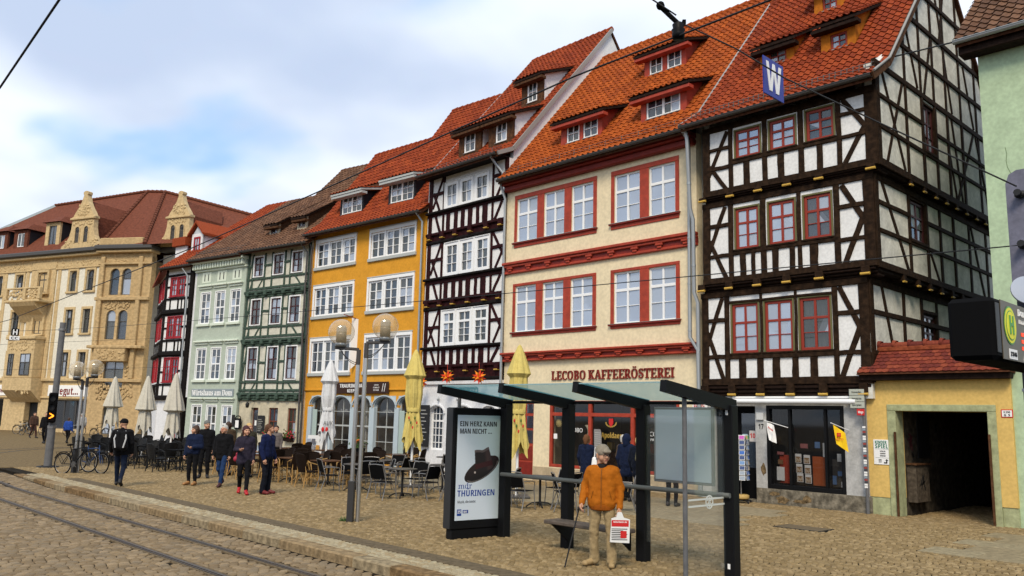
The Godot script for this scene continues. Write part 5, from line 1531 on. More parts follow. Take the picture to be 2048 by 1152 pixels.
func red_window_house() -> void:
	var h := thing("half_timbered_house", "black and white half-timbered corner house with bright crimson windows", "house", Vector3(-44.12, 0, -18.38), deg_to_rad(11.0))
	var T: Material = M.timber_black
	var f := sub(h, "timber_frame")
	var rows := [[8.36, 9.4], [6.04, 7.2], [3.62, 4.92]]
	var rows0 := [[-2.6, -2.02], [-1.92, -1.3]]
	var holes := []
	for r in rows:
		for q in rows0: holes.append([q[0] + 0.12, q[1] + 0.12, r[0], r[1]])
	wall(h, "upper_wall", M.plaster, -3.0, -0.5, 2.6, 9.95, 0.0, 0.25, holes)
	wall(h, "ground_wall", M.white_wall, -2.9, -0.5, -0.02, 2.6, -0.05, 0.25, [[-1.5, -0.8, 0.05, 2.1]])
	bx(h, "door", M.crimson, -1.48, -0.82, 0.05, 2.08, -0.2, -0.12)
	bx(h, "corner_wall", T, -0.52, -0.3, -0.02, 9.9, -0.4, 0.12, 0.03)
	posts(f, T, 0.0, 2.7, 9.9, [[-3.0, -2.82], [-0.72, -0.55]])
	for r in rows:
		rails(f, T, 0.0, [[-3.0, -0.55, r[1] + 0.08, r[1] + 0.2], [-3.0, -0.55, r[0] - 0.2, r[0] - 0.08], [-3.0, -0.55, r[0] - 0.95, r[0] - 0.72], [-2.82, -2.5, r[0] + 0.5, r[0] + 0.6], [-1.2, -0.7, r[0] + 0.55, r[0] + 0.65]])
		posts(f, T, 0.0, r[0] - 0.75, r[0] - 0.15, [[-2.5, -2.38], [-1.75, -1.62], [-1.4, -1.3], [-1.1, -1.0]])
		bx(f, "jetty_moulding", M.timber_black, -3.05, -0.5, r[0] - 0.98, r[0] - 0.78, 0.0, 0.14, 0.03)
		for q in rows0:
			window(h, q[0] + 0.12, q[1] + 0.12, r[0], r[1], 0.0, M.crimson, [[0.5, 0.05]], [[0.66, 0.06], [0.33, 0.025]], {"fw": 0.09, "surround": M.crimson, "sw": 0.05, "sd": 0.05, "sill": M.crimson, "sillh": 0.05, "curtain": 1.0})
	# the narrow return side
	var gx := Transform3D(Basis(Vector3.UP, deg_to_rad(-27.0)), Vector3(-3.0, 0, 0)) * at(-4.2, 0, 0)
	var side := sub(h, "return_wall", gx)
	var sh := []
	for r in rows:
		for x in [1.0, 2.7]: sh.append([x, x + 0.8, r[0], r[1]])
	wall(side, "plaster", M.plaster, 0.0, 4.2, 2.6, 9.75, 0.0, 0.25, sh)
	wall(side, "ground_wall", M.white_wall, 0.05, 4.15, -0.02, 2.6, -0.05, 0.25, [])
	posts(side, T, 0.0, 2.7, 9.7, [[0.0, 0.18], [4.02, 4.2]])
	for r in rows:
		rails(side, T, 0.0, [[0.0, 4.2, r[1] + 0.06, r[1] + 0.18], [0.0, 4.2, r[0] - 0.2, r[0] - 0.08], [0.0, 4.2, r[0] - 0.95, r[0] - 0.72]])
		posts(side, T, 0.0, r[0] - 0.75, r[0] - 0.15, [[0.7, 0.82], [1.3, 1.42], [1.9, 2.02], [2.5, 2.62], [3.1, 3.22], [3.6, 3.72]])
		bx(side, "jetty_moulding", T, -0.05, 4.25, r[0] - 0.98, r[0] - 0.78, 0.0, 0.16, 0.03)
		for x in [1.0, 2.7]:
			var w := window(h, x, x + 0.8, r[0], r[1], 0.0, M.crimson, [[0.5, 0.06]], [[0.66, 0.06], [0.33, 0.025]], {"fw": 0.09, "surround": M.crimson, "sw": 0.05, "sd": 0.06, "curtain": 1.0})
			w.transform = gx * w.transform
	var prof := [Vector2(0.4, 9.98), Vector2(-6.5, 15.1)]
	var cols := TILE_RED
	roof(h, -3.1, -0.1, prof, Vector2(-12.0, 10.0), cols, 0.235, 0.33, 0, {})
	# the roof turns the corner with the wall
	var rp := MB.new()
	var e0 := gx * Vector3(-0.2, 9.55, 0.4); var e1 := gx * Vector3(4.3, 9.85, 0.4)
	rp.quad(e0, e1, Vector3(-3.1, 15.1, -6.5), Vector3(-3.1, 15.1, -6.6), Vector3(0, 1, 0.5))
	rp.quad(e0 - Vector3(0, 0.15, 0), e1 - Vector3(0, 0.15, 0), e1, e0, Vector3(0, 0, 1))
	rp.quad(e0 - Vector3(0, 0.15, 0), e1 - Vector3(0, 0.15, 0), Vector3(-3.1, 14.9, -6.5), Vector3(-3.1, 14.9, -6.6), Vector3(0, -1, 0))
	pm(h, "hipped_roof", rp, mat(0.36, 0.075, 0.03, 0.8, noise("s", 0.02, 0.7, 1.0, 4, 51), 1.0, noise("cell", 0.06, 1.0, 0.0, 1, 41), 2.0))
	var d := sub(h, "dormer")
	bx(d, "front_wall", M.white_wall, -2.75, -1.65, 10.6, 12.2, -1.35, -1.2); bx(d, "cheek", M.white_wall, -1.75, -1.65, 10.6, 12.2, -4.0, -1.2)
	var dp := MB.new(); dp.prism(PackedVector2Array([Vector2(-2.95, 12.05), Vector2(-2.2, 12.8), Vector2(-1.45, 12.05), Vector2(-1.45, 12.17), Vector2(-2.2, 12.95), Vector2(-2.95, 12.17)]), -4.2, -1.0)
	pm(d, "dormer_roof", dp, mat(0.42, 0.085, 0.03, 0.8, noise("s", 0.02, 0.7, 1.0, 4, 51), 1.0, noise("cell", 0.06, 1.0, 0.0, 1, 41), 2.0))
	var gb := MB.new(); gb.prism(PackedVector2Array([Vector2(-2.75, 12.1), Vector2(-1.65, 12.1), Vector2(-2.2, 12.7)]), -1.35, -1.21)
	pm(d, "gable", gb, plain(0.5, 0.55, 0.6, 0.8))
	window(h, -2.5, -1.9, 11.0, 12.0, -1.16, M.crimson, [[0.5, 0.05]], [[0.5, 0.04]], {"fw": 0.1, "called": "dormer_window", "curtain": 1.0})
	var d2 := sub(h, "dormer")
	bx(d2, "front_wall", M.white_wall, -4.3, -3.2, 10.6, 11.6, -1.3, -1.2)
	bx(d2, "dormer_roof", mat(0.42, 0.085, 0.03, 0.8, noise("s", 0.02, 0.7, 1.0, 4, 51), 1.0, noise("cell", 0.06, 1.0, 0.0, 1, 41), 2.0), -4.4, -3.1, 11.6, 12.1, -2.6, -1.0)
	body_of(h, M.plaster, -3.0, -0.14, [Vector2(0.3, 10.0), Vector2(-6.5, 15.0)], Vector2(-11.9, 10.0), 0.0)
	pipe(h, "downpipe", M.zinc, [Vector3(-0.95, 9.8, 0.4), Vector3(-0.75, 9.4, 0.16), Vector3(-0.62, 7.8, 0.2), Vector3(-0.55, 7.4, 0.25), Vector3(-0.6, 5.2, 0.2), Vector3(-0.5, 4.9, 0.25), Vector3(-0.5, 0.05, 0.2)], 0.05)

func swag(b: MB, x0: float, x1: float, y0: float, y1: float, z: float, n: int) -> void:
	# carved foliage: knots of small rounded leaves in relief
	for i in n:
		var p := Vector3(rng.randf_range(x0, x1), rng.randf_range(y0, y1), z)
		b.ball(p, Vector3(rng.randf_range(0.06, 0.16), rng.randf_range(0.06, 0.16), rng.randf_range(0.03, 0.08)), 4, 6)

func sandstone_house() -> void:
	var h := thing("sandstone_house", "large sandstone corner building with carved gables, balcony and a dark red roof", "house", Vector3(-74.3, 0, -23.79), deg_to_rad(22.0))
	var S: Material = M.stone
	var W: Material = M.ashlar
	var cols := [[-18.6, -17.6], [-15.6, -14.6], [-12.75, -11.75], [-9.4, -8.2], [-5.65, -4.75], [-3.5, -2.6]]
	var rows := [[12.2, 14.05], [8.5, 10.6], [4.75, 6.85]]
	var holes := []
	for r in rows:
		for c in cols: holes.append([c[0], c[1], r[0], r[1]])
	wall(h, "ashlar_wall", W, -26.0, -1.4, 4.3, 15.0, 0.0, 0.5, holes)
	wall(h, "shop_wall", S, -26.0, -1.4, -0.05, 4.3, 0.0, 0.5, [[-19.5, -12.6, 0.3, 2.75], [-9.7, -8.0, 0.0, 2.5], [-6.4, -1.9, 0.3, 2.75]])
	bx(h, "bay_strip", S, -10.6, -7.4, 4.3, 15.0, -0.1, 0.14, 0.02)
	for x in [-14.2, -11.2, -7.0, -1.85]: bx(h, "pilaster", S, x - 0.2, x + 0.2, 4.6, 15.0, -0.1, 0.07, 0.02)
	var k := 0
	for r in rows:
		for c in cols:
			k += 1
			var lo: bool = r[0] < 5
			var w := window(h, c[0], c[1], r[0], r[1], 0.16 if c[0] == -9.4 else -0.12, M.zinc_dark, [[0.5, 0.09]], [[0.66, 0.1]], {"fw": 0.09, "surround": S, "sw": 0.22, "sd": 0.2, "sill": S, "sillw": 0.28, "sillh": 0.16, "silld": 0.28, "curtain": 0.8 if k % 3 else 0.0, "cmat": M.curtain_pale, "depth": 0.1})
			if r[0] > 12:
				var ar := MB.new()
				var cx: float = (c[1] - c[0]) / 2
				for s in [-1.0, 1.0]:
					var p := PackedVector2Array([Vector2(cx + s * cx, 1.86)])
					for i in 7:
						var a := PI / 2 * i / 6.0
						p.append(Vector2(cx + s * cx * cos(a), 1.45 + 0.38 * sin(a)))
					p.append(Vector2(cx, 1.86))
					ar.prism(p, -0.05, 0.03)
				tag(pm(w, "arch_corner", ar, S), "", "", "", "")
	# bands, frieze and eave
	for y in [[4.35, 4.6, 0.22], [2.85, 3.02, 0.14], [14.25, 14.4, 0.14]]: bx(h, "string_course", S, -26.0, -1.3, y[0], y[1], 0.0, y[2], 0.03)
	var fz := MB.new()
	swag(fz, -25, -1.6, 14.5, 15.2, 0.05, 260)
	pm(h, "carved_frieze", fz, S)
	bx(h, "frieze_wall", S, -26.0, -1.4, 14.41, 15.3, -0.2, 0.06, 0.02)
	bx(h, "eave_gutter", M.zinc_dark, -26.2, -1.2, 15.55, 15.95, -0.4, 0.75, 0.08)
	bx(h, "eave_cornice", S, -26.1, -1.3, 15.3, 15.54, -0.4, 0.5, 0.05)
	# balcony and the bay below it
	var bal := sub(h, "balcony")
	bx(bal, "balcony_floor", S, -12.0, -7.4, 11.2, 11.45, 0.1, 1.5, 0.06)
	var cons := MB.new(); cons.prism(PackedVector2Array([Vector2(0, 9.6), Vector2(0.4, 10.2), Vector2(1.2, 10.9), Vector2(1.4, 11.2), Vector2(0, 11.2)]), -11.3, -8.0, Transform3D(Basis(Vector3(0, 0, 1), Vector3(0, 1, 0), Vector3(-1, 0, 0)), Vector3(-19.3, 0, 0.1)))
	pm(bal, "bracket", cons, S)
	for x in [-11.9, -9.4, -7.5]: bx(bal, "balcony_post", S, x - 0.15, x + 0.15, 11.45, 12.5, 1.2, 1.5, 0.03)
	bx(bal, "handrail", S, -12.0, -7.4, 12.4, 12.55, 1.25, 1.45, 0.03)
	var tr := MB.new()
	for i in 60: tr.ball(Vector3(rng.randf_range(-11.7, -7.6), rng.randf_range(11.5, 12.4), 1.35), Vector3(0.16, 0.12, 0.05), 4, 6)
	pm(bal, "tracery", tr, S)
	var oriel := sub(h, "oriel")
	bx(oriel, "oriel_wall", S, -11.4, -7.8, 4.6, 8.0, 0.14, 1.1, 0.05)
	var ob := MB.new(); ob.prism(PackedVector2Array([Vector2(0, 2.5), Vector2(0.5, 2.9), Vector2(1.1, 3.5), Vector2(1.15, 4.6), Vector2(0, 4.6)]), -0.1, 3.7, Transform3D(Basis(Vector3(0, 0, 1), Vector3(0, 1, 0), Vector3(-1, 0, 0)), Vector3(-7.75, 0, 0.0)))
	pm(oriel, "oriel_foot", ob, S)
	bx(oriel, "oriel_cornice", S, -11.5, -7.7, 7.95, 8.25, 0.1, 1.25, 0.05)
	var sw := MB.new(); swag(sw, -11.2, -8.0, 7.0, 7.9, 1.1, 40); swag(sw, -9.6, -8.0, 3.2, 4.0, 1.05, 24)
	pm(oriel, "carving", sw, S)
	for q in [[-11.0, -10.3], [-9.4, -8.1]]: window(h, q[0], q[1], 4.8, 6.7, 1.16, M.zinc_dark, [[0.5, 0.06]], [[0.6, 0.08]], {"fw": 0.08, "called": "oriel_window"})
	# shop windows and name
	for q in [[-19.5, -12.6], [-6.4, -1.9]]:
		window(h, q[0], q[1], 0.3, 2.75, -0.2, M.zinc_dark, [[0.33, 0.12], [0.66, 0.12]], [], {"fw": 0.1, "glass": M.glass_shop, "called": "shop_window"})
		bx(h, "shop_blind", plain(0.12, 0.24, 0.33, 0.6), q[0] + 2.1, q[0] + 2.6, 0.4, 2.65, -0.3, -0.26)
		bx(h, "shop_board", M.paper, q[0] - 0.4, q[1] + 0.3, 3.05, 4.0, 0.0, 0.10, 0.02)
	words(h, "shop_name", "tegut...", 0.62, M.red_dark, at(-4.3, 3.5, 0.12), 2.6)
	words(h, "shop_name", "Reformhaus mittel", 0.36, M.red_dark, at(-14.4, 3.5, 0.12), 3.4)
	bx(h, "doorway", M.dark, -9.6, -8.1, 0.0, 2.45, -0.6, -0.45)
	# corner tower with its oriel, turned to the crossing
	var SD: Material = M.stone_dark
	var c := sub(h, "corner_bay", Transform3D(Basis(Vector3.UP, deg_to_rad(12.0)), Vector3(-1.6, 0, 0.0)))
	wall(c, "bay_wall", SD, 0.0, 5.0, -0.05, 15.0, 0.35, 0.6, [[1.05, 1.95, 11.7, 14.0], [2.2, 3.1, 11.7, 14.0], [1.05, 1.95, 7.9, 10.4], [2.2, 3.1, 7.9, 10.4], [1.3, 3.2, 3.6, 6.5], [1.6, 2.9, 0.0, 2.6]])
	for y in [[7.1, 7.35, 1.0], [11.2, 11.5, 0.65], [14.3, 14.5, 0.6], [4.3, 4.6, 0.6]]: bx(c, "bay_band", SD, -0.1, 5.1, y[0], y[1], 0.3, y[2], 0.04)
	for x in [0.15, 3.85]: bx(c, "bay_pier", SD, x, x + 0.4, 4.6, 15.0, 0.3, 0.62, 0.05)
	bx(c, "balcony_front", SD, 0.6, 3.6, 6.0, 7.1, 0.35, 0.95, 0.05)
	var cv := MB.new(); swag(cv, 0.7, 3.5, 6.2, 7.0, 0.95, 50); swag(cv, 0.9, 3.3, 10.5, 11.15, 0.38, 60); swag(cv, 0.6, 3.6, 14.5, 15.2, 0.4, 60); swag(cv, 0.5, 1.2, 4.2, 6.0, 0.38, 30); swag(cv, 3.3, 4.2, 3.0, 6.0, 0.38, 44); swag(cv, 0.8, 3.6, 2.9, 4.2, 0.4, 60)
	pm(c, "carving", cv, SD)
	bx(c, "bay_frieze", SD, 0.0, 5.0, 14.51, 15.3, -0.2, 0.42, 0.03)
	bx(c, "eave_gutter", M.zinc_dark, -0.3, 5.3, 15.55, 15.95, -0.4, 1.1, 0.08)
	bx(c, "eave_cornice", SD, -0.2, 5.2, 15.3, 15.54, -0.4, 0.9, 0.05)
	bx(c, "parapet", SD, 0.0, 4.2, 15.96, 16.6, 0.4, 0.8, 0.06)
	for q in [[1.05, 1.95, 11.7, 14.0], [2.2, 3.1, 11.7, 14.0], [1.05, 1.95, 7.9, 10.4], [2.2, 3.1, 7.9, 10.4], [1.3, 3.2, 3.6, 6.5], [1.6, 2.9, 0.0, 2.6]]:
		var w := window(h, q[0], q[1], q[2], q[3], 0.2, M.zinc_dark, [[0.5, 0.06]] if q[1] - q[0] > 1 else [], [[0.62, 0.07]], {"fw": 0.07, "called": "bay_window"})
		w.transform = c.transform * w.transform
		var ar := MB.new()
		var cx: float = (q[1] - q[0]) / 2; var hy: float = q[3] - q[2]
		for s in [-1.0, 1.0]:
			var p := PackedVector2Array([Vector2(cx + s * cx * 1.02, hy + 0.02)])
			for i in 7: p.append(Vector2(cx + s * cx * cos(PI / 2 * i / 6.0), hy - cx + cx * sin(PI / 2 * i / 6.0)))
			p.append(Vector2(cx, hy + 0.02))
			ar.prism(p, 0.0, 0.16)
		pm(w, "arch_corner", ar, SD)
	# the wing along the side street
	wall(h, "wing_wall", W, 3.2, 11.8, -0.05, 15.3, -2.0, 0.5, [])
	bx(h, "wing_gutter", M.zinc_dark, 3.2, 12.0, 15.5, 15.9, -2.3, -1.3, 0.08)
	# steep roof, hipped at the corner
	var R := sub(h, "roof")
	var rf := MB.new()
	var E0 := Vector3(-26, 15.9, 0.5); var E1 := Vector3(-1.8, 15.9, 0.5); var E2 := Vector3(3.2, 15.9, 0.1); var E3 := Vector3(12, 15.9, -1.0)
	var T0 := Vector3(-17.5, 22.6, -6.5); var T1 := Vector3(-4.6, 22.9, -6.5); var T2 := Vector3(-2.4, 22.7, -6.6); var T3 := Vector3(7.5, 19.9, -8.0)
	rf.quad(E0, E1, T1, T0, Vector3(0, 1, 1)); rf.quad(E1, E2, T2, T1, Vector3(0, 1, 1)); rf.quad(E2, E3, T3, T2, Vector3(0, 1, 1))
	var bk := Vector3(0, -7.0, -7.0)
	rf.quad(T0, T1, T1 + bk, T0 + bk, Vector3(0, 1, -1)); rf.quad(T1, T2, T2 + bk, T1 + bk, Vector3(0, 1, -1)); rf.quad(T2, T3, T3 + bk, T2 + bk, Vector3(0, 1, -1)); rf.quad(E0, T0, T0 + bk, E0 + Vector3(0, 0, -14), Vector3(-1, 0.3, 0)); rf.quad(E3, T3, T3 + bk, E3 + Vector3(0, 0, -14), Vector3(1, 0.3, 0))
	var rm := mat(0.24, 0.078, 0.045, 0.85, noise("s", 0.02, 0.62, 1.0, 5, 61), 0.35, noise("cell", 0.07, 1.0, 0.0, 1, 41), 3.0, 2.0, Vector3(1.0, 1.6, 1.0))
	pm(R, "roof_slopes", rf, rm)
	for e in [[E1, T1], [E2, T2], [T0, T1], [T1, T2], [T2, T3]]:
		var n := int(e[0].distance_to(e[1]) / 0.45)
		var hb := MB.new(); hb.tube([Vector3(0, 0, -0.24), Vector3(0, 0.02, 0.24)], [0.13, 0.17], 7)
		var hm := hb.done()
		var dir: Vector3 = (e[1] - e[0]).normalized()
		for i in n: put(R, "ridge_tile", hm, M.roof_far, Transform3D(Basis.looking_at(dir, Vector3(0, 1, 0.3)), e[0].lerp(e[1], (i + 0.5) / n) + Vector3(0, 0.05, 0.03)))
	var fl := MB.new(); fl.bar(E0, T0, 0.35, 0.25); pm(R, "verge_flashing", fl, plain(0.35, 0.42, 0.45, 0.5))
	# the two carved gables
	for g in [[-4.05, 0.55, 1.0], [5.4, -1.2, 0.92]]:
		var gb := sub(h, "carved_gable", Transform3D(Basis.from_scale(Vector3(g[2], g[2], 1.0)), Vector3(g[0], 15.9, g[1])))
		var half := [Vector2(2.55, 0), Vector2(2.45, 0.3), Vector2(1.95, 0.6), Vector2(1.6, 1.1), Vector2(1.4, 1.8), Vector2(1.35, 2.6), Vector2(1.5, 2.65), Vector2(1.5, 2.85), Vector2(1.3, 2.9), Vector2(1.12, 3.2), Vector2(0.72, 3.7), Vector2(0.42, 4.2), Vector2(0.28, 4.6), Vector2(0.2, 4.85), Vector2(0.3, 4.9), Vector2(0.3, 5.1), Vector2(0.12, 5.2)]
		var p := PackedVector2Array()
		for q in half: p.append(q)
		for i in half.size(): p.append(Vector2(-half[half.size() - 1 - i].x, half[half.size() - 1 - i].y))
		var b := MB.new(); b.prism(p, -0.45, 0.0)
		pm(gb, "gable_wall", b, S)
		bx(gb, "gable_band", S, -1.5, 1.5, 2.6, 2.8, -0.3, 0.16, 0.03)
		var cv2 := MB.new(); swag(cv2, -0.7, 0.7, 3.0, 3.9, 0.0, 40); swag(cv2, -1.15, 1.15, 2.15, 2.5, 0.0, 30); swag(cv2, -2.0, -1.2, 0.2, 0.8, 0.0, 14); swag(cv2, 1.2, 2.0, 0.2, 0.8, 0.0, 14)
		pm(gb, "carving", cv2, S)
		for x in [-0.55, 0.55]:
			var wn := MB.new(); wn.bb(x - 0.26, x + 0.26, 0.55, 1.7, 0.0, 0.012); wn.lathe([Vector2(0, -0.006), Vector2(0.26, -0.006), Vector2(0.26, 0.006), Vector2(0, 0.006)], 16, Transform3D(Basis(Vector3.RIGHT, PI / 2), Vector3(x, 1.7, 0.006)))
			pm(gb, "gable_window", wn, M.glass_shop)
			var ws := MB.new()
			for i in 9: ws.bar(Vector3(x + cos(PI * i / 9.0) * 0.3, 1.7 + sin(PI * i / 9.0) * 0.3, 0.02), Vector3(x + cos(PI * (i + 1) / 9.0) * 0.3, 1.7 + sin(PI * (i + 1) / 9.0) * 0.3, 0.02), 0.08, 0.09, Vector3(0, 0, 1))
			ws.bb(x - 0.34, x - 0.26, 0.5, 1.7, -0.02, 0.06); ws.bb(x + 0.26, x + 0.34, 0.5, 1.7, -0.02, 0.06)
			pm(gb, "window_arch", ws, S)
		# its saddle roof runs back into the main roof
		var sr := MB.new()
		sr.quad(Vector3(-1.15, 2.9, -0.4), Vector3(0, 4.4, -0.4), Vector3(0, 4.4, -5.0), Vector3(-1.15, 2.9, -4.0), Vector3(-1, 1, 0)); sr.quad(Vector3(1.15, 2.9, -0.4), Vector3(0, 4.4, -0.4), Vector3(0, 4.4, -5.0), Vector3(1.15, 2.9, -4.0), Vector3(1, 1, 0))
		sr.quad(Vector3(1.15, 0.3, -0.4), Vector3(1.15, 2.9, -0.4), Vector3(1.15, 2.9, -4.0), Vector3(1.15, 0.3, -2.0), Vector3(1, 0, 0)); sr.quad(Vector3(-1.15, 0.3, -0.4), Vector3(-1.15, 2.9, -0.4), Vector3(-1.15, 2.9, -4.0), Vector3(-1.15, 0.3, -2.0), Vector3(-1, 0, 0))
		pm(gb, "gable_roof", sr, rm)
	# smaller dormers
	for d in [[-16.1, 16.5, 18.2, 0], [-13.3, 16.5, 18.2, 0], [-9.0, 16.0, 18.6, 1]]:
		var q := sub(h, "dormer")
		var fm: Material = S if d[3] else M.roof_far
		wall(q, "front_wall", fm, d[0] - 0.95, d[0] + 0.95, 16.0, d[2] + 0.2, -0.3, 0.2, [[d[0] - 0.5, d[0] + 0.5, d[1] + 0.3, d[2] - 0.1]])
		for s in [-0.95, 0.85]: bx(q, "cheek", M.slate, d[0] + s, d[0] + s + 0.1, 16.0, d[2] + 0.2, -3.0, -0.5, 0.0)
		var pr := MB.new()
		var y: float = d[2] + 0.2
		pr.quad(Vector3(d[0] - 1.2, y, 0.0), Vector3(d[0] + 1.2, y, 0.0), Vector3(d[0] + 0.5, y + 0.7, -1.0), Vector3(d[0] - 0.5, y + 0.7, -1.0), Vector3(0, 1, 1))
		for s in [-1.0, 1.0]: pr.quad(Vector3(d[0] + 1.2 * s, y, 0.0), Vector3(d[0] + 0.5 * s, y + 0.7, -1.0), Vector3(d[0] + 0.5 * s, y + 0.7, -4.0), Vector3(d[0] + 1.2 * s, y, -3.5), Vector3(s, 1, 0))
		pr.quad(Vector3(d[0] - 0.5, y + 0.7, -1.0), Vector3(d[0] + 0.5, y + 0.7, -1.0), Vector3(d[0] + 0.5, y + 0.7, -4.0), Vector3(d[0] - 0.5, y + 0.7, -4.0), Vector3.UP)
		pm(q, "dormer_roof", pr, rm)
		window(h, d[0] - 0.5, d[0] + 0.5, d[1] + 0.3, d[2] - 0.1, -0.36, M.white if d[3] == 0 else M.zinc_dark, [[0.5, 0.07]], [], {"fw": 0.08, "curtain": 1.0, "called": "dormer_window"})
	body_of(h, W, -25.8, -1.6, [Vector2(0.3, 15.8), Vector2(-6.5, 15.9)], Vector2(-13, 15.7), 0.0)
	# the neighbour beyond
	var nb := thing("corner_house", "far house with a slate roof at the left edge, behind the sandstone building", "house", Vector3(-98.0, 0, -11.0), deg_to_rad(22.0))
	wall(nb, "render_wall", M.ashlar, -12.0, 3.4, -0.05, 15.5, 0.0, 0.5, [])
	var nr := MB.new(); nr.prism(PackedVector2Array([Vector2(-0.6, 15.4), Vector2(6.0, 20.4), Vector2(12, 15.4)]), -12.2, 3.5, Transform3D(Basis(Vector3(0, 0, -1), Vector3(0, 1, 0), Vector3(1, 0, 0)), Vector3()))
	pm(nb, "roof", nr, plain(0.06, 0.07, 0.11, 0.6))

func gate_and_neighbour() -> void:
	var g := thing("gate_wall", "yellow rendered gateway wall with a tiled coping and a dark passage", "gateway", Vector3(-8.98, 0, -20.95))
	# x runs from the corner house to the mint house
	for q in [[-0.04, 0.66, 0.42, 3.42], [2.7, 3.2, 0.42, 3.42], [0.66, 2.7, 2.5, 3.42]]: bx(g, "render_wall", M.yellow, q[0], q[1], q[2], q[3], -0.43, 0.02, 0.0)
	bx(g, "plinth_wall", M.lime, -0.02, 0.455, -0.02, 0.42, -0.4, 0.006, 0.0)
	bx(g, "plinth_wall", M.lime, 2.885, 3.2, -0.02, 0.42, -0.4, 0.0, 0.0)
	for q in [[0.46, 0.665, -0.02, 2.5], [2.695, 2.88, -0.02, 2.5], [0.46, 2.88, 2.502, 2.66]]: bx(g, "opening_surround", M.lime, q[0], q[1], q[2], q[3], -0.4, 0.045, 0.01)
	for x in [0.62, 2.70]: bx(g, "gate_post", M.brown_wood, x, x + 0.045, 0.0, 2.0, 0.03, 0.10, 0.01)
	# passage
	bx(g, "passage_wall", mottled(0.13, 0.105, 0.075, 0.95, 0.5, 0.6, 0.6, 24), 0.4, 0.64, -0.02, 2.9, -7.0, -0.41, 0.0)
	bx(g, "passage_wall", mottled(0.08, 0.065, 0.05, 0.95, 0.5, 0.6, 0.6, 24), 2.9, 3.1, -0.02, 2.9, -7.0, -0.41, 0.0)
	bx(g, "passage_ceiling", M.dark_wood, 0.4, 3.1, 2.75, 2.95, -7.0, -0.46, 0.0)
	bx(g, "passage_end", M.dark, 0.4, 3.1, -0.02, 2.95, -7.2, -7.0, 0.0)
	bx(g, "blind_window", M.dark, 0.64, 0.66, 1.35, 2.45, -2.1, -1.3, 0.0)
	var mb := sub(g, "meter_box")
	bx(mb, "cabinet", mottled(0.15, 0.12, 0.09, 0.8, 0.6, 1.0, 0.2, 24), 0.64, 0.86, 0.3, 1.2, -1.4, -0.55, 0.01)
	bx(mb, "cabinet_lid", M.brown_wood, 0.63, 0.9, 1.2, 1.24, -1.45, -0.5, 0.005)
	# scrawls on the passage wall and the cabinet
	for q in [[0.645, 1.75, -0.85, 0.42, 0], [0.865, 0.75, -0.95, 0.45, 1], [0.645, 1.4, -1.0, 0.25, 1], [0.645, 2.1, -2.6, 0.3, 1]]:
		var b := MB.new()
		var p := Vector3(q[0], q[1], q[2])
		for i in 14:
			var e := Vector3(q[0], q[1] + rng.randf_range(-0.5, 0.5) * q[3], q[2] + rng.randf_range(-0.4, 0.4) * q[3])
			b.bar(p, e, 0.018, 0.004, Vector3(1, 0, 0))
			p = e
		pm(g, "graffiti", b, plain(0.12, 0.02, 0.03, 0.7) if q[4] == 0 else M.dark)
	# coping with beaver-tail tiles
	var R := sub(g, "tiled_coping")
	var prof := [Vector2(0.33, 3.42), Vector2(-0.25, 3.98)]
	var dk := MB.new(); dk.prism(PackedVector2Array([Vector2(-0.36, 3.38), Vector2(0.25, 3.97), Vector2(0.3, 4.1), Vector2(0.95, 3.42), Vector2(0.4, 3.36)]), -0.12, 3.3, Transform3D(Basis(Vector3(0, 0, -1), Vector3(0, 1, 0), Vector3(1, 0, 0)), Vector3()))
	pm(R, "coping_core", dk, M.tile_bed)
	bx(R, "eave_board", M.dark_wood, -0.1, 3.28, 3.24, 3.40, 0.03, 0.26, 0.01)
	var tc := [[0.27, 0.06, 0.035], [0.22, 0.045, 0.03], [0.32, 0.075, 0.04], [0.18, 0.04, 0.03]]
	lay_tiles(R, -0.12, 3.3, prof, tile_mats(tc), tc, 0.155, 0.155, "beaver", 290)
	var rm := tile_mats(tc)
	var rb := MB.new(); rb.tube([Vector3(0, 0, -0.19), Vector3(0, 0.0, 0.17), Vector3(0, 0.03, 0.175), Vector3(0, 0.03, 0.22)], [0.085, 0.1, 0.12, 0.12], 10)
	var rmesh := rb.done()
	for i in 9: put(R, "ridge_tile", rmesh, rm[i % 4], Transform3D(Basis(Vector3.UP, -PI / 2), Vector3(0.05 + i * 0.37, 4.12, -0.3)))
	bx(R, "mortar_strip", mottled(0.36, 0.09, 0.04, 0.9, 0.7, 1.0, 0.3, 14), -0.1, 3.28, 3.98, 4.1, -0.34, -0.2, 0.02)
	# the mint house
	var m := thing("mint_house", "mint green rendered house at the right edge with a brown tiled roof", "house", Vector3(-6.02, 0, -21.02))
	bx(m, "render_wall", M.mint, 0.0, 7.0, -0.02, 11.4, -9.0, 0.0, 0.0)
	var crk := MB.new()
	var cp := Vector3(0.45, 8.6, 0.0)
	for i in 9:
		var e := cp + Vector3(rng.randf_range(-0.03, 0.06), -0.16, 0)
		crk.bar(cp, e, 0.012, 0.008, Vector3(0, 0, 1)); cp = e
	pm(m, "crack", crk, plain(0.16, 0.22, 0.12, 0.9))
	roof(m, -0.35, 7.3, [Vector2(0.5, 11.3), Vector2(-5.0, 16.6)], Vector2(-9.5, 11.3), TILE_BROWN, 0.235, 0.33, 200, {"gutter_mat": M.zinc})
	bx(m, "eave_board", M.dark_wood, -0.3, 7.2, 10.95, 11.2, 0.0, 0.4, 0.02)

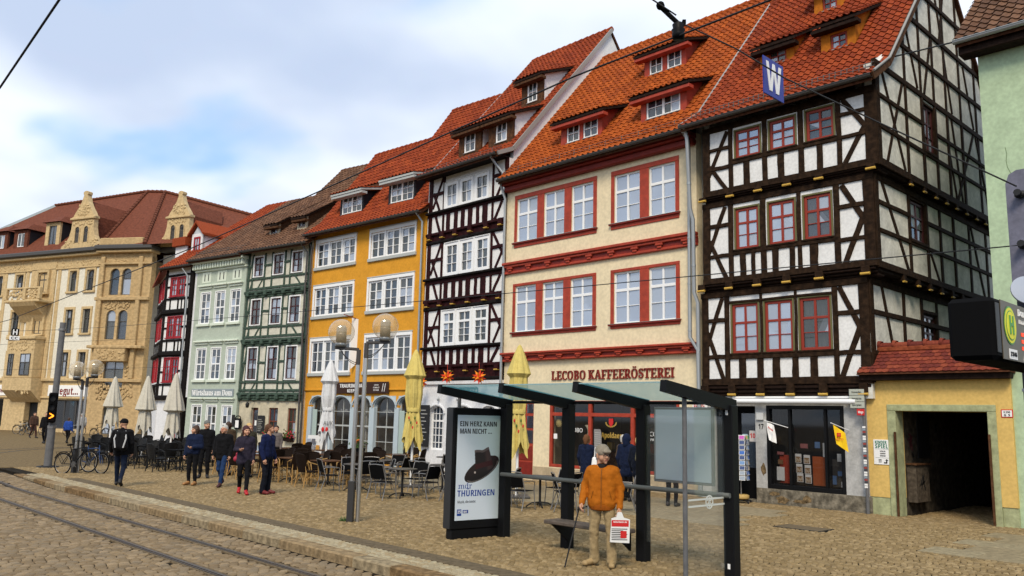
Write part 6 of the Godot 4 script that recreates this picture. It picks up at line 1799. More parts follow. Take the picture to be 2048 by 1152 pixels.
func poster_image() -> Texture2D:
	# the flat print of the poster: pale ground and a photographed hat
	var w := 222; var hgt := 370
	var im := Image.create(w, hgt, false, Image.FORMAT_RGB8)
	for y in hgt:
		for x in w:
			var u := x / 200.0; var v := y / 200.0   # metres-like units, u to 1.11, v to 1.85
			var c := Color(0.80, 0.84, 0.88).lerp(Color(0.72, 0.80, 0.78), clampf(u * 1.3 - v * 0.5, 0, 1))
			# brim: tilted ellipse
			var p := Vector2(u - 0.55, v - 0.96).rotated(0.48)
			var k := Vector2(p.x / 0.41, p.y / 0.165).length()
			if k < 1.0:
				c = Color(0.07, 0.045, 0.042).lerp(Color(0.20, 0.13, 0.115), clampf(0.4 - p.y * 3.0 + p.x * 0.5, 0, 1))
				if k > 0.88 and k < 0.95 and p.y > 0.03: c = Color(0.42, 0.39, 0.38)
			# crown
			var s := Vector2(u - 0.575, v - 0.80).rotated(0.2)
			var top := -0.21 + 0.03 * exp(-pow((s.x - 0.02) / 0.08, 2.0))
			if absf(s.x) < 0.18 + 0.12 * s.y and s.y > top and s.y < 0.16 + 0.05 * cos(s.x * 7.0):
				c = Color(0.12, 0.08, 0.075).lerp(Color(0.42, 0.30, 0.27), clampf(0.2 + s.x * 2.6 - absf(s.x - 0.09) * 4.0, 0, 1))
				if s.y < top + 0.045: c = Color(0.36, 0.31, 0.30)
				if s.y > 0.04 and s.y < 0.13: c = Color(0.22, 0.05, 0.045)
			if Vector2(u - 0.40, v - 1.02).length() < 0.02: c = Color(0.75, 0.7, 0.66)
			im.set_pixel(x, y, c)
	return ImageTexture.create_from_image(im)

func ad_panel() -> void:
	var t := thing("advertising_display", "black free-standing poster display showing a brown hat at the tram shelter's end", "advertising display", Vector3(-11.46, 0, -9.57), deg_to_rad(83.0))
	bx(t, "casing", M.black_paint, 0.0, 1.25, 0.16, 2.27, -0.24, 0.0, 0.012)
	bx(t, "base", M.black_paint, 0.03, 1.22, -0.02, 0.157, -0.20, -0.02, 0.01)
	bx(t, "side_cover", plain(0.022, 0.023, 0.025, 0.45), -0.02, -0.002, 0.17, 2.26, -0.23, -0.02, 0.004)
	var ps := StandardMaterial3D.new()
	ps.albedo_texture = poster_image(); ps.roughness = 0.55
	var b := MB.new(); b.quad(Vector3(0.07, 0.31, 0.004), Vector3(1.18, 0.31, 0.004), Vector3(1.18, 2.14, 0.004), Vector3(0.07, 2.14, 0.004), Vector3(0, 0, 1))
	var po := sub(t, "poster")
	pm(po, "print", b, ps)
	var k := plain(0.02, 0.02, 0.022, 0.5); var bl := plain(0.012, 0.05, 0.27, 0.5)
	words(po, "lettering", "EIN HERZ KANN", 0.088, k, at(0.525, 1.985, 0.006), 0.80, true, "Droid Sans", 0.002)
	words(po, "lettering", "MAN NICHT ...", 0.088, k, at(0.47, 1.855, 0.006), 0.69, true, "Droid Sans", 0.002)
	words(po, "lettering", "mdr", 0.085, bl, at(0.27, 0.895, 0.006), 0.29, false, "Droid Serif", 0.002)
	words(po, "lettering", "THÜRINGEN", 0.105, bl, at(0.515, 0.77, 0.006), 0.80, true, "Droid Sans", 0.002)
	words(po, "lettering", "Musik, die bleibt", 0.04, k, at(0.31, 0.625, 0.006), 0.38, false, "Droid Sans", 0.002)
	bx(po, "emblem", bl, 0.115, 0.205, 0.39, 0.50, 0.005, 0.007, 0.0)
	words(po, "lettering", "25", 0.05, M.paper, at(0.16, 0.455, 0.008), 0.07, true, "Droid Sans", 0.001)
	bx(po, "emblem", bl, 0.235, 0.35, 0.43, 0.485, 0.005, 0.007, 0.0)
	words(po, "lettering", "dab", 0.035, M.paper, at(0.285, 0.457, 0.008), 0.07, true, "Droid Sans", 0.001)

func shelter() -> void:
	var t := thing("tram_shelter", "black tram shelter with slanting roof beams, blue-green glass roof and a grey rail", "tram shelter")
	var px := [-11.22, -9.68, -8.10, -6.55]
	for x in px:
		bx(t, "post", M.black_paint, x - 0.085, x + 0.085, -0.02, 2.36, -10.70, -10.53, 0.012)
		var b := MB.new()
		b.prism(PackedVector2Array([Vector2(9.0, 2.50), Vector2(9.02, 2.65), Vector2(10.72, 2.44), Vector2(10.72, 2.26)]), -0.05, 0.05, Transform3D(Basis(Vector3(0, 0, -1), Vector3(0, 1, 0), Vector3(1, 0, 0)), Vector3(x, 0, 0)))
		pm(t, "roof_beam", b, M.black_paint)
	for i in 3:
		var b := MB.new()
		b.quad(Vector3(px[i] + 0.055, 2.62, -9.05), Vector3(px[i + 1] - 0.055, 2.62, -9.05), Vector3(px[i + 1] - 0.055, 2.43, -10.72), Vector3(px[i] + 0.055, 2.43, -10.72), Vector3.UP)
		pm(t, "roof_pane", b, M.glass_roof)
		bx(t, "pane_edge", plain(0.25, 0.40, 0.42, 0.3), px[i] + 0.055, px[i + 1] - 0.055, 2.614, 2.63, -9.052, -9.03, 0.0)
	bx(t, "rear_beam", M.black_paint, -11.2, -6.55, 2.37, 2.42, -10.72, -10.66, 0.01)
	for q in [[-11.42, 2.26, -9.64], [-6.60, -0.02, -9.56]]:
		var b := MB.new(); b.tube([Vector3(q[0], q[1], q[2]), Vector3(q[0], 2.53, q[2])], 0.032, 12)
		pm(t, "front_post", b, M.grey_pole)
	var r := MB.new(); r.tube([Vector3(-11.2, 1.10, -10.50), Vector3(-6.5, 1.10, -10.50)], 0.036, 12)
	pm(t, "rail", r, plain(0.12, 0.125, 0.115, 0.5))
	bx(t, "bench_seat", mottled(0.16, 0.125, 0.10, 0.6, 0.7, 1.0, 0.1, 2), -9.78, -8.15, 0.41, 0.47, -10.50, -10.14, 0.012)
	for x in [-9.6, -8.3]:
		var b := MB.new(); b.prism(PackedVector2Array([Vector2(10.16, 0.405), Vector2(10.55, 0.405), Vector2(10.55, 0.12)]), -0.02, 0.02, Transform3D(Basis(Vector3(0, 0, -1), Vector3(0, 1, 0), Vector3(1, 0, 0)), Vector3(x, 0, 0)))
		pm(t, "bench_bracket", b, M.black_paint)
	# information board and glass of the right bay
	var bd := sub(t, "notice_board")
	bx(bd, "board_frame", plain(0.20, 0.21, 0.20, 0.5, 0.3), -7.9, -6.83, 1.20, 2.33, -10.66, -10.62, 0.008)
	bx(bd, "board_sheet", plain(0.42, 0.50, 0.53, 0.6), -7.86, -6.87, 1.24, 2.29, -10.619, -10.612, 0.0)
	for q in [[-8.0, -6.65]]: put(t, "glass_wall", unit_box(), M.glass_clear, Transform3D(Basis.from_scale(Vector3(q[1] - q[0], 1.9, 0.01)), Vector3((q[0] + q[1]) / 2, 1.25, -10.58)))
	put(t, "glass_wall", unit_box(), M.glass_clear, Transform3D(Basis.from_scale(Vector3(0.01, 2.2, 0.92)), Vector3(-6.60, 1.2, -10.07)))
	var wm := plain(0.62, 0.64, 0.58, 0.6)
	var dc := MB.new()
	for y in [1.07, 0.985]: dc.bb(-6.592, -6.588, y - 0.012, y + 0.012, -10.5, -9.62)
	pm(t, "glass_marking", dc, wm)
	var wh := MB.new()
	var pts := []
	for i in 17: pts.append(Vector3(-6.588, 1.027 + sin(TAU * i / 16.0) * 0.085, -10.12 + cos(TAU * i / 16.0) * 0.085))
	for i in 16: wh.bar(pts[i], pts[i + 1], 0.02, 0.004, Vector3(1, 0, 0))
	for i in 6: wh.bar(Vector3(-6.588, 1.027, -10.12), Vector3(-6.588, 1.027 + sin(TAU * i / 6.0 + 0.5) * 0.08, -10.12 + cos(TAU * i / 6.0 + 0.5) * 0.08), 0.012, 0.004, Vector3(1, 0, 0))
	pm(t, "wheel_emblem", wh, wm)
	for q in [[-6.47, 0.1], [-6.47, 2.22]]: bx(t, "post_sticker", M.paper, -6.57, -6.53, q[1], q[1] + 0.07, -10.529, -10.525, 0.0)

func globe(t: Node3D, p: Vector3, r: float) -> void:
	var g := sub(t, "lamp_globe")
	var b := MB.new(); b.ball(p, Vector3(r, r, r), 16, 24)
	var gm := glass(0.72, 0.55, 0.30, 0.30, 0.9)
	pm(g, "glass_shell", b, gm)
	var f := MB.new()
	var prof := [Vector2(0.0, -r * 0.78), Vector2(r * 0.40, -r * 0.78), Vector2(r * 0.40, -r * 0.15)]
	for i in 7:
		prof.append(Vector2(r * 0.42, -r * 0.12 + i * r * 0.075)); prof.append(Vector2(r * 0.34, -r * 0.09 + i * r * 0.075))
	prof.append(Vector2(r * 0.3, r * 0.5)); prof.append(Vector2(0, r * 0.52))
	f.lathe(prof, 14, Transform3D(Basis(), p))
	pm(g, "reflector", f, plain(0.32, 0.29, 0.24, 0.4, 0.5))
	var c := MB.new(); c.lathe([Vector2(0, -r * 1.12), Vector2(r * 0.42, -r * 1.12), Vector2(r * 0.45, -r * 0.86), Vector2(r * 0.3, -r * 0.8)], 14, Transform3D(Basis(), p))
	pm(g, "collar", c, M.zinc)

func lamp(label: String, where: Vector3, turn: float, left: Vector2, right: Vector2, r: float) -> void:
	var t := thing("street_lamp", label, "street lamp", where, turn, "twin-globe street lamps")
	var st: Material = M.steel
	var dk := plain(0.055, 0.05, 0.048, 0.5, 0.4)
	for s in [[-0.085, left], [0.065, right]]:
		var top: float = s[1].y - r * 1.12
		var b := MB.new(); b.tube([Vector3(s[0], -0.02, 0), Vector3(s[0], top - 0.36, 0)], 0.043, 14)
		pm(t, "pole", b, st)
		bx(t, "pole_head", dk, s[0] - 0.04, s[0] + 0.04, top - 0.36, top - 0.05, -0.04, 0.04, 0.01)
		var a := MB.new(); a.bar(Vector3(s[0], top - 0.045, 0), Vector3(s[1].x + 0.12 * signf(s[1].x), top - 0.02, 0), 0.07, 0.06, Vector3.UP, 0.01)
		pm(t, "arm", a, dk)
		var w := MB.new()
		for off in [0.0, 0.04]:
			var pts := []
			for i in 9:
				var k := i / 8.0
				pts.append(Vector3(lerpf(s[0], s[1].x, k), lerpf(top - 0.36 + off, top - 0.06, k * k), 0.02))
			w.tube(pts, 0.007, 5)
		pm(t, "cable", w, M.dark)
		globe(t, Vector3(s[1].x, s[1].y, 0), r)
	bx(t, "fuse_box", plain(0.035, 0.033, 0.033, 0.5, 0.3), -0.15, -0.02, -0.02, 0.79, -0.075, 0.075, 0.012)

func wire(label: String, pts: Array, r: float, called := "overhead_wire") -> void:
	var b := MB.new(); b.tube(pts, r, 6)
	tag(pm(self, called, b, M.dark), label, "wire")

func umbrella(label: String, where: Vector3, hgt: float, m: Material, low: float, print_: int, group: String) -> Node3D:
	var t := thing("folded_parasol", label, "parasol", where, rng.randf() * 6.0, group)
	var b := MB.new(); b.tube([Vector3(0, 0, 0), Vector3(0, hgt - 0.05, 0)], 0.038, 10)
	pm(t, "pole", b, M.white)
	bx(t, "base_plate", M.zinc_dark, -0.35, 0.35, -0.01, 0.06, -0.35, 0.35, 0.02)
	var c := MB.new()
	# the gathered cloth: deep pleats, tied below the middle, flaring again at the hem
	var L := hgt - low
	var prof := []
	for i in 27:
		var k := i / 26.0
		var r: float
		if print_ == 0:
			r = lerpf(0.06, 0.40, pow(k / 0.62, 0.9)) if k < 0.62 else (0.20 if k < 0.67 else lerpf(0.22, 0.30, (k - 0.67) / 0.33))
		else:
			r = lerpf(0.05, 0.33, pow(k / 0.28, 0.85)) if k < 0.28 else (lerpf(0.23, 0.25, (k - 0.28) / 0.2) if k < 0.48 else (lerpf(0.25, 0.17, (k - 0.48) / 0.18) if k < 0.66 else lerpf(0.18, 0.28, (k - 0.66) / 0.34)))
		prof.append(Vector2(r, hgt - k * L))
	prof.reverse()
	var sides := 72
	var crease := FastNoiseLite.new(); crease.seed = int(where.x * 10.0); crease.frequency = 0.35
	var rows := []
	for i in prof.size():
		var row := []
		for s in sides:
			var a := TAU * s / sides
			var k: float = 1.0 - i / 26.0
			var fold := 0.05 + 0.26 * k
			var w := cos(a * 8.0 + k * 1.2) * 0.5 + 0.28 * cos(a * 13.0 + 2.0 + k * 3.0) + 0.2 * cos(a * 5.0 - k * 5.0)
			var r: float = prof[i].x * (1.0 + fold * w)
			var y: float = prof[i].y
			if i < 9: y += (8 - i) / 8.0 * 0.16 * cos(a * 4.0 + 1.0) * (1.0 + 0.5 * cos(a * 9.0))
			r *= 1.0 + 0.09 * k * crease.get_noise_3d(cos(a) * 9.0, y * 5.0, sin(a) * 9.0)
			row.append(Vector3(cos(a) * r, y, sin(a) * r))
		rows.append(row)
	for i in rows.size() - 1:
		for s in sides:
			var s1 := (s + 1) % sides
			var mid: Vector3 = rows[i][s]
			c.quad(rows[i][s], rows[i][s1], rows[i + 1][s1], rows[i + 1][s], Vector3(mid.x, 0, mid.z))
	pm(t, "canopy", c, m)
	var tp := MB.new(); tp.lathe([Vector2(0.06, hgt - 0.06), Vector2(0.055, hgt), Vector2(0.0, hgt + 0.05)], 10)
	pm(t, "cap", tp, m)
	var st := MB.new(); st.lathe([Vector2(0.21, hgt - L * 0.655), Vector2(0.215, hgt - L * 0.63), Vector2(0.2, hgt - L * 0.61)], 20)
	pm(t, "strap", st, m)
	if print_ == 1:
		t.rotation.y = deg_to_rad(52)
		var y := hgt - L * 0.86
		words(t, "lettering", "AUK", 0.15, M.dark, at(0.05, y + 0.12, 0.315), 0.34, false)
		var rb := MB.new()
		for s in [-1, 1]: rb.ball(Vector3(s * 0.07 - 0.06, y - 0.1, 0.295), Vector3(0.055, 0.09, 0.02), 6, 10)
		pm(t, "emblem", rb, M.red_print)
	if print_ == 2:
		t.rotation.y = deg_to_rad(50)
		for i in 5:
			var rb := MB.new(); rb.ball(Vector3(-0.12 + 0.06 * i, hgt - L * (0.72 + 0.05 * (i % 3)), 0.26), Vector3(0.025, 0.05, 0.012), 4, 8)
			pm(t, "printed_mark", rb, M.leaf if i % 2 else M.red_print)
	return t

func bicycle(label: String, where: Vector3, turn: float, col: Material, tilt := 0.0) -> void:
	var t := thing("bicycle", label, "bicycle", where, turn, "bicycles on the square")
	t.rotation.x = 0.0; t.rotation.z = tilt
	for x in [-0.52, 0.52]:
		var w := sub(t, "wheel")
		var ty := MB.new(); var sp := MB.new()
		var pts := []
		for i in 25: pts.append(Vector3(x + cos(TAU * i / 24.0) * 0.33, 0.345 + sin(TAU * i / 24.0) * 0.33, 0))
		ty.tube(pts, 0.02, 7, false)
		pm(w, "tyre", ty, M.black_matt)
		var rim := MB.new()
		pts = []
		for i in 25: pts.append(Vector3(x + cos(TAU * i / 24.0) * 0.305, 0.345 + sin(TAU * i / 24.0) * 0.305, 0))
		rim.tube(pts, 0.009, 5, false)
		pm(w, "rim", rim, M.alu)
		for i in 14: sp.tube([Vector3(x, 0.345, 0.01 * (i % 2)), Vector3(x + cos(TAU * i / 14.0) * 0.3, 0.345 + sin(TAU * i / 14.0) * 0.3, 0)], 0.002, 3, false)
		pm(w, "spokes", sp, M.alu)
		var mg := MB.new()
		pts = []
		for i in 9: pts.append(Vector3(x + cos(0.4 + 2.2 * i / 8.0) * 0.38, 0.345 + sin(0.4 + 2.2 * i / 8.0) * 0.38, 0))
		mg.tube(pts, 0.018, 5)
		pm(w, "mudguard", mg, M.black_paint)
	var f := MB.new()
	for q in [[Vector3(-0.05, 0.30, 0), Vector3(-0.22, 0.86, 0)], [Vector3(-0.05, 0.30, 0), Vector3(0.34, 0.74, 0)], [Vector3(-0.19, 0.76, 0), Vector3(0.33, 0.82, 0)], [Vector3(0.31, 0.92, 0), Vector3(0.37, 0.66, 0)]]: f.tube([q[0], q[1]], 0.017, 7)
	for z in [-0.05, 0.05]:
		f.tube([Vector3(-0.52, 0.345, z), Vector3(-0.05, 0.30, z * 0.4)], 0.011, 6); f.tube([Vector3(-0.52, 0.345, z), Vector3(-0.18, 0.74, z * 0.3)], 0.010, 6); f.tube([Vector3(0.37, 0.68, z * 0.5), Vector3(0.52, 0.345, z)], 0.013, 6)
	pm(t, "frame", f, col)
	var hb := MB.new(); hb.tube([Vector3(0.16, 1.02, -0.29), Vector3(0.26, 1.03, -0.18), Vector3(0.3, 1.0, 0), Vector3(0.26, 1.03, 0.18), Vector3(0.16, 1.02, 0.29)], 0.013, 6); hb.tube([Vector3(0.3, 1.0, 0), Vector3(0.31, 0.9, 0)], 0.014, 6)
	pm(t, "handlebar", hb, M.black_paint)
	var sd := MB.new(); sd.ball(Vector3(-0.24, 0.93, 0), Vector3(0.13, 0.035, 0.075), 6, 10); sd.tube([Vector3(-0.22, 0.84, 0), Vector3(-0.235, 0.92, 0)], 0.013, 6)
	pm(t, "saddle", sd, M.black_matt)
	var rk := MB.new()
	for z in [-0.06, 0.06]: rk.tube([Vector3(-0.22, 0.72, z), Vector3(-0.75, 0.74, z), Vector3(-0.52, 0.36, z)], 0.008, 5)
	pm(t, "luggage_rack", rk, M.black_paint)
	var cr := MB.new(); cr.tube([Vector3(-0.05, 0.30, 0.03), Vector3(-0.05, 0.30, 0.06)], 0.09, 14); cr.tube([Vector3(-0.05, 0.30, 0.07), Vector3(0.08, 0.2, 0.07)], 0.01, 5); cr.tube([Vector3(-0.05, 0.30, -0.07), Vector3(-0.18, 0.4, -0.07)], 0.01, 5)
	pm(t, "crank", cr, M.zinc_dark)

func star_lamp(label: String, p: Vector3) -> void:
	var t := thing("star_lantern", label, "star lantern", p, 0.0, "paper stars hung on the maroon house")
	var m := plain(0.85, 0.30, 0.03, 0.7); m.backlight_enabled = true; m.backlight = Color(0.6, 0.3, 0.05)
	var m2 := plain(0.72, 0.07, 0.03, 0.7); m2.backlight_enabled = true; m2.backlight = Color(0.5, 0.08, 0.03)
	var n := 0
	for i in 17:
		var y := 1.0 - 2.0 * (i + 0.5) / 17.0
		var a := 2.39996 * i
		var d := Vector3(cos(a) * sqrt(1 - y * y), y, sin(a) * sqrt(1 - y * y))
		var b := MB.new()
		var x := d.cross(Vector3(0.3, 1, 0.2)).normalized(); var z := d.cross(x)
		for k in 4:
			var e0 := x * cos(TAU * k / 4.0) + z * sin(TAU * k / 4.0); var e1 := x * cos(TAU * (k + 1) / 4.0) + z * sin(TAU * (k + 1) / 4.0)
			b.f3(d * 0.1 + e0 * 0.065, d * 0.1 + e1 * 0.065, d * 0.29, e0 + e1)
		pm(t, "spike", b, m if i % 2 else m2)
	var c := MB.new(); c.ball(Vector3(), Vector3(0.11, 0.11, 0.11)); c.tube([Vector3(0, 0.1, 0), Vector3(0, 0.55, 0)], 0.006, 5)
	pm(t, "core", c, m2)

func street() -> void:
	ad_panel()
	shelter()
	lamp("large double lamp of two steel poles with clear globes standing near the kerb", Vector3(-14.43, 0, -9.55), deg_to_rad(46), Vector2(-0.46, 3.77), Vector2(0.44, 3.91), 0.27)
	lamp("far double lamp with close-set globes standing beside the parked bicycles", Vector3(-30.04, 0, -8.99), deg_to_rad(104), Vector2(-0.3, 3.36), Vector2(0.3, 3.46), 0.27)
	var wd := MB.new()
	for i in 46:
		var d := Vector3(rng.randfn(0, 0.05), 0.0, rng.randfn(0, 0.05))
		wd.f3(d + Vector3(-0.014, 0, 0), d + Vector3(0.014, 0, 0.005), d + Vector3(rng.randfn(0, 0.03), rng.randf_range(0.04, 0.11), rng.randfn(0, 0.03)), Vector3(0, 0.3, 1))
	var weeds := pm(self, "weeds", wd, M.leaf, at(-14.62, 0, -9.42))
	tag(weeds, "small tuft of green weeds at the foot of the near lamp", "weeds", "", "stuff")
	# catenary pole with its tram signal
	var p := thing("catenary_pole", "grey round overhead-line pole on the far left of the square", "pole", Vector3(-33.14, 0, -8.96))
	var b := MB.new(); b.tube([Vector3(0, -0.02, 0), Vector3(0, 1.4, 0), Vector3(0, 1.41, 0), Vector3(0, 5.16, 0)], [0.135, 0.13, 0.112, 0.10], 16)
	pm(p, "pole_shaft", b, M.grey_pole)
	b = MB.new(); b.lathe([Vector2(0.36, -0.01), Vector2(0.36, 0.03), Vector2(0.22, 0.05)], 18)
	pm(p, "base_collar", b, M.dark)
	b = MB.new(); b.tube([Vector3(0, 1.36, 0), Vector3(0, 1.46, 0)], 0.14, 16); b.tube([Vector3(0, 4.86, 0), Vector3(0, 4.94, 0)], 0.13, 16)
	pm(p, "clamp_ring", b, M.alu)
	var sg := thing("tram_signal", "black tram signal on the grey pole with an orange arrow alight", "tram signal", Vector3(-33.14, 0, -8.96), deg_to_rad(70))
	sg.scale = Vector3(0.72, 1.0, 0.72)
	bx(sg, "signal_case", M.black_matt, -0.24, 0.16, 1.56, 2.62, 0.17, 0.42, 0.05)
	for y in [1.8, 2.1, 2.42]:
		var l := MB.new(); l.lathe([Vector2(0.0, 0.0), Vector2(0.12, 0.0), Vector2(0.12, 0.02), Vector2(0.0, 0.03)], 16, Transform3D(Basis(Vector3.RIGHT, PI / 2), Vector3(-0.04, y, 0.425)))
		pm(sg, "lens", l, M.dark)
		var v := MB.new()
		for i in 8:
			var a0 := PI * i / 8.0; var a1 := PI * (i + 1) / 8.0
			v.quad(Vector3(-0.04 + cos(a0) * 0.13, y + sin(a0) * 0.13, 0.42), Vector3(-0.04 + cos(a1) * 0.13, y + sin(a1) * 0.13, 0.42), Vector3(-0.04 + cos(a1) * 0.13, y + sin(a1) * 0.13, 0.58), Vector3(-0.04 + cos(a0) * 0.13, y + sin(a0) * 0.13, 0.58), Vector3(0, 1, 0))
		pm(sg, "visor", v, M.black_matt)
	var ar := MB.new(); ar.bar(Vector3(-0.13, 1.89, 0.465), Vector3(0.07, 1.8, 0.465), 0.04, 0.02, Vector3(0, 0, 1)); ar.bar(Vector3(-0.13, 1.71, 0.465), Vector3(0.07, 1.8, 0.466), 0.04, 0.02, Vector3(0, 0, 1))
	pm(sg, "arrow_light", ar, lit(1.0, 0.32, 0.02, 1.6))
	var al := OmniLight3D.new(); al.name = "arrow_glow"; al.light_color = Color(1.0, 0.55, 0.15); al.light_energy = 0.03; al.light_size = 0.1; al.position = Vector3(-0.03, 1.8, 0.52); al.shadow_enabled = true; al.omni_attenuation = 2.0; al.omni_range = 20
	sg.add_child(al)
	var hs := thing("tram_sign", "black tram sign with a white H above a white CC plate, hung on the wire", "sign", Vector3(-31.1, 4.4, -7.0), deg_to_rad(72))
	hs.scale = Vector3.ONE * 0.66
	bx(hs, "sign_plate", M.black_matt, -0.17, 0.17, 0.0, 0.36, -0.02, 0.02, 0.01); words(hs, "lettering", "H", 0.27, M.paper, at(0, 0.18, 0.024), 0.2)
	bx(hs, "lower_plate", M.paper, -0.22, 0.22, -0.22, -0.01, -0.02, 0.02, 0.01); words(hs, "lettering", "CC", 0.13, M.dark, at(0, -0.115, 0.024), 0.3)
	# overhead wires
	wire("long tram contact wire rising to the right in front of the roofs", [Vector3(-60, 4.3, -5.0), Vector3(-26.83, 4.52, -5.85), Vector3(-14.55, 4.95, -5.85), Vector3(-12.05, 5.09, -5.85), Vector3(-8.24, 5.32, -5.85), Vector3(-5.31, 5.5, -5.85), Vector3(-3.0, 5.53, -5.85), Vector3(1.5, 5.5, -5.85)], 0.009)
	wire("short steep piece of wire crossing the top left corner of the sky", [Vector3(-32.0, 6.0, -2.5), Vector3(-13.61, 6.71, -2.5), Vector3(-10.87, 7.07, -2.5), Vector3(-6.0, 7.5, -2.5)], 0.016)
	var sag := []
	for i in 13:
		var k := i / 12.0
		sag.append(Vector3(-33.1, 4.9, -8.96).lerp(Vector3(-1.95, 3.65, -7.85), k) - Vector3(0, 0.25 * k * (1 - k), 0))
	wire("thin span wire from the far pole to the right mast across the facades", sag, 0.006)
	wire("span wire carrying the blue W sign from the right mast", [Vector3(-1.95, 4.1, -7.6), Vector3(-2.83, 4.72, -6.99), Vector3(-3.43, 5.15, -6.55), Vector3(-3.73, 5.42, -6.24), Vector3(-4.05, 5.64, -5.9)], 0.007)
	wire("upper end of the span wire beyond the black insulator", [Vector3(-4.09, 5.72, -5.85), Vector3(-4.25, 5.88, -5.62), Vector3(-4.8, 6.3, -5.0)], 0.007)
	for q in [["wire from the left edge to the grey pole", Vector3(-33.1, 4.9, -8.96), Vector3(-40, 4.9, -6.0)], ["lower thin wire crossing the sandstone front", Vector3(-60, 5.2, -7), Vector3(-45.5, 6.0, -17.7)], ["thin wire above the shop sign of the sandstone building", Vector3(-60, 3.9, -7), Vector3(-45.8, 4.4, -17.8)]]: wire(q[0], [q[1], q[2]], 0.008)
	wire("grey cable between the gable and the mint house eave", [Vector3(-8.3, 11.85, -21.6), Vector3(-6.3, 11.3, -20.55)], 0.02)
	var ins := thing("insulator", "black ribbed insulator with a clamp on the span wire above the beige roof", "insulator", Vector3(-4.09, 5.6, -5.88), deg_to_rad(46))
	b = MB.new(); b.lathe([Vector2(0.0, -0.10), Vector2(0.05, -0.10), Vector2(0.06, -0.05), Vector2(0.045, -0.045), Vector2(0.062, -0.01), Vector2(0.045, -0.005), Vector2(0.055, 0.04), Vector2(0.03, 0.06), Vector2(0.0, 0.07)], 14)
	pm(ins, "insulator_body", b, M.black_paint)
	b = MB.new(); b.bar(Vector3(0, 0.05, 0), Vector3(-0.15, 0.2, 0), 0.045, 0.03, Vector3.UP, 0.005)
	pm(ins, "clamp_arm", b, M.black_matt)
	b = MB.new(); b.ball(Vector3(-0.16, 0.22, 0), Vector3(0.04, 0.04, 0.04), 6, 8); b.box(Vector3(0.05, 0.06, 0), Vector3(0.03, 0.04, 0.05))
	pm(ins, "clamp_bolt", b, M.black_matt)
	var ws := thing("tram_sign", "blue plate with a white W hanging on the span wire", "sign", Vector3(-3.60, 5.40, -6.66), deg_to_rad(90))
	bx(ws, "plate", M.blue_sign, -0.18, 0.18, -0.36, 0.0, -0.006, 0.006, 0.003)
	words(ws, "lettering", "W", 0.27, M.paper, at(0, -0.18, 0.008), 0.27)
	# mast with the departure display
	var mt := thing("tram_mast", "blue-grey steel mast with a rounded top at the right edge", "mast", Vector3(-1.93, 0, -7.95))
	b = MB.new(); b.prism(PackedVector2Array([Vector2(-0.17, 3.3), Vector2(0.17, 3.3), Vector2(0.17, 4.18), Vector2(0.13, 4.27), Vector2(0.05, 4.31), Vector2(-0.08, 4.31), Vector2(-0.14, 4.28), Vector2(-0.17, 4.2)]), -0.1, 0.1)
	pm(mt, "mast_head", b, mottled(0.20, 0.20, 0.27, 0.6, 0.8, 1.0, 0.05, 3))
	bx(mt, "mast_foot", plain(0.018, 0.02, 0.034, 0.5), -0.15, 0.15, -0.02, 3.298, -0.09, 0.09, 0.01)
	for y in [0.9, 2.2, 2.42]: bx(mt, "mast_band", M.zinc, -0.156, 0.156, y, y + 0.025, -0.095, 0.095, 0.002)
	for q in [[0, 4.08], [0, 3.64]]:
		b = MB.new(); b.tube([Vector3(-0.06, q[1], 0.1), Vector3(-0.06, q[1] + 0.01, 0.2)], 0.03, 8); b.ball(Vector3(-0.05, q[1], 0.14), Vector3(0.05, 0.035, 0.035), 5, 8)
		pm(mt, "wire_clamp", b, M.dark)
	b = MB.new(); b.lathe([Vector2(0, -0.01), Vector2(0.13, -0.01), Vector2(0.13, 0.01), Vector2(0, 0.01)], 24, Transform3D(Basis(Vector3(0, 1, 0), 0.6) * Basis(Vector3.RIGHT, PI / 2 - 0.35), Vector3(-0.02, 3.24, 0.24)))
	pm(mt, "round_plate", b, plain(0.30, 0.34, 0.42, 0.5))
	var dp := thing("departure_display", "black box with the tram stop's display and a yellow-green H disc", "display", Vector3(-1.93, 2.57, -6.2))
	bx(dp, "display_case", M.black_matt, -0.15, 0.15, 0.0, 0.43, -1.75, 0.0, 0.03)
	bx(dp, "grille", plain(0.03, 0.03, 0.03, 0.5), 0.151, 0.155, 0.05, 0.39, -0.1, -0.02, 0.0)
	bx(dp, "face_plate", plain(0.10, 0.082, 0.055, 0.4), 0.151, 0.158, 0.01, 0.42, -1.74, -0.12, 0.002)
	var face := Basis(Vector3.UP, PI / 2)
	for q in [[0.135, plain(0.10, 0.32, 0.08, 0.5), 0.0], [0.125, plain(0.75, 0.72, 0.02, 0.5), 0.002], [0.105, plain(0.10, 0.32, 0.08, 0.5), 0.004], [0.098, plain(0.75, 0.72, 0.02, 0.5), 0.006]]:
		b = MB.new(); b.lathe([Vector2(0, 0), Vector2(q[0], 0), Vector2(q[0], 0.004), Vector2(0, 0.004)], 32, Transform3D(Basis(Vector3(0, 0, 1), -PI / 2), Vector3(0.158 + q[2], 0.255, -0.3)))
		pm(dp, "stop_disc", b, q[1])
	words(dp, "lettering", "H", 0.13, plain(0.10, 0.32, 0.08, 0.5), Transform3D(face, Vector3(0.17, 0.255, -0.3)), 0.09)
	words(dp, "lettering", "Domplatz Süd", 0.05, M.paper, Transform3D(face, Vector3(0.161, 0.365, -0.75)), 0.5)
	words(dp, "lettering", "Linie  Ziel", 0.028, M.paper, Transform3D(face, Vector3(0.161, 0.30, -0.66)), 0.3, false)
	for i in 3:
		b = MB.new(); b.bb(0.159, 0.162, 0.20 - i * 0.05, 0.225 - i * 0.05, -1.1, -0.55)
		pm(dp, "led_line", b, lit(1.0, 0.07, 0.02, 0.55))
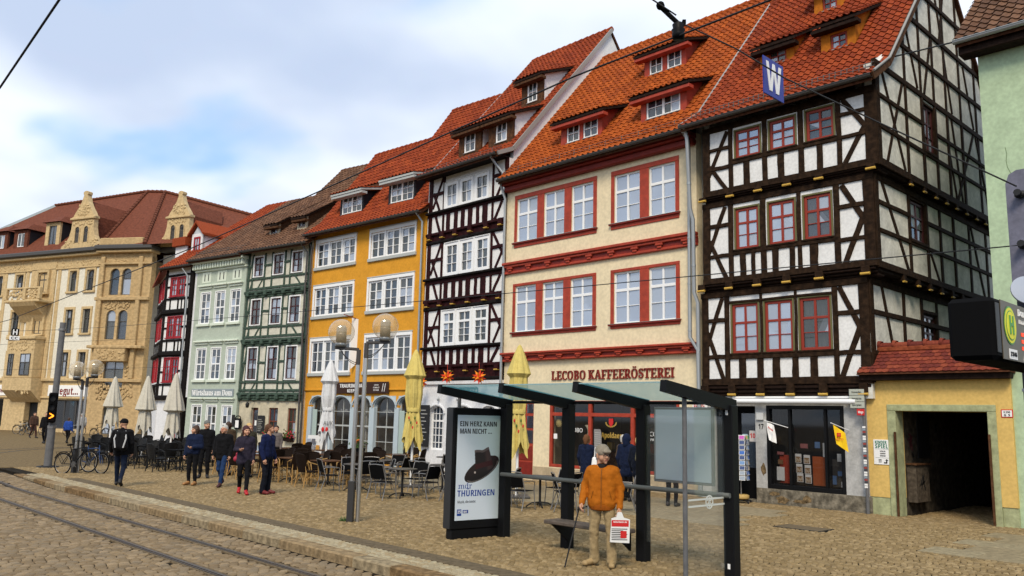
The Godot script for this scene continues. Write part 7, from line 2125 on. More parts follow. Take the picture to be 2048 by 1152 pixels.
	bx(dp, "label", M.paper, 0.159, 0.162, 0.02, 0.09, -0.42, -0.24, 0.0)
	words(dp, "lettering", "2 3 4 6", 0.03, M.dark, Transform3D(face, Vector3(0.164, 0.055, -0.33)), 0.13)
	words(dp, "lettering", "A  Steig", 0.04, M.paper, Transform3D(face, Vector3(0.161, 0.04, -0.72)), 0.3)
	b = MB.new(); b.tube([Vector3(0, -0.04, -1.3), Vector3(0, -0.04, -1.75)], 0.03, 8)
	pm(dp, "bracket", b, M.zinc_dark)
	# signs and flags by the corner shop
	var fp := thing("sign_post", "slim sticker-covered post with direction plates beside the yellow gateway", "sign post", Vector3(-9.02, 0, -20.78))
	b = MB.new(); b.tube([Vector3(0, -0.02, 0), Vector3(0, 3.1, 0)], 0.042, 10)
	pm(fp, "post", b, M.grey_pole)
	for i in 26: bx(fp, "sticker", [M.paper, M.paper, plain(0.05, 0.05, 0.06), plain(0.3, 0.05, 0.04), plain(0.25, 0.3, 0.35)][i % 5], -0.044, 0.03, 0.62 + i * 0.058, 0.665 + i * 0.058, 0.02, 0.046, 0.0)
	for i in 3:
		bx(fp, "direction_plate", plain(0.42, 0.44, 0.38, 0.6), -0.34 + 0.02 * (i == 0 as int), 0.04, 2.56 + i * 0.16, 2.71 + i * 0.16, 0.045, 0.06, 0.004)
		words(fp, "lettering", ["Sportplatz", "Peterskirche", "Domstufen"][i], 0.04, M.dark, at(-0.15, 2.635 + i * 0.16, 0.063), 0.24, false)
	bx(fp, "red_plate", M.red_print, -0.16, 0.03, 2.38, 2.54, 0.045, 0.06, 0.004); words(fp, "lettering", "Wege", 0.06, M.paper, at(-0.06, 2.46, 0.063), 0.13)
	var ks := thing("shop_sign", "white sign for toys and games with green heading on the yellow gateway wall", "sign", Vector3(-8.68, 1.5, -20.93))
	bx(ks, "plate", M.paper, -0.2, 0.2, -0.3, 0.3, 0.0, 0.02, 0.004)
	var gn := plain(0.01, 0.16, 0.09, 0.5)
	words(ks, "lettering", "KINDER", 0.075, gn, at(-0.02, 0.235, 0.022), 0.28); words(ks, "lettering", "SPIEL", 0.095, gn, at(0.0, 0.14, 0.022), 0.31)
	for y in [0.07, -0.14]: bx(ks, "rule", plain(0.2, 0.25, 0.25), -0.16, 0.16, y, y + 0.006, 0.02, 0.023, 0.0)
	for i in 3: words(ks, "lettering", ["SPIELEN", "LERNEN", "ENTDECKEN"][i], 0.028, M.dark, at(0.02, 0.02 - i * 0.055, 0.022), 0.13)
	for i in 3: words(ks, "lettering", ["Eingang", "durch", "den Hof"][i], 0.02, M.dark, at(-0.05, -0.18 - i * 0.03, 0.022), 0.07, false)
	var arw := MB.new(); arw.bb(0.04, 0.12, -0.27, -0.24, 0.02, 0.024); arw.bb(0.095, 0.125, -0.24, -0.2, 0.02, 0.024); arw.prism(PackedVector2Array([Vector2(0.07, -0.2), Vector2(0.15, -0.2), Vector2(0.11, -0.165)]), 0.02, 0.024)
	pm(ks, "arrow", arw, M.dark)
	var fs := thing("fire_sign", "small red-framed white notice high on the gateway's right pier", "sign", Vector3(-5.88, 2.47, -20.93))
	bx(fs, "frame", M.red_print, -0.12, 0.12, -0.09, 0.09, 0.0, 0.012, 0.003); bx(fs, "plate", M.paper, -0.1, 0.1, -0.07, 0.07, 0.012, 0.016, 0.0)
	words(fs, "lettering", "H 250", 0.04, M.dark, at(0, 0.03, 0.018), 0.13); words(fs, "lettering", "G  5", 0.05, M.dark, at(0, -0.035, 0.018), 0.12)
	for q in [["yellow lottery flag with a red clover on a short staff over the shop window", Vector3(-9.55, 2.02, -20.45), plain(0.85, 0.55, 0.02, 0.7), 1], ["white pennant with faint red lettering hung beside house number 17", Vector3(-11.36, 2.05, -20.4), M.paper, 0]]:
		var fl := thing("shop_flag", q[0], "flag", q[1], deg_to_rad(20 if q[3] else -10))
		var st := MB.new(); st.tube([Vector3(-0.16, 0.16, 0.08), Vector3(0.22, -0.02, -0.42)], 0.011, 6)
		pm(fl, "staff", st, M.white)
		var c := MB.new()
		for i in 6:
			for j in 5:
				var f := func(a, e): return Vector3(-0.11 + (0.045 if q[3] else 0.024) * a + 0.012 * e, 0.12 - 0.034 * a - 0.095 * e + (0.02 * a if q[3] == 0 else 0.0), 0.03 - 0.07 * a * 0.3 + 0.02 * sin(a * 1.4 + e * 0.8))
				c.quad(f.call(i, j), f.call(i + 1, j), f.call(i + 1, j + 1), f.call(i, j + 1), Vector3(0, 0, 1))
		pm(fl, "cloth", c, q[2])
		if q[3]:
			for k in 4:
				var lf := MB.new(); lf.ball(Vector3(0.02 + 0.035 * cos(k * PI / 2 + 0.8), -0.13 + 0.035 * sin(k * PI / 2 + 0.8), 0.03), Vector3(0.028, 0.028, 0.006), 4, 8)
				pm(fl, "clover_leaf", lf, M.red_print)
			words(fl, "lettering", "LOTTO", 0.045, M.red_print, at(0.03, -0.24, 0.028), 0.17)
		else:
			words(fl, "lettering", "Presse", 0.05, M.red_print, Transform3D(Basis(Vector3(0, 0, 1), -0.5), Vector3(0.03, -0.06, 0.05)), 0.18)
	# postcard rack
	var rk := thing("postcard_rack", "revolving rack full of blue postcards on a yellow foot before the corner shop", "postcard rack", Vector3(-12.31, 0, -21.0 + 0.55), 0.3)
	b = MB.new(); b.tube([Vector3(0, 0.1, 0), Vector3(0, 1.8, 0)], 0.016, 8)
	pm(rk, "pole", b, M.alu)
	b = MB.new(); b.lathe([Vector2(0, 0.10), Vector2(0.19, 0.10), Vector2(0.21, 0.13), Vector2(0.21, 0.2), Vector2(0.17, 0.22), Vector2(0, 0.22)], 18)
	pm(rk, "foot", b, plain(0.45, 0.30, 0.10, 0.6))
	for i in 4:
		b = MB.new(); b.bar(Vector3(0, 0.08, 0), Vector3(cos(i * PI / 2 + 0.7) * 0.3, 0.06, sin(i * PI / 2 + 0.7) * 0.3), 0.04, 0.03); b.ball(Vector3(cos(i * PI / 2 + 0.7) * 0.3, 0.035, sin(i * PI / 2 + 0.7) * 0.3), Vector3(0.035, 0.035, 0.02), 6, 8)
		pm(rk, "castor_arm", b, M.dark)
	var cc := [plain(0.05, 0.14, 0.45, 0.5), plain(0.16, 0.28, 0.5, 0.5), plain(0.3, 0.35, 0.42, 0.5), plain(0.05, 0.08, 0.2, 0.5), plain(0.4, 0.35, 0.3, 0.5)]
	var tc := [plain(0.5, 0.05, 0.08), plain(0.1, 0.2, 0.6), plain(0.1, 0.4, 0.1), plain(0.5, 0.1, 0.4), plain(0.7, 0.5, 0.1)]
	for f in 4:
		for r in 9:
			for c in 2:
				var bs := Basis(Vector3.UP, f * PI / 2) * Basis(Vector3.RIGHT, -0.18)
				var pos := Basis(Vector3.UP, f * PI / 2) * Vector3(-0.085 + c * 0.17, 0.66 + r * 0.135, 0.19)
				put(rk, "postcard", unit_box(), M.paper, Transform3D(bs * Basis.from_scale(Vector3(0.155, 0.118, 0.004)), pos))
				put(rk, "postcard_picture", unit_box(), (tc if r == 8 else cc)[rng.randi() % 5], Transform3D(bs * Basis.from_scale(Vector3(0.135, 0.095, 0.002)), pos + bs * Vector3(0, 0, 0.004)))
	bx(rk, "rack_core", M.alu, -0.15, 0.15, 0.6, 1.78, -0.15, 0.15, 0.01)
	star_lamp("left orange paper star with red spikes hanging above the white shop", Vector3(-24.95, 3.62, -20.4))
	star_lamp("right orange paper star with red spikes hanging above the white shop", Vector3(-23.1, 3.58, -20.4))
	star_lamp("smaller-looking orange paper star at the orange house's edge", Vector3(-26.6, 3.42, -20.4))
	# parasols
	var cream := mottled(0.66, 0.62, 0.52, 0.85, 0.9, 1.0, 0.1, 9)
	cream.backlight_enabled = true; cream.backlight = Color(0.15, 0.14, 0.12)
	umbrella("cream folded parasol, leftmost of the three by the black chairs", Vector3(-42.3, 0, -14.0), 3.6, cream, 1.35, 0, "folded parasols of the cafes")
	umbrella("cream folded parasol, middle one of the three by the black chairs", Vector3(-38.1, 0, -14.0), 3.55, cream, 1.2, 0, "folded parasols of the cafes")
	umbrella("cream folded parasol, nearest the sage house of the three", Vector3(-35.0, 0, -14.0), 3.6, cream, 1.15, 0, "folded parasols of the cafes")
	umbrella("pure white folded parasol with black letters near the lamp", Vector3(-27.0, 0, -16.5), 4.05, mottled(0.78, 0.79, 0.80, 0.85, 0.92, 1.0, 0.1, 9), 1.25, 1, "folded parasols of the cafes")
	var yel := mottled(0.76, 0.61, 0.19, 0.85, 0.88, 1.0, 0.1, 9)
	yel.backlight_enabled = true; yel.backlight = Color(0.2, 0.15, 0.03)
	umbrella("yellow folded parasol in front of the maroon house", Vector3(-20.5, 0, -15.5), 4.08, yel, 1.25, 2, "folded parasols of the cafes")
	umbrella("yellow folded parasol beside the poster display, before the red door", Vector3(-16.45, 0, -16.0), 4.08, yel, 1.25, 2, "folded parasols of the cafes")
	# bicycles
	bicycle("dark bicycle leaning at the far lamp, nearer to the kerb", Vector3(-29.6, 0, -8.85), deg_to_rad(30), M.black_paint, 0.1)
	bicycle("blue-framed bicycle behind the one leaning at the far lamp", Vector3(-29.9, 0, -9.35), deg_to_rad(22), plain(0.02, 0.05, 0.14, 0.4), -0.06)
	var k := 0
	for q in [[-73.3, -17.8, 40], [-71.5, -19.0, 25], [-69.5, -20.4, 50], [-63.5, -20.3, 30], [-62.5, -21.0, 15], [-56.5, -21.6, 40], [-54.9, -21.2, 25], [-70.2, -17.3, 20]]:
		k += 1
		bicycle(["leftmost bicycle at the shop blind of the sandstone building", "second bicycle from the left by the sandstone building", "bicycle before the arched doorway of the sandstone building", "bicycle by the blue-curtained shop window", "silver bicycle right of the blue-curtained shop window", "bicycle below the corner bay of the sandstone building", "bicycle between the first two cream parasols, far behind", "bicycle a little in front of the sandstone shop"][k - 1], Vector3(q[0], 0, q[1]), deg_to_rad(q[2]), M.zinc if k % 2 else M.dark, 0.05)
	# odds and ends before the shops
	var ab := thing("menu_stand", "white A-board with coloured pictures leaning before the orange house", "A-board", Vector3(-31.2, 0, -18.6), deg_to_rad(30))
	for s in [-1.0, 1.0]:
		b = MB.new(); b.box(Vector3(0, 0.62, 0.22 * s), Vector3(0.75, 1.2, 0.03), Basis(Vector3.RIGHT, -0.25 * s), 0.005)
		pm(ab, "panel", b, plain(0.55, 0.55, 0.54, 0.6))
	for i in 8: bx(ab, "picture", [plain(0.25, 0.25, 0.27), plain(0.5, 0.25, 0.05), plain(0.3, 0.33, 0.4), plain(0.12, 0.12, 0.14)][i % 4], -0.3 + (i % 3) * 0.21, -0.13 + (i % 3) * 0.21, 0.35 + (i / 3) * 0.26, 0.55 + (i / 3) * 0.26, 0.26, 0.30 - (i / 3) * 0.0, 0.01)
	var pp := thing("flower_pot", "tall black planter with orange flowers beside the shop arch", "planter", Vector3(-29.2, 0, -19.4))
	b = MB.new(); b.lathe([Vector2(0, 0), Vector2(0.17, 0), Vector2(0.24, 0.75), Vector2(0.21, 0.76), Vector2(0, 0.7)], 16)
	pm(pp, "pot", b, M.black_matt)
	var lf := MB.new()
	for i in 90:
		var d := Vector3(rng.randfn(0, 0.14), 0.75 + absf(rng.randfn(0, 0.18)), rng.randfn(0, 0.14))
		var bs := Basis.from_euler(Vector3(rng.randf() * 6, rng.randf() * 6, rng.randf() * 6))
		lf.f3(d + bs * Vector3(-0.04, 0, 0), d + bs * Vector3(0.04, 0, 0), d + bs * Vector3(0, 0.12, 0), Vector3.UP)
	tag(pm(pp, "leaves", lf, M.leaf), "", "", "", "stuff")
	for i in 7:
		b = MB.new(); b.ball(Vector3(rng.randf_range(-0.2, 0.2), rng.randf_range(0.9, 1.1), rng.randf_range(-0.1, 0.25)), Vector3(0.045, 0.035, 0.045), 4, 7)
		pm(pp, "blossom", b, plain(0.65, 0.16, 0.02, 0.6))
	var sb := thing("menu_slate", "tall black chalk slate on the wall between orange house and white shop", "menu board", Vector3(-26.85, 0.9, -20.88))
	bx(sb, "slate", M.dark, -0.3, 0.3, 0.0, 1.65, 0.0, 0.04, 0.008)
	for i in 10: bx(sb, "chalk_line", plain(0.4, 0.4, 0.38), -0.22, -0.05 + 0.27 * fmod(i * 0.61, 1.0), 0.12 + i * 0.145, 0.15 + i * 0.145, 0.04, 0.043, 0.0)
	var ml := thing("wall_menu_frame", "grey slanting menu sheet in the coffee shop window", "menu", Vector3(-17.75, 1.1, -20.9), -0.25)
	b = MB.new(); b.prism(PackedVector2Array([Vector2(-0.2, 0), Vector2(0.2, 0), Vector2(0.17, 0.6), Vector2(0.1, 0.72), Vector2(-0.22, 0.72)]), 0, 0.02)
	pm(ml, "sheet", b, plain(0.25, 0.24, 0.23))
	for i in 9: bx(ml, "print_line", plain(0.55, 0.53, 0.5), -0.17, 0.14, 0.07 + i * 0.066, 0.085 + i * 0.066, 0.02, 0.023, 0.0)

func metal_chair() -> Node3D:
	var t := thing("metal_chair", "x", "chair", Vector3(), 0.0, "metal cafe chairs")
	for x in [-0.25, 0.25]:
		var b := MB.new(); b.tube([Vector3(x * 1.05, 0, 0.24), Vector3(x, 0.44, 0.20), Vector3(x, 0.64, 0.22), Vector3(x, 0.66, 0.1), Vector3(x, 0.655, -0.2)], 0.012, 7)
		pm(t, "front_leg", b, M.alu)
		b = MB.new(); b.tube([Vector3(x * 1.05, 0, -0.30), Vector3(x, 0.42, -0.16), Vector3(x * 0.94, 0.86, -0.30)], 0.012, 7)
		pm(t, "rear_leg", b, M.alu)
	var s := MB.new(); s.bb(-0.24, 0.24, 0.425, 0.44, -0.18, 0.22, 0.005)
	pm(t, "seat", s, M.black_matt)
	s = MB.new(); s.box(Vector3(0, 0.68, -0.245), Vector3(0.46, 0.34, 0.012), Basis(Vector3.RIGHT, -0.3), 0.004)
	pm(t, "backrest", s, M.black_matt)
	s = MB.new(); s.tube([Vector3(-0.235, 0.86, -0.30), Vector3(0, 0.875, -0.305), Vector3(0.235, 0.86, -0.30)], 0.012, 7)
	pm(t, "back_bar", s, M.alu)
	s = MB.new(); s.tube([Vector3(-0.25, 0.42, -0.17), Vector3(0.25, 0.42, -0.17)], 0.01, 6)
	pm(t, "stretcher", s, M.alu)
	s = MB.new(); s.tube([Vector3(-0.25, 0.43, 0.2), Vector3(0.25, 0.43, 0.2)], 0.01, 6)
	pm(t, "stretcher", s, M.alu)
	return t

func wicker_chair(weave: Material, cane: Material, group: String) -> Node3D:
	var t := thing("wicker_chair", "x", "chair", Vector3(), 0.0, group)
	for x in [-0.23, 0.23]:
		var b := MB.new(); b.tube([Vector3(x, 0, 0.22), Vector3(x, 0.44, 0.2), Vector3(x * 1.08, 0.64, 0.16), Vector3(x * 1.1, 0.68, 0.0), Vector3(x * 1.05, 0.72, -0.2)], 0.017, 7)
		pm(t, "front_leg", b, cane)
		b = MB.new(); b.tube([Vector3(x, 0, -0.27), Vector3(x * 0.95, 0.45, -0.2), Vector3(x * 0.95, 0.7, -0.24)], 0.017, 7)
		pm(t, "rear_leg", b, cane)
		b = MB.new(); b.tube([Vector3(x, 0.18, 0.21), Vector3(x, 0.36, 0.0), Vector3(x, 0.18, -0.24)], 0.010, 5)
		pm(t, "brace", b, cane)
	var s := MB.new(); s.bb(-0.24, 0.24, 0.42, 0.46, -0.2, 0.22, 0.015)
	pm(t, "seat", s, weave)
	var bk := MB.new()
	var cols := 8
	for i in cols:
		for j in 5:
			var f := func(a, e):
				var u: float = a / 8.0 * 2.0 - 1.0
				var v: float = e / 5.0
				var ww: float = 0.225 + 0.035 * sin(v * PI)
				var top: float = 0.50 + 0.06 * sqrt(maxf(0.0, 1.0 - u * u))
				return Vector3(u * ww, 0.44 + v * top * 0.9, -0.22 - 0.12 * v + 0.06 * u * u)
			for off in [0.0, -0.025]:
				bk.quad(f.call(i, j) + Vector3(0, 0, off), f.call(i + 1, j) + Vector3(0, 0, off), f.call(i + 1, j + 1) + Vector3(0, 0, off), f.call(i, j + 1) + Vector3(0, 0, off), Vector3(0, 0, 1.0 if off == 0.0 else -1.0))
	pm(t, "backrest", bk, weave)
	var rm := MB.new()
	var pts := []
	for i in 13:
		var u := i / 12.0 * 2.0 - 1.0
		pts.append(Vector3(u * 0.235, 0.44 + (0.50 + 0.06 * sqrt(maxf(0.0, 1.0 - u * u))) * 0.9, -0.345 + 0.06 * u * u))
	rm.tube([Vector3(-0.235, 0.5, -0.2)] + pts + [Vector3(0.235, 0.5, -0.2)], 0.018, 6)
	pm(t, "back_rim", rm, weave)
	rm = MB.new()
	rm.tube([Vector3(-0.23, 0.2, 0.21), Vector3(0.23, 0.2, 0.21)], 0.01, 5); pm(t, "stretcher", rm, cane)
	rm = MB.new()
	rm.tube([Vector3(-0.2, 0.12, -0.25), Vector3(0, 0.36, -0.22), Vector3(0.2, 0.12, -0.25)], 0.01, 5)
	pm(t, "stretcher", rm, cane)
	return t

func cafe_table(top: Material, foot: Material, round_: bool, group: String) -> Node3D:
	var t := thing("cafe_table", "x", "table", Vector3(), 0.0, group)
	var b := MB.new()
	if round_: b.lathe([Vector2(0, 0.71), Vector2(0.36, 0.71), Vector2(0.38, 0.72), Vector2(0.38, 0.735), Vector2(0.37, 0.74), Vector2(0, 0.74)], 24)
	else: b.bb(-0.4, 0.4, 0.71, 0.74, -0.4, 0.4, 0.008)
	pm(t, "table_top", b, top)
	b = MB.new(); b.tube([Vector3(0, 0.03, 0), Vector3(0, 0.71, 0)], 0.03, 10)
	pm(t, "column", b, foot)
	for i in 4:
		b = MB.new(); b.tube([Vector3(0, 0.12, 0), Vector3(cos(i * PI / 2 + 0.78) * 0.2, 0.1, sin(i * PI / 2 + 0.78) * 0.2), Vector3(cos(i * PI / 2 + 0.78) * 0.34, 0.012, sin(i * PI / 2 + 0.78) * 0.34)], 0.018, 6)
		pm(t, "foot", b, foot)
	return t

func cafe() -> void:
	var weave := mottled(0.030, 0.017, 0.011, 0.7, 0.4, 6.0, 0.6, 25)
	var cane := plain(0.38, 0.22, 0.07, 0.5)
	var blackweave := mottled(0.012, 0.012, 0.013, 0.6, 0.5, 6.0, 0.5, 25)
	var kinds := [["metal", "metal cafe chairs", "metal cafe tables"], ["wicker", "brown wicker cafe chairs", "brown cafe tables"], ["black", "black cafe chairs", "black cafe tables"]]
	var chairs := [metal_chair(), wicker_chair(weave, cane, kinds[1][1]), wicker_chair(blackweave, blackweave, kinds[2][1])]
	var tables := [cafe_table(M.zinc_dark, M.dark, true, kinds[0][2]), cafe_table(M.brown_wood, M.dark, false, kinds[1][2]), cafe_table(M.black_matt, M.dark, false, kinds[2][2])]
	var first := [true, true, true]
	var tfirst := [true, true, true]
	# tables with their chairs: [kind, x, z, chair angles in degrees (0 = towards the street), what tells them apart]
	var spots := [
		[0, -17.95, -13.3, [20, -75, 105, 195], "in the front row just right of the big lamp"],
		[0, -20.1, -13.3, [-20, 70, 160, -110], "in the front row behind the big lamp"],
		[0, -16.2, -14.4, [30, 120, 210, -60], "next to the poster display"],
		[0, -14.4, -14.8, [10, 100, 190, -80], "seen through the shelter beside the poster"],
		[0, -13.1, -15.3, [60, 150, -40], "seen between the shelter posts"],
		[0, -19.0, -15.5, [0, 90, 180, -90], "in the second row before the yellow parasols"],
		[0, -21.6, -15.2, [30, 120, 210, -60], "in the second row left of the yellow parasol"],
		[0, -22.6, -18.6, [45, 225, 135], "by the arched window of the white shop"],
		[1, -21.9, -13.5, [10, 100, 190, -80], "in the front row between lamp and walkers"],
		[1, -23.7, -13.3, [-15, 80, 165, -100], "in the front row behind the couple"],
		[1, -25.6, -13.2, [5, 95, 185, -85], "in the front row behind the man in jeans"],
		[1, -27.6, -13.6, [20, 110, 200, -70], "behind the woman in the navy jacket"],
		[1, -23.2, -15.4, [0, 90, 180, -90], "in the second row near the white parasol"],
		[1, -25.4, -15.3, [30, 120, 210, -60], "in the second row left of the white parasol"],
		[1, -28.2, -17.2, [10, 100, 190], "before the orange house's arches"],
		[1, -30.4, -16.8, [0, 90, 180, -90], "before the flower boxes of the green house"],
		[1, -24.6, -18.0, [15, 105, 195, -75], "in the back row before the orange house"],
		[2, -29.5, -12.2, [10, 100, 190, -80], "in the front row left of the walkers"],
		[2, -31.3, -12.1, [0, 90, 180, -90], "in the front row behind the man with the rucksack"],
		[2, -33.1, -12.0, [15, 105, 195, -75], "in the front row right of the rucksack man"],
		[2, -35.0, -11.9, [0, 90, 180, -90], "in the front row near the bicycles"],
		[2, -36.9, -11.8, [20, 110, 200, -70], "at the far left end of the black rows"],
		[2, -32.0, -14.0, [0, 90, 180, -90], "in the second row under the right cream parasol"],
		[2, -34.2, -15.2, [10, 100, 190, -80], "in the third row behind the cream parasols"],
		[2, -36.5, -14.2, [0, 90, 180, -90], "in the second row between the cream parasols"],
		[2, -38.8, -12.6, [10, 100, 190, -80], "in the second row at the far left"],
		[2, -40.0, -14.6, [0, 90, 180, -90], "at the left cream parasol"]]
	for s in spots:
		var k: int = s[0]
		var p := Vector3(s[1], 0, s[2])
		var what: String = ["dark round metal table", "square brown table", "square black table"][k] + " " + s[4]
		if tfirst[k]:
			tables[k].position = p; tables[k].set_meta("label", what); tfirst[k] = false
		else: dup(tables[k], what, p, rng.randf_range(-0.2, 0.2), kinds[k][2])
		var n := 0
		for a in s[3]:
			var aa := deg_to_rad(a) + rng.randf_range(-0.25, 0.25)
			var d := Vector3(sin(aa), 0, cos(aa))
			var q := p + d * rng.randf_range(0.68, 0.82)
			var turn := aa + PI + rng.randf_range(-0.2, 0.2)
			var side: String = ["street side", "street-right corner", "right side", "house-right corner", "house side", "house-left corner", "left side", "street-left corner"][int(round(wrapf(deg_to_rad(a), 0.0, TAU) / TAU * 8.0)) % 8]
			var lb: String = ["mesh metal chair", "brown wicker chair", "black woven chair"][k] + ", " + side + ", table " + s[4]
			if first[k]:
				chairs[k].transform = at(q.x, 0, q.z, turn); chairs[k].set_meta("label", lb); first[k] = false
			else: dup(chairs[k], lb, q, turn, kinds[k][1])
			n += 1

# ---- people: a distance field round the bones, meshed as surface nets
func field(bones: Array, cell: float, k := 0.03, wrinkle := 0.0) -> MB:
	# bone: [a, b, ra, rb, depth squash]
	var lo := Vector3(1e9, 1e9, 1e9); var hi := -lo
	for b in bones:
		for e in [[b[0], b[2]], [b[1], b[3]]]:
			var r: Vector3 = Vector3.ONE * (e[1] + cell * 3.0 + 0.012)
			lo = lo.min(e[0] - r); hi = hi.max(e[0] + r)
	var n := Vector3i(((hi - lo) / cell).ceil()) + Vector3i.ONE
	var sx := 1; var sy := n.x; var sz := n.x * n.y
	var d := PackedFloat32Array(); d.resize(n.x * n.y * n.z); d.fill(1.0)
	for b in bones:
		var a: Vector3 = b[0]; var e: Vector3 = b[1]
		var ra: float = b[2]; var rb: float = b[3]
		var sq: float = b[4] if b.size() > 4 else 1.0
		var m := maxf(ra, rb) + cell * 2.5 + k
		var l0 := Vector3i(((a.min(e) - Vector3.ONE * m - lo) / cell).floor()).clamp(Vector3i.ZERO, n - Vector3i.ONE)
		var h0 := Vector3i(((a.max(e) + Vector3.ONE * m - lo) / cell).ceil()).clamp(Vector3i.ZERO, n - Vector3i.ONE)
		var ax := e - a
		ax.z /= sq
		var ll := maxf(ax.length_squared(), 1e-9)
		for z in range(l0.z, h0.z + 1):
			for y in range(l0.y, h0.y + 1):
				var idx := y * sy + z * sz
				for x in range(l0.x, h0.x + 1):
					var p := lo + Vector3(x, y, z) * cell - a
					p.z /= sq
					var t := clampf(p.dot(ax) / ll, 0.0, 1.0)
					var v := (p - ax * t).length() - lerpf(ra, rb, t)
					if sq < 1.0: v *= lerpf(1.0, sq, 0.5)
					var o := d[idx + x]
					var h := maxf(k - absf(v - o), 0.0) / k
					d[idx + x] = minf(v, o) - h * h * k * 0.25
	if wrinkle > 0.0:
		var f := FastNoiseLite.new(); f.seed = 5; f.frequency = 5.5; f.fractal_octaves = 2
		for z in n.z:
			for y in n.y:
				for x in n.x:
					var i := x + y * sy + z * sz
					if absf(d[i]) < 0.06:
						var q := lo + Vector3(x, y, z) * cell
						d[i] += f.get_noise_3d(q.x * 1.3 + q.y * 0.6, q.y * 1.25 - q.x * 0.5, q.z) * wrinkle
	var out := MB.new()
	var ids := {}
	var vs := []; var ns := []
	for z in n.z - 1:
		for y in n.y - 1:
			for x in n.x - 1:
				var i := x + y * sy + z * sz
				var c := [d[i], d[i + 1], d[i + sy], d[i + sy + 1], d[i + sz], d[i + sz + 1], d[i + sz + sy], d[i + sz + sy + 1]]
				var neg := 0
				for q in c: neg += 1 if q < 0.0 else 0
				if neg == 0 or neg == 8: continue
				var s := Vector3(); var w := 0
				for pr in [[0, 1], [2, 3], [4, 5], [6, 7], [0, 2], [1, 3], [4, 6], [5, 7], [0, 4], [1, 5], [2, 6], [3, 7]]:
					var u: float = c[pr[0]]; var v: float = c[pr[1]]
					if (u < 0.0) != (v < 0.0):
						var t := u / (u - v)
						s += Vector3(pr[0] & 1, (pr[0] >> 1) & 1, pr[0] >> 2).lerp(Vector3(pr[1] & 1, (pr[1] >> 1) & 1, pr[1] >> 2), t)
						w += 1
				ids[i] = vs.size()
				vs.append(lo + (Vector3(x, y, z) + s / w) * cell)
				ns.append(Vector3(c[1] + c[3] + c[5] + c[7] - c[0] - c[2] - c[4] - c[6], c[2] + c[3] + c[6] + c[7] - c[0] - c[1] - c[4] - c[5], c[4] + c[5] + c[6] + c[7] - c[0] - c[1] - c[2] - c[3]).normalized())
	for i in ids:
		for ax in [[sx, sy, sz], [sy, sz, sx], [sz, sx, sy]]:
			var j: int = i + ax[0]
			if (d[i] < 0.0) == (d[j] < 0.0): continue
			var q := [i, i - ax[1], i - ax[1] - ax[2], i - ax[2]]
			if not (ids.has(q[1]) and ids.has(q[2]) and ids.has(q[3])): continue
			var g := []
			for e in q: g.append(ids[e])
			out.tri(vs[g[0]], vs[g[1]], vs[g[2]], ns[g[0]], ns[g[1]], ns[g[2]])
			out.tri(vs[g[0]], vs[g[2]], vs[g[3]], ns[g[0]], ns[g[2]], ns[g[3]])
	return out

var head_cache := {}
func head_part(kind: String, cell := 0.007) -> MB:
	# centred on the skull, facing +z
	if head_cache.has(kind): return head_cache[kind]
	var b := []
	if kind == "head":
		b = [[Vector3(0, 0.03, -0.015), Vector3(0, 0.02, 0.005), 0.083, 0.08], [Vector3(0, -0.045, 0.04), Vector3(0, -0.06, 0.05), 0.055, 0.042], [Vector3(-0.03, -0.03, 0.045), Vector3(0.03, -0.03, 0.045), 0.045, 0.045],
			[Vector3(0, 0.012, 0.085), Vector3(0, -0.022, 0.107), 0.009, 0.015], [Vector3(-0.012, -0.027, 0.094), Vector3(0.012, -0.027, 0.094), 0.010, 0.010], [Vector3(-0.035, 0.028, 0.077), Vector3(0.035, 0.028, 0.077), 0.013, 0.013],
			[Vector3(-0.018, -0.058, 0.088), Vector3(0.018, -0.058, 0.088), 0.009, 0.009], [Vector3(0, -0.088, 0.076), Vector3(0, -0.092, 0.078), 0.019, 0.017], [Vector3(-0.083, 0.012, -0.005), Vector3(-0.08, -0.03, 0.0), 0.016, 0.011, 0.6], [Vector3(0.083, 0.012, -0.005), Vector3(0.08, -0.03, 0.0), 0.016, 0.011, 0.6],
			[Vector3(0, -0.06, -0.02), Vector3(0, -0.17, -0.03), 0.055, 0.058]]
		head_cache[kind] = field(b, 0.006, 0.014)
	elif kind == "short": head_cache[kind] = field([[Vector3(0, 0.045, -0.02), Vector3(0, 0.04, 0.0), 0.086, 0.082], [Vector3(0, -0.01, -0.055), Vector3(0, -0.05, -0.06), 0.06, 0.045], [Vector3(-0.065, 0.02, -0.01), Vector3(0.065, 0.02, -0.01), 0.022, 0.022]], cell, 0.02, 0.008)
	elif kind == "bob": head_cache[kind] = field([[Vector3(0, 0.045, -0.02), Vector3(0, 0.04, 0.0), 0.092, 0.087], [Vector3(0, 0.0, -0.05), Vector3(0, -0.09, -0.05), 0.078, 0.06], [Vector3(-0.08, 0.02, 0.0), Vector3(-0.075, -0.08, 0.0), 0.03, 0.022], [Vector3(0.08, 0.02, 0.0), Vector3(0.075, -0.08, 0.0), 0.03, 0.022]], cell, 0.025, 0.012)
	elif kind == "hood": head_cache[kind] = field([[Vector3(0, 0.045, -0.03), Vector3(0, 0.03, -0.01), 0.108, 0.1], [Vector3(0, 0.0, -0.05), Vector3(0, -0.12, -0.05), 0.1, 0.09]], cell, 0.03, 0.01)
	elif kind == "cap": head_cache[kind] = field([[Vector3(0, 0.055, -0.015), Vector3(0, 0.05, 0.01), 0.088, 0.088], [Vector3(-0.035, 0.055, 0.1), Vector3(0.035, 0.055, 0.1), 0.022, 0.022], [Vector3(-0.03, 0.048, 0.12), Vector3(0.03, 0.048, 0.12), 0.012, 0.012], [Vector3(0, 0.09, 0.03), Vector3(0, 0.075, 0.085), 0.05, 0.03]], cell, 0.02)
	return head_cache[kind]

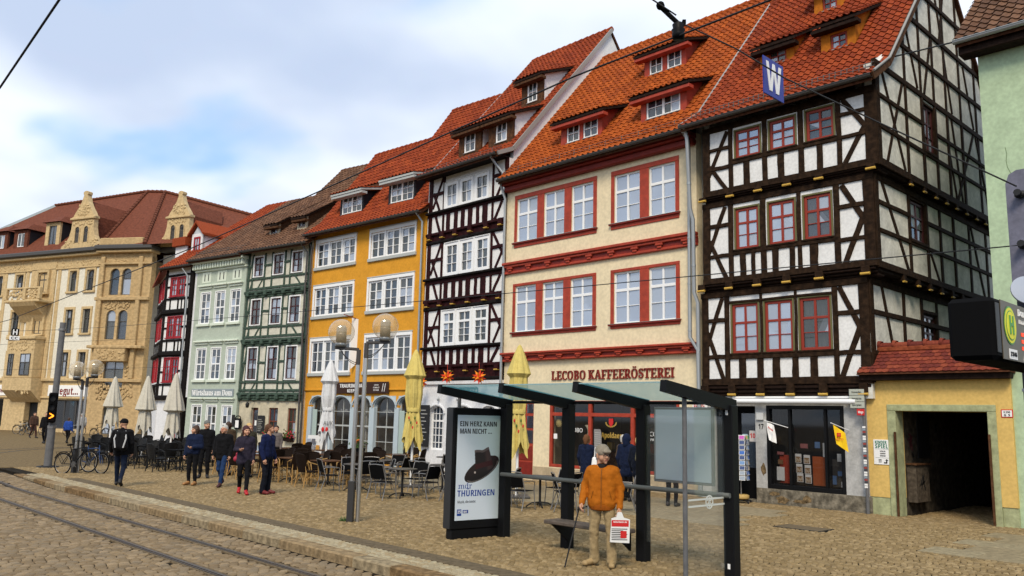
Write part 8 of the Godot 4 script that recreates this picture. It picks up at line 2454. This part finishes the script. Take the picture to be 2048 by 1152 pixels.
var hand_mesh: MB
func hand() -> MB:
	# palm down -y from the wrist, thumb to +z, fingers curled towards +x
	if hand_mesh: return hand_mesh
	var b := [[Vector3(0, 0.0, 0), Vector3(0.0, -0.075, 0.0), 0.024, 0.034, 1.0], [Vector3(0, -0.05, -0.022), Vector3(0, -0.085, -0.026), 0.018, 0.013], [Vector3(0, -0.05, 0.022), Vector3(0, -0.09, 0.026), 0.018, 0.013]]
	for i in 4:
		var z := -0.032 + 0.021 * i
		var L: float = [0.055, 0.07, 0.075, 0.066][i]
		b.append([Vector3(0, -0.08, z), Vector3(0.008, -0.085 - L * 0.5, z * 1.06), 0.0092, 0.0088])
		b.append([Vector3(0.008, -0.085 - L * 0.5, z * 1.06), Vector3(0.034, -0.085 - L * 0.85, z * 1.06), 0.0088, 0.0078])
		b.append([Vector3(0.034, -0.085 - L * 0.85, z * 1.06), Vector3(0.052, -0.085 - L * 0.8, z * 1.06), 0.0078, 0.007])
	b.append([Vector3(0.004, -0.03, 0.024), Vector3(0.016, -0.065, 0.05), 0.014, 0.0105])
	b.append([Vector3(0.016, -0.065, 0.05), Vector3(0.03, -0.095, 0.047), 0.0105, 0.0085])
	hand_mesh = field(b, 0.005, 0.006)
	return hand_mesh

func person(label: String, where: Vector3, turn: float, h: float, o: Dictionary) -> Node3D:
	# joints in metres for a body 1.75 m tall facing +z, then scaled
	var s := h / 1.75
	var t := thing("person", label, "person", where, turn, o.get("group", ""))
	var cell: float = o.get("cell", 0.02)
	var wide: float = o.get("wide", 1.0)
	var lean: Vector3 = o.get("lean", Vector3())
	var J := {"pel": Vector3(0, 0.95, 0), "bel": Vector3(0, 1.10, 0.01) + lean * 0.4, "che": Vector3(0, 1.30, 0) + lean, "nek": Vector3(0, 1.47, -0.015) + lean * 1.3}
	J.hed = Vector3(0, 1.635, 0.015) + lean * 1.6 + o.get("head_off", Vector3())
	for q in ["L", "R"]:
		var e := -1.0 if q == "R" else 1.0
		J["sh" + q] = Vector3(0.185 * e * wide, o.get("sh", 1.42), -0.01) + lean * 1.1
		J["el" + q] = o.get("el" + q, Vector3(0.24 * e * wide, 1.14, -0.03))
		J["wr" + q] = o.get("wr" + q, Vector3(0.25 * e * wide, 0.89, 0.06))
		J["hi" + q] = Vector3(0.09 * e, 0.92, 0)
		J["kn" + q] = o.get("kn" + q, Vector3(0.10 * e, 0.50, 0.02))
		J["an" + q] = o.get("an" + q, Vector3(0.11 * e, 0.085, -0.02))
		J["to" + q] = o.get("to" + q, J["an" + q] + Vector3(0.03 * e, -0.045, 0.17))
	for j in J: J[j] = J[j] * s
	var belly: float = o.get("belly", 0.0)
	var torso := func(g: float) -> Array:
		return [[J.che - Vector3(0.08 * wide, 0, 0) * s, J.che + Vector3(0.08 * wide, 0, 0) * s, 0.115 * s + g, 0.115 * s + g, 0.92], [J.bel - Vector3(0.06 * wide, 0, 0) * s + Vector3(0, 0, belly * 0.5), J.bel + Vector3(0.06 * wide, 0, 0) * s + Vector3(0, 0, belly * 0.5), 0.105 * s + g + belly, 0.105 * s + g + belly, 0.9], [J.pel - Vector3(0.065, 0, 0) * s, J.pel + Vector3(0.065, 0, 0) * s, 0.105 * s + g, 0.105 * s + g, 0.9], [J.bel, J.che, 0.11 * s + g, 0.11 * s + g, 0.95], [J.shL.lerp(J.nek, 0.3), J.shR.lerp(J.nek, 0.3), 0.06 * s + g, 0.06 * s + g]]
	var arms := func(g: float) -> Array:
		var a := []
		for q in ["L", "R"]: a.append_array([[J["sh" + q], J["el" + q], 0.057 * s + g, 0.043 * s + g], [J["el" + q], J["wr" + q], 0.043 * s + g, 0.030 * s + g]])
		return a
	var legs := func(g: float, low: float) -> Array:
		var a := []
		for q in ["L", "R"]: a.append_array([[J["hi" + q], J["kn" + q], 0.082 * s + g, 0.056 * s + g], [J["kn" + q], J["an" + q], 0.054 * s + g, low * s + g]])
		return a
	var skin := Color(0.50, 0.27, 0.17)
	# the body, one skin, with head and hands
	var body := MB.new()
	var bb: Array = torso.call(-0.038 - belly) + arms.call(-0.008) + legs.call(-0.008, 0.036)
	bb.append([J.nek, J.hed + Vector3(0, -0.08, -0.02) * s, 0.054 * s, 0.05 * s])
	for q in ["L", "R"]: bb.append([J["an" + q], J["to" + q], 0.034 * s, 0.026 * s])
	body.add(field(bb, cell * 1.15, 0.03), Transform3D())
	var hx := Transform3D(Basis(Vector3.UP, o.get("look", 0.0)) * Basis(Vector3.RIGHT, o.get("nod", 0.0)) * Basis.from_scale(Vector3.ONE * s * o.get("head", 1.05)), J.hed)
	body.add(head_part("head"), hx)
	for q in ["L", "R"]:
		var d: Vector3 = (J["wr" + q] - J["el" + q]).normalized()
		var zz: Vector3 = (o.get("palm", Vector3(0, 0, 1)) - d * d.dot(o.get("palm", Vector3(0, 0, 1)))).normalized()
		var bs := Basis((-d).cross(zz), -d, zz)
		if q == "L": bs = bs * Basis.from_scale(Vector3(-1, 1, 1))
		body.add(hand(), Transform3D(bs * Basis.from_scale(Vector3.ONE * s), J["wr" + q] - d * 0.01))
	body.c.fill(skin)
	# eyes, brows and lips belong to the same skin
	var inv := hx.affine_inverse()
	for i in body.v.size():
		var p := inv * body.v[i]
		if p.z > 0.05 and absf(p.x) < 0.06:
			if Vector2(absf(p.x) - 0.032, (p.y - 0.008) * 1.6).length() < 0.013: body.c[i] = Color(0.06, 0.04, 0.03) if absf(absf(p.x) - 0.032) < 0.007 else Color(0.45, 0.36, 0.3)
			elif absf(p.y - 0.030) < 0.007 and absf(absf(p.x) - 0.034) < 0.02: body.c[i] = Color(0.2, 0.13, 0.08)
			elif absf(p.y + 0.058) < 0.008 and absf(p.x) < 0.024: body.c[i] = Color(0.36, 0.12, 0.09)
	var sm := plain(1, 1, 1, 0.55); sm.vertex_color_use_as_albedo = true
	sm.subsurf_scatter_enabled = false
	pm(t, "body", body, sm)
	var wr: float = o.get("wrinkle", 0.012)
	var g0: float = 0.012 + o.get("puff", 0.0)
	var jk := []
	for q in [-1.0, 1.0]: jk.append([J.che + Vector3(0.085 * wide * q, 0.04, 0) * s, J.pel + Vector3(0.075 * q, o.get("hem", 0.05), 0) * s + Vector3(0, 0, belly * 0.5), 0.105 * s + g0, 0.108 * s + g0 + belly, 0.92])
	jk.append([J.shL.lerp(J.nek, 0.25), J.shR.lerp(J.nek, 0.25), 0.055 * s + g0, 0.055 * s + g0])
	jk = jk + arms.call(0.012 + o.get("puff", 0.0))
	if o.has("coat"):
		for q in [-1, 1]: jk.append([J.pel + Vector3(0.06 * q, 0, 0) * s, J.pel + Vector3(0.08 * q, -float(o.coat), 0.0) * s, 0.115 * s, 0.125 * s, 0.9])
	jk.append([J.nek - Vector3(0, 0.03, 0), J.nek + Vector3(0, 0.03, 0.005), 0.075 * s, 0.068 * s])
	pm(t, "jacket", field(jk, cell, 0.028, wr), o.jacket)
	var tr: Array = legs.call(0.014 if o.get("loose", false) else 0.010, 0.062 if o.get("loose", false) else 0.04)
	tr.append([J.pel - Vector3(0.05, 0.02, 0) * s, J.pel + Vector3(0.05, -0.02, 0) * s, 0.11 * s, 0.11 * s, 0.9])
	pm(t, "trousers", field(tr, cell, 0.025, wr), o.trousers)
	for q in ["L", "R"]:
		var heel: Vector3 = J["an" + q] + Vector3(0, -0.035 * s, -0.035 * s)
		pm(t, "shoe", field([[heel, J["to" + q], 0.046 * s, 0.036 * s], [J["an" + q] + Vector3(0, -0.005, 0.01), J["to" + q], 0.047 * s, 0.036 * s], [J["an" + q] + Vector3(0, 0.02 * s, 0), J["an" + q], 0.043 * s, 0.045 * s], [J["to" + q] - Vector3(0.012, 0, 0), J["to" + q] + Vector3(0.012, 0, 0.02), 0.034 * s, 0.032 * s]], 0.012, 0.02), o.shoes)
	if o.has("hair"): pm(t, "hair", head_part(o.hair[0]), o.hair[1], hx * Transform3D(Basis.from_scale(Vector3.ONE * 1.0), Vector3(0, 0.004, -0.012)))
	if o.has("hat"): pm(t, "cap" if o.hat[0] == "cap" else "hood", head_part(o.hat[0]), o.hat[1], hx * Transform3D(Basis.from_scale(Vector3.ONE * 1.03), Vector3(0, 0.004, 0)))
	if o.has("glasses"):
		var g := MB.new()
		for e in [-1.0, 1.0]:
			var pts := []
			for i in 13: pts.append(Vector3(e * 0.034 + cos(TAU * i / 12.0) * 0.026, 0.005 + sin(TAU * i / 12.0) * 0.019, 0.104))
			g.tube(pts, 0.0028, 4, false)
			g.tube([Vector3(e * 0.06, 0.01, 0.103), Vector3(e * 0.085, 0.012, 0.02)], 0.0025, 4)
		g.tube([Vector3(-0.009, 0.006, 0.108), Vector3(0.009, 0.006, 0.108)], 0.003, 4)
		pm(t, "spectacles", g, o.glasses, hx)
	if o.has("collar"):
		var c := MB.new(); c.lathe([Vector2(0.075, -0.03), Vector2(0.083, 0.02), Vector2(0.072, 0.035), Vector2(0.066, 0.0)], 18, Transform3D(Basis.from_scale(Vector3(s, s, s)), J.nek + Vector3(0, 0.01, 0.01)))
		pm(t, "collar", c, o.collar)
	return t

func cloth(r: float, g: float, b: float) -> StandardMaterial3D:
	var m := mottled(r, g, b, 0.85, 0.75, 1.5, 0.15, 27)
	m.rim_enabled = true; m.rim = 0.25; m.rim_tint = 0.6
	return m

func people() -> void:
	var navy := cloth(0.012, 0.020, 0.055)
	var black := cloth(0.010, 0.010, 0.012)
	var jeans := cloth(0.02, 0.05, 0.14)
	var dark := plain(0.02, 0.018, 0.018, 0.6)
	var grey_hair := plain(0.42, 0.40, 0.37, 0.8); var brown_hair := plain(0.05, 0.025, 0.015, 0.6); var blond := plain(0.50, 0.34, 0.14, 0.7); var burgundy := plain(0.045, 0.010, 0.012, 0.6)
	# the old man waiting in the shelter, looking along the street to his left
	var at0 := Vector3(-8.17, 0, -9.72)
	var face_cam := atan2(8.2, 9.7)
	person("old man in rust-orange jacket and beige flat cap, leaning on a cane at the shelter", at0, face_cam - 0.12, 1.70, {"cell": 0.0125, "wide": 1.0, "belly": 0.018, "look": 0.75, "nod": 0.05, "jacket": mottled(0.46, 0.135, 0.010, 0.8, 0.93, 1.0, 0.03, 27), "trousers": cloth(0.46, 0.34, 0.18), "shoes": plain(0.34, 0.235, 0.11, 0.6), "loose": true, "hat": ["cap", cloth(0.42, 0.36, 0.28)], "hair": ["short", grey_hair], "glasses": M.dark, "collar": M.dark, "wrinkle": 0.011, "puff": 0.006, "hem": -0.015, "head": 1.14, "sh": 1.40,
		"elR": Vector3(-0.275, 1.16, -0.05), "wrR": Vector3(-0.30, 0.92, 0.09), "elL": Vector3(0.275, 1.14, -0.03), "wrL": Vector3(0.27, 0.87, 0.07), "anR": Vector3(-0.12, 0.085, -0.03), "anL": Vector3(0.15, 0.085, 0.03), "toR": Vector3(-0.24, 0.04, 0.09), "toL": Vector3(0.17, 0.04, 0.2), "knR": Vector3(-0.12, 0.5, 0.01), "knL": Vector3(0.14, 0.5, 0.03)})
	var f := Transform3D(Basis(Vector3.UP, face_cam - 0.12), at0)
	var man := get_node("person")
	var hem := MB.new(); hem.lathe([Vector2(0.148, 0.80), Vector2(0.160, 0.81), Vector2(0.160, 0.865), Vector2(0.148, 0.88)], 28, Transform3D(Basis.from_scale(Vector3(1.12, 1, 0.92)), Vector3(0, 0, 0.006)), 0.012, 14)
	pm(man, "jacket_hem", hem, cloth(0.36, 0.095, 0.008))
	var zp := MB.new(); zp.tube([Vector3(0.0, 1.40, 0.115), Vector3(0.0, 1.25, 0.150), Vector3(0.0, 1.05, 0.155), Vector3(0.0, 0.84, 0.150)], 0.006, 5)
	pm(man, "zip", zp, plain(0.20, 0.07, 0.01, 0.5))
	for e in [-1.0, 1.0]:
		var pk := MB.new(); pk.tube([Vector3(e * 0.12, 1.08, 0.135), Vector3(e * 0.15, 0.97, 0.125)], 0.005, 5)
		pm(man, "pocket_seam", pk, plain(0.25, 0.08, 0.01, 0.7))
	var zip := MB.new()
	var cn := thing("walking_stick", "black walking stick in the old man's right hand", "walking stick")
	zip.tube([f * Vector3(-0.50, 0.0, 0.30), f * Vector3(-0.33, 0.80, 0.125)], 0.011, 8)
	pm(cn, "shaft", zip, M.dark)
	zip = MB.new(); zip.tube([f * Vector3(-0.345, 0.80, 0.05), f * Vector3(-0.335, 0.825, 0.11), f * Vector3(-0.33, 0.80, 0.17)], 0.015, 8)
	pm(cn, "handle", zip, M.dark)
	var bag := thing("carrier_bag", "white carrier bag with red and black print in the old man's left hand", "bag", f * Vector3(0.28, 0.37, 0.14), face_cam + 0.15)
	var bgm := MB.new()
	bgm.prism(PackedVector2Array([Vector2(-0.15, 0), Vector2(0.13, -0.01), Vector2(0.14, 0.32), Vector2(0.05, 0.345), Vector2(0.02, 0.42), Vector2(-0.04, 0.42), Vector2(-0.06, 0.35), Vector2(-0.13, 0.33)]), -0.02, 0.02)
	pm(bag, "plastic", bgm, plain(0.75, 0.75, 0.74, 0.35))
	bx(bag, "printed_band", M.red_print, -0.13, 0.12, 0.22, 0.31, 0.0205, 0.022, 0.0)
	words(bag, "lettering", "reinschauen.de", 0.025, M.paper, at(-0.005, 0.285, 0.0225), 0.2, true, "Droid Sans", 0.001)
	for i in 7: bx(bag, "print_line", M.dark, -0.13, 0.10 - 0.03 * (i % 3), 0.03 + i * 0.025, 0.042 + i * 0.025, 0.0205, 0.0215, 0.0)
	bx(bag, "printed_mark", M.red_print, 0.0, 0.09, 0.06, 0.16, 0.0216, 0.023, 0.0)
	# walkers on the square
	var walk := {"knL": Vector3(0.1, 0.5, 0.17), "anL": Vector3(0.1, 0.09, 0.26), "knR": Vector3(-0.09, 0.49, 0.0), "anR": Vector3(-0.09, 0.16, -0.28), "toR": Vector3(-0.1, 0.045, -0.14)}
	var mk := func(a: Dictionary, b: Dictionary) -> Dictionary:
		var r: Dictionary = a.duplicate(); r.merge(b, true); return r
	person("man in black with a dark cap and rucksack walking away on the left", Vector3(-24.41, 0, -8.42), deg_to_rad(-120), 1.80, mk.call(walk, {"jacket": black, "trousers": cloth(0.012, 0.02, 0.045), "shoes": dark, "hat": ["cap", black], "look": 0.9, "puff": 0.02, "coat": 0.05, "elL": Vector3(0.28, 1.15, 0.05), "wrL": Vector3(0.3, 0.92, 0.2)}))
	var rs := thing("rucksack", "black and grey rucksack on the back of the man in black", "rucksack", Vector3(-24.41, 0, -8.42), deg_to_rad(-120))
	pm(rs, "pack", field([[Vector3(-0.08, 1.42, -0.2), Vector3(-0.08, 1.08, -0.24), 0.09, 0.12], [Vector3(0.08, 1.42, -0.2), Vector3(0.08, 1.08, -0.24), 0.09, 0.12]], 0.02), black)
	for x in [-0.1, 0.1]:
		var b := MB.new(); b.tube([Vector3(x, 1.5, -0.2), Vector3(x * 1.5, 1.3, -0.325), Vector3(x, 1.05, -0.365)], 0.022, 6)
		pm(rs, "light_piping", b, plain(0.4, 0.4, 0.4))
	person("woman with dark hair in a quilted navy jacket and tan boots", Vector3(-23.87, 0, -10.23), deg_to_rad(35), 1.66, {"jacket": navy, "trousers": black, "shoes": plain(0.35, 0.17, 0.06, 0.6), "hair": ["bob", brown_hair], "puff": 0.018, "look": -0.5, "wide": 0.95, "wrL": Vector3(0.08, 1.12, 0.2), "elL": Vector3(0.24, 1.14, 0.0)})
	person("grey-haired man with red glasses in a black coat and blue jeans", Vector3(-23.05, 0, -10.73), deg_to_rad(40), 1.70, mk.call(walk, {"jacket": black, "coat": 0.12, "trousers": jeans, "shoes": plain(0.06, 0.02, 0.02, 0.5), "hair": ["short", grey_hair], "glasses": M.red_print, "look": -0.2, "puff": 0.015}))
	person("woman with burgundy hair in a plum-grey jacket and red shoes", Vector3(-20.73, 0, -10.25), deg_to_rad(62), 1.72, mk.call(walk, {"jacket": cloth(0.035, 0.03, 0.05), "coat": 0.1, "trousers": black, "shoes": plain(0.4, 0.015, 0.02, 0.45), "hair": ["bob", burgundy], "wide": 0.93, "look": 0.4, "elR": Vector3(-0.24, 1.15, 0.02), "wrR": Vector3(-0.12, 1.15, 0.24)}))
	var hb := thing("handbag", "small crimson handbag at the side of the woman with burgundy hair", "handbag", Vector3(-20.98, 0.82, -10.22), deg_to_rad(62))
	pm(hb, "pouch", field([[Vector3(-0.07, 0.06, 0), Vector3(0.07, 0.06, 0), 0.075, 0.075], [Vector3(-0.04, 0.18, 0), Vector3(0.04, 0.18, 0), 0.05, 0.05]], 0.014, 0.04), plain(0.36, 0.02, 0.05, 0.5))
	var hs := MB.new(); hs.tube([Vector3(-0.06, 0.2, 0), Vector3(-0.03, 0.5, 0), Vector3(0.03, 0.5, 0), Vector3(0.06, 0.2, 0)], 0.01, 6)
	pm(hb, "strap", hs, plain(0.2, 0.012, 0.03, 0.5))
	person("brown-haired man in a navy jacket and dark red trainers looking back", Vector3(-20.45, 0, -10.75), deg_to_rad(120), 1.78, {"jacket": cloth(0.012, 0.02, 0.075), "trousers": cloth(0.01, 0.012, 0.02), "shoes": plain(0.14, 0.02, 0.02, 0.5), "hair": ["short", plain(0.10, 0.05, 0.03, 0.7)], "look": 0.7, "nod": -0.1, "wide": 1.05, "loose": true, "puff": 0.012})
	# people standing behind them
	var back := "people standing between the cafe tables"
	person("person in a grey woollen cap and dark coat behind the navy woman", Vector3(-26.2, 0, -11.6), deg_to_rad(60), 1.78, {"jacket": black, "trousers": black, "shoes": dark, "hat": ["short", plain(0.14, 0.14, 0.13, 0.9)], "look": 0.5, "group": back})
	person("person in a brown hooded jacket seen from behind near the sage house", Vector3(-27.0, 0, -12.7), deg_to_rad(-140), 1.74, {"jacket": cloth(0.075, 0.05, 0.03), "trousers": jeans, "shoes": dark, "hair": ["bob", brown_hair], "puff": 0.03, "group": back})
	person("blond person in an olive jacket behind the grey-haired man", Vector3(-26.1, 0, -13.0), deg_to_rad(70), 1.72, {"jacket": cloth(0.05, 0.045, 0.03), "trousers": black, "shoes": dark, "hair": ["short", blond], "look": 0.4, "group": back})
	person("dark-haired girl standing by the inn door behind the couple", Vector3(-28.0, 0, -15.0), deg_to_rad(50), 1.62, {"jacket": cloth(0.2, 0.17, 0.16), "trousers": black, "shoes": dark, "hair": ["short", brown_hair], "wide": 0.9, "group": back})
	# far walkers before the sandstone building
	var farg := "walkers before the sandstone building"
	for q in [["person in a brown coat walking far away at the left", Vector3(-64.1, 0, -16.2), 1.7, cloth(0.10, 0.055, 0.04), cloth(0.07, 0.03, 0.025), brown_hair, 100], ["person all in black walking beside the grey pole, far away", Vector3(-54.5, 0, -14.4), 1.78, black, black, brown_hair, 60], ["person in a white jacket by the bicycles far away", Vector3(-63.0, 0, -18.9), 1.72, cloth(0.55, 0.55, 0.55), navy, grey_hair, -100], ["child in a bright blue jacket by the bicycles far away", Vector3(-54.4, 0, -15.6), 1.5, cloth(0.03, 0.09, 0.42), black, brown_hair, -130]]:
		person(q[0], q[1], deg_to_rad(q[6]), q[2], mk.call(walk, {"jacket": q[3], "trousers": q[4], "shoes": dark, "hair": ["short", q[5]], "cell": 0.028, "puff": 0.02, "group": farg}))
	# customers at the coffee shop window
	var cust := "customers at the coffee shop window"
	person("curly brown-haired woman in a navy vest at the shop window, seen from behind", Vector3(-15.45, 0, -17.7), deg_to_rad(190), 1.68, {"jacket": navy, "coat": 0.2, "trousers": navy, "shoes": dark, "hair": ["bob", plain(0.13, 0.06, 0.03, 0.8)], "group": cust, "elR": Vector3(-0.27, 1.2, 0.1), "wrR": Vector3(-0.2, 1.25, 0.3)})
	var wb := thing("cloth_bag", "white cloth bag hanging at the vest woman's right side", "bag", Vector3(-15.1, 0.75, -17.62), 0.3)
	pm(wb, "cloth", field([[Vector3(0, 0.05, 0), Vector3(0, 0.3, 0), 0.10, 0.07, 0.5]], 0.02), M.paper)
	var wst := MB.new(); wst.tube([Vector3(0, 0.3, 0), Vector3(0.02, 0.62, 0)], 0.015, 6); pm(wb, "strap", wst, M.paper)
	person("person in a dark navy hooded coat at the shop window", Vector3(-14.2, 0, -17.9), deg_to_rad(185), 1.72, {"jacket": navy, "coat": 0.2, "trousers": black, "shoes": dark, "hat": ["hood", navy], "puff": 0.025, "group": cust})
	person("blond person with a dark backpack jacket at the shop window", Vector3(-13.45, 0, -17.45), deg_to_rad(180), 1.70, {"jacket": cloth(0.008, 0.012, 0.025), "coat": 0.15, "trousers": cloth(0.13, 0.12, 0.12), "shoes": dark, "hair": ["short", blond], "puff": 0.025, "group": cust})
	var sp := thing("shoulder_bag", "olive shoulder bag on the blond person's back", "bag", Vector3(-13.45, 0, -17.45), deg_to_rad(180))
	pm(sp, "pouch", field([[Vector3(-0.12, 1.15, -0.21), Vector3(-0.12, 1.32, -0.19), 0.07, 0.06]], 0.02), plain(0.13, 0.12, 0.07, 0.8))
	person("person with a white sleeve half hidden by the shelter post", Vector3(-12.75, 0, -17.9), deg_to_rad(200), 1.66, {"jacket": cloth(0.6, 0.6, 0.58), "trousers": black, "shoes": dark, "hair": ["bob", brown_hair], "group": cust})
	person("person in a brown tweed coat behind the old man at the shop window", Vector3(-14.95, 0, -18.7), deg_to_rad(170), 1.7, {"jacket": cloth(0.14, 0.09, 0.05), "coat": 0.25, "trousers": black, "shoes": dark, "hair": ["short", grey_hair], "group": cust})

func _ready() -> void:
	rng.seed = 20240
	setup()
	materials()
	ground()
	framed_house()
	beige_house()
	maroon_house()
	orange_house()
	green_house()
	sage_house()
	red_window_house()
	sandstone_house()
	gate_and_neighbour()
	street()
	cafe()
	people()
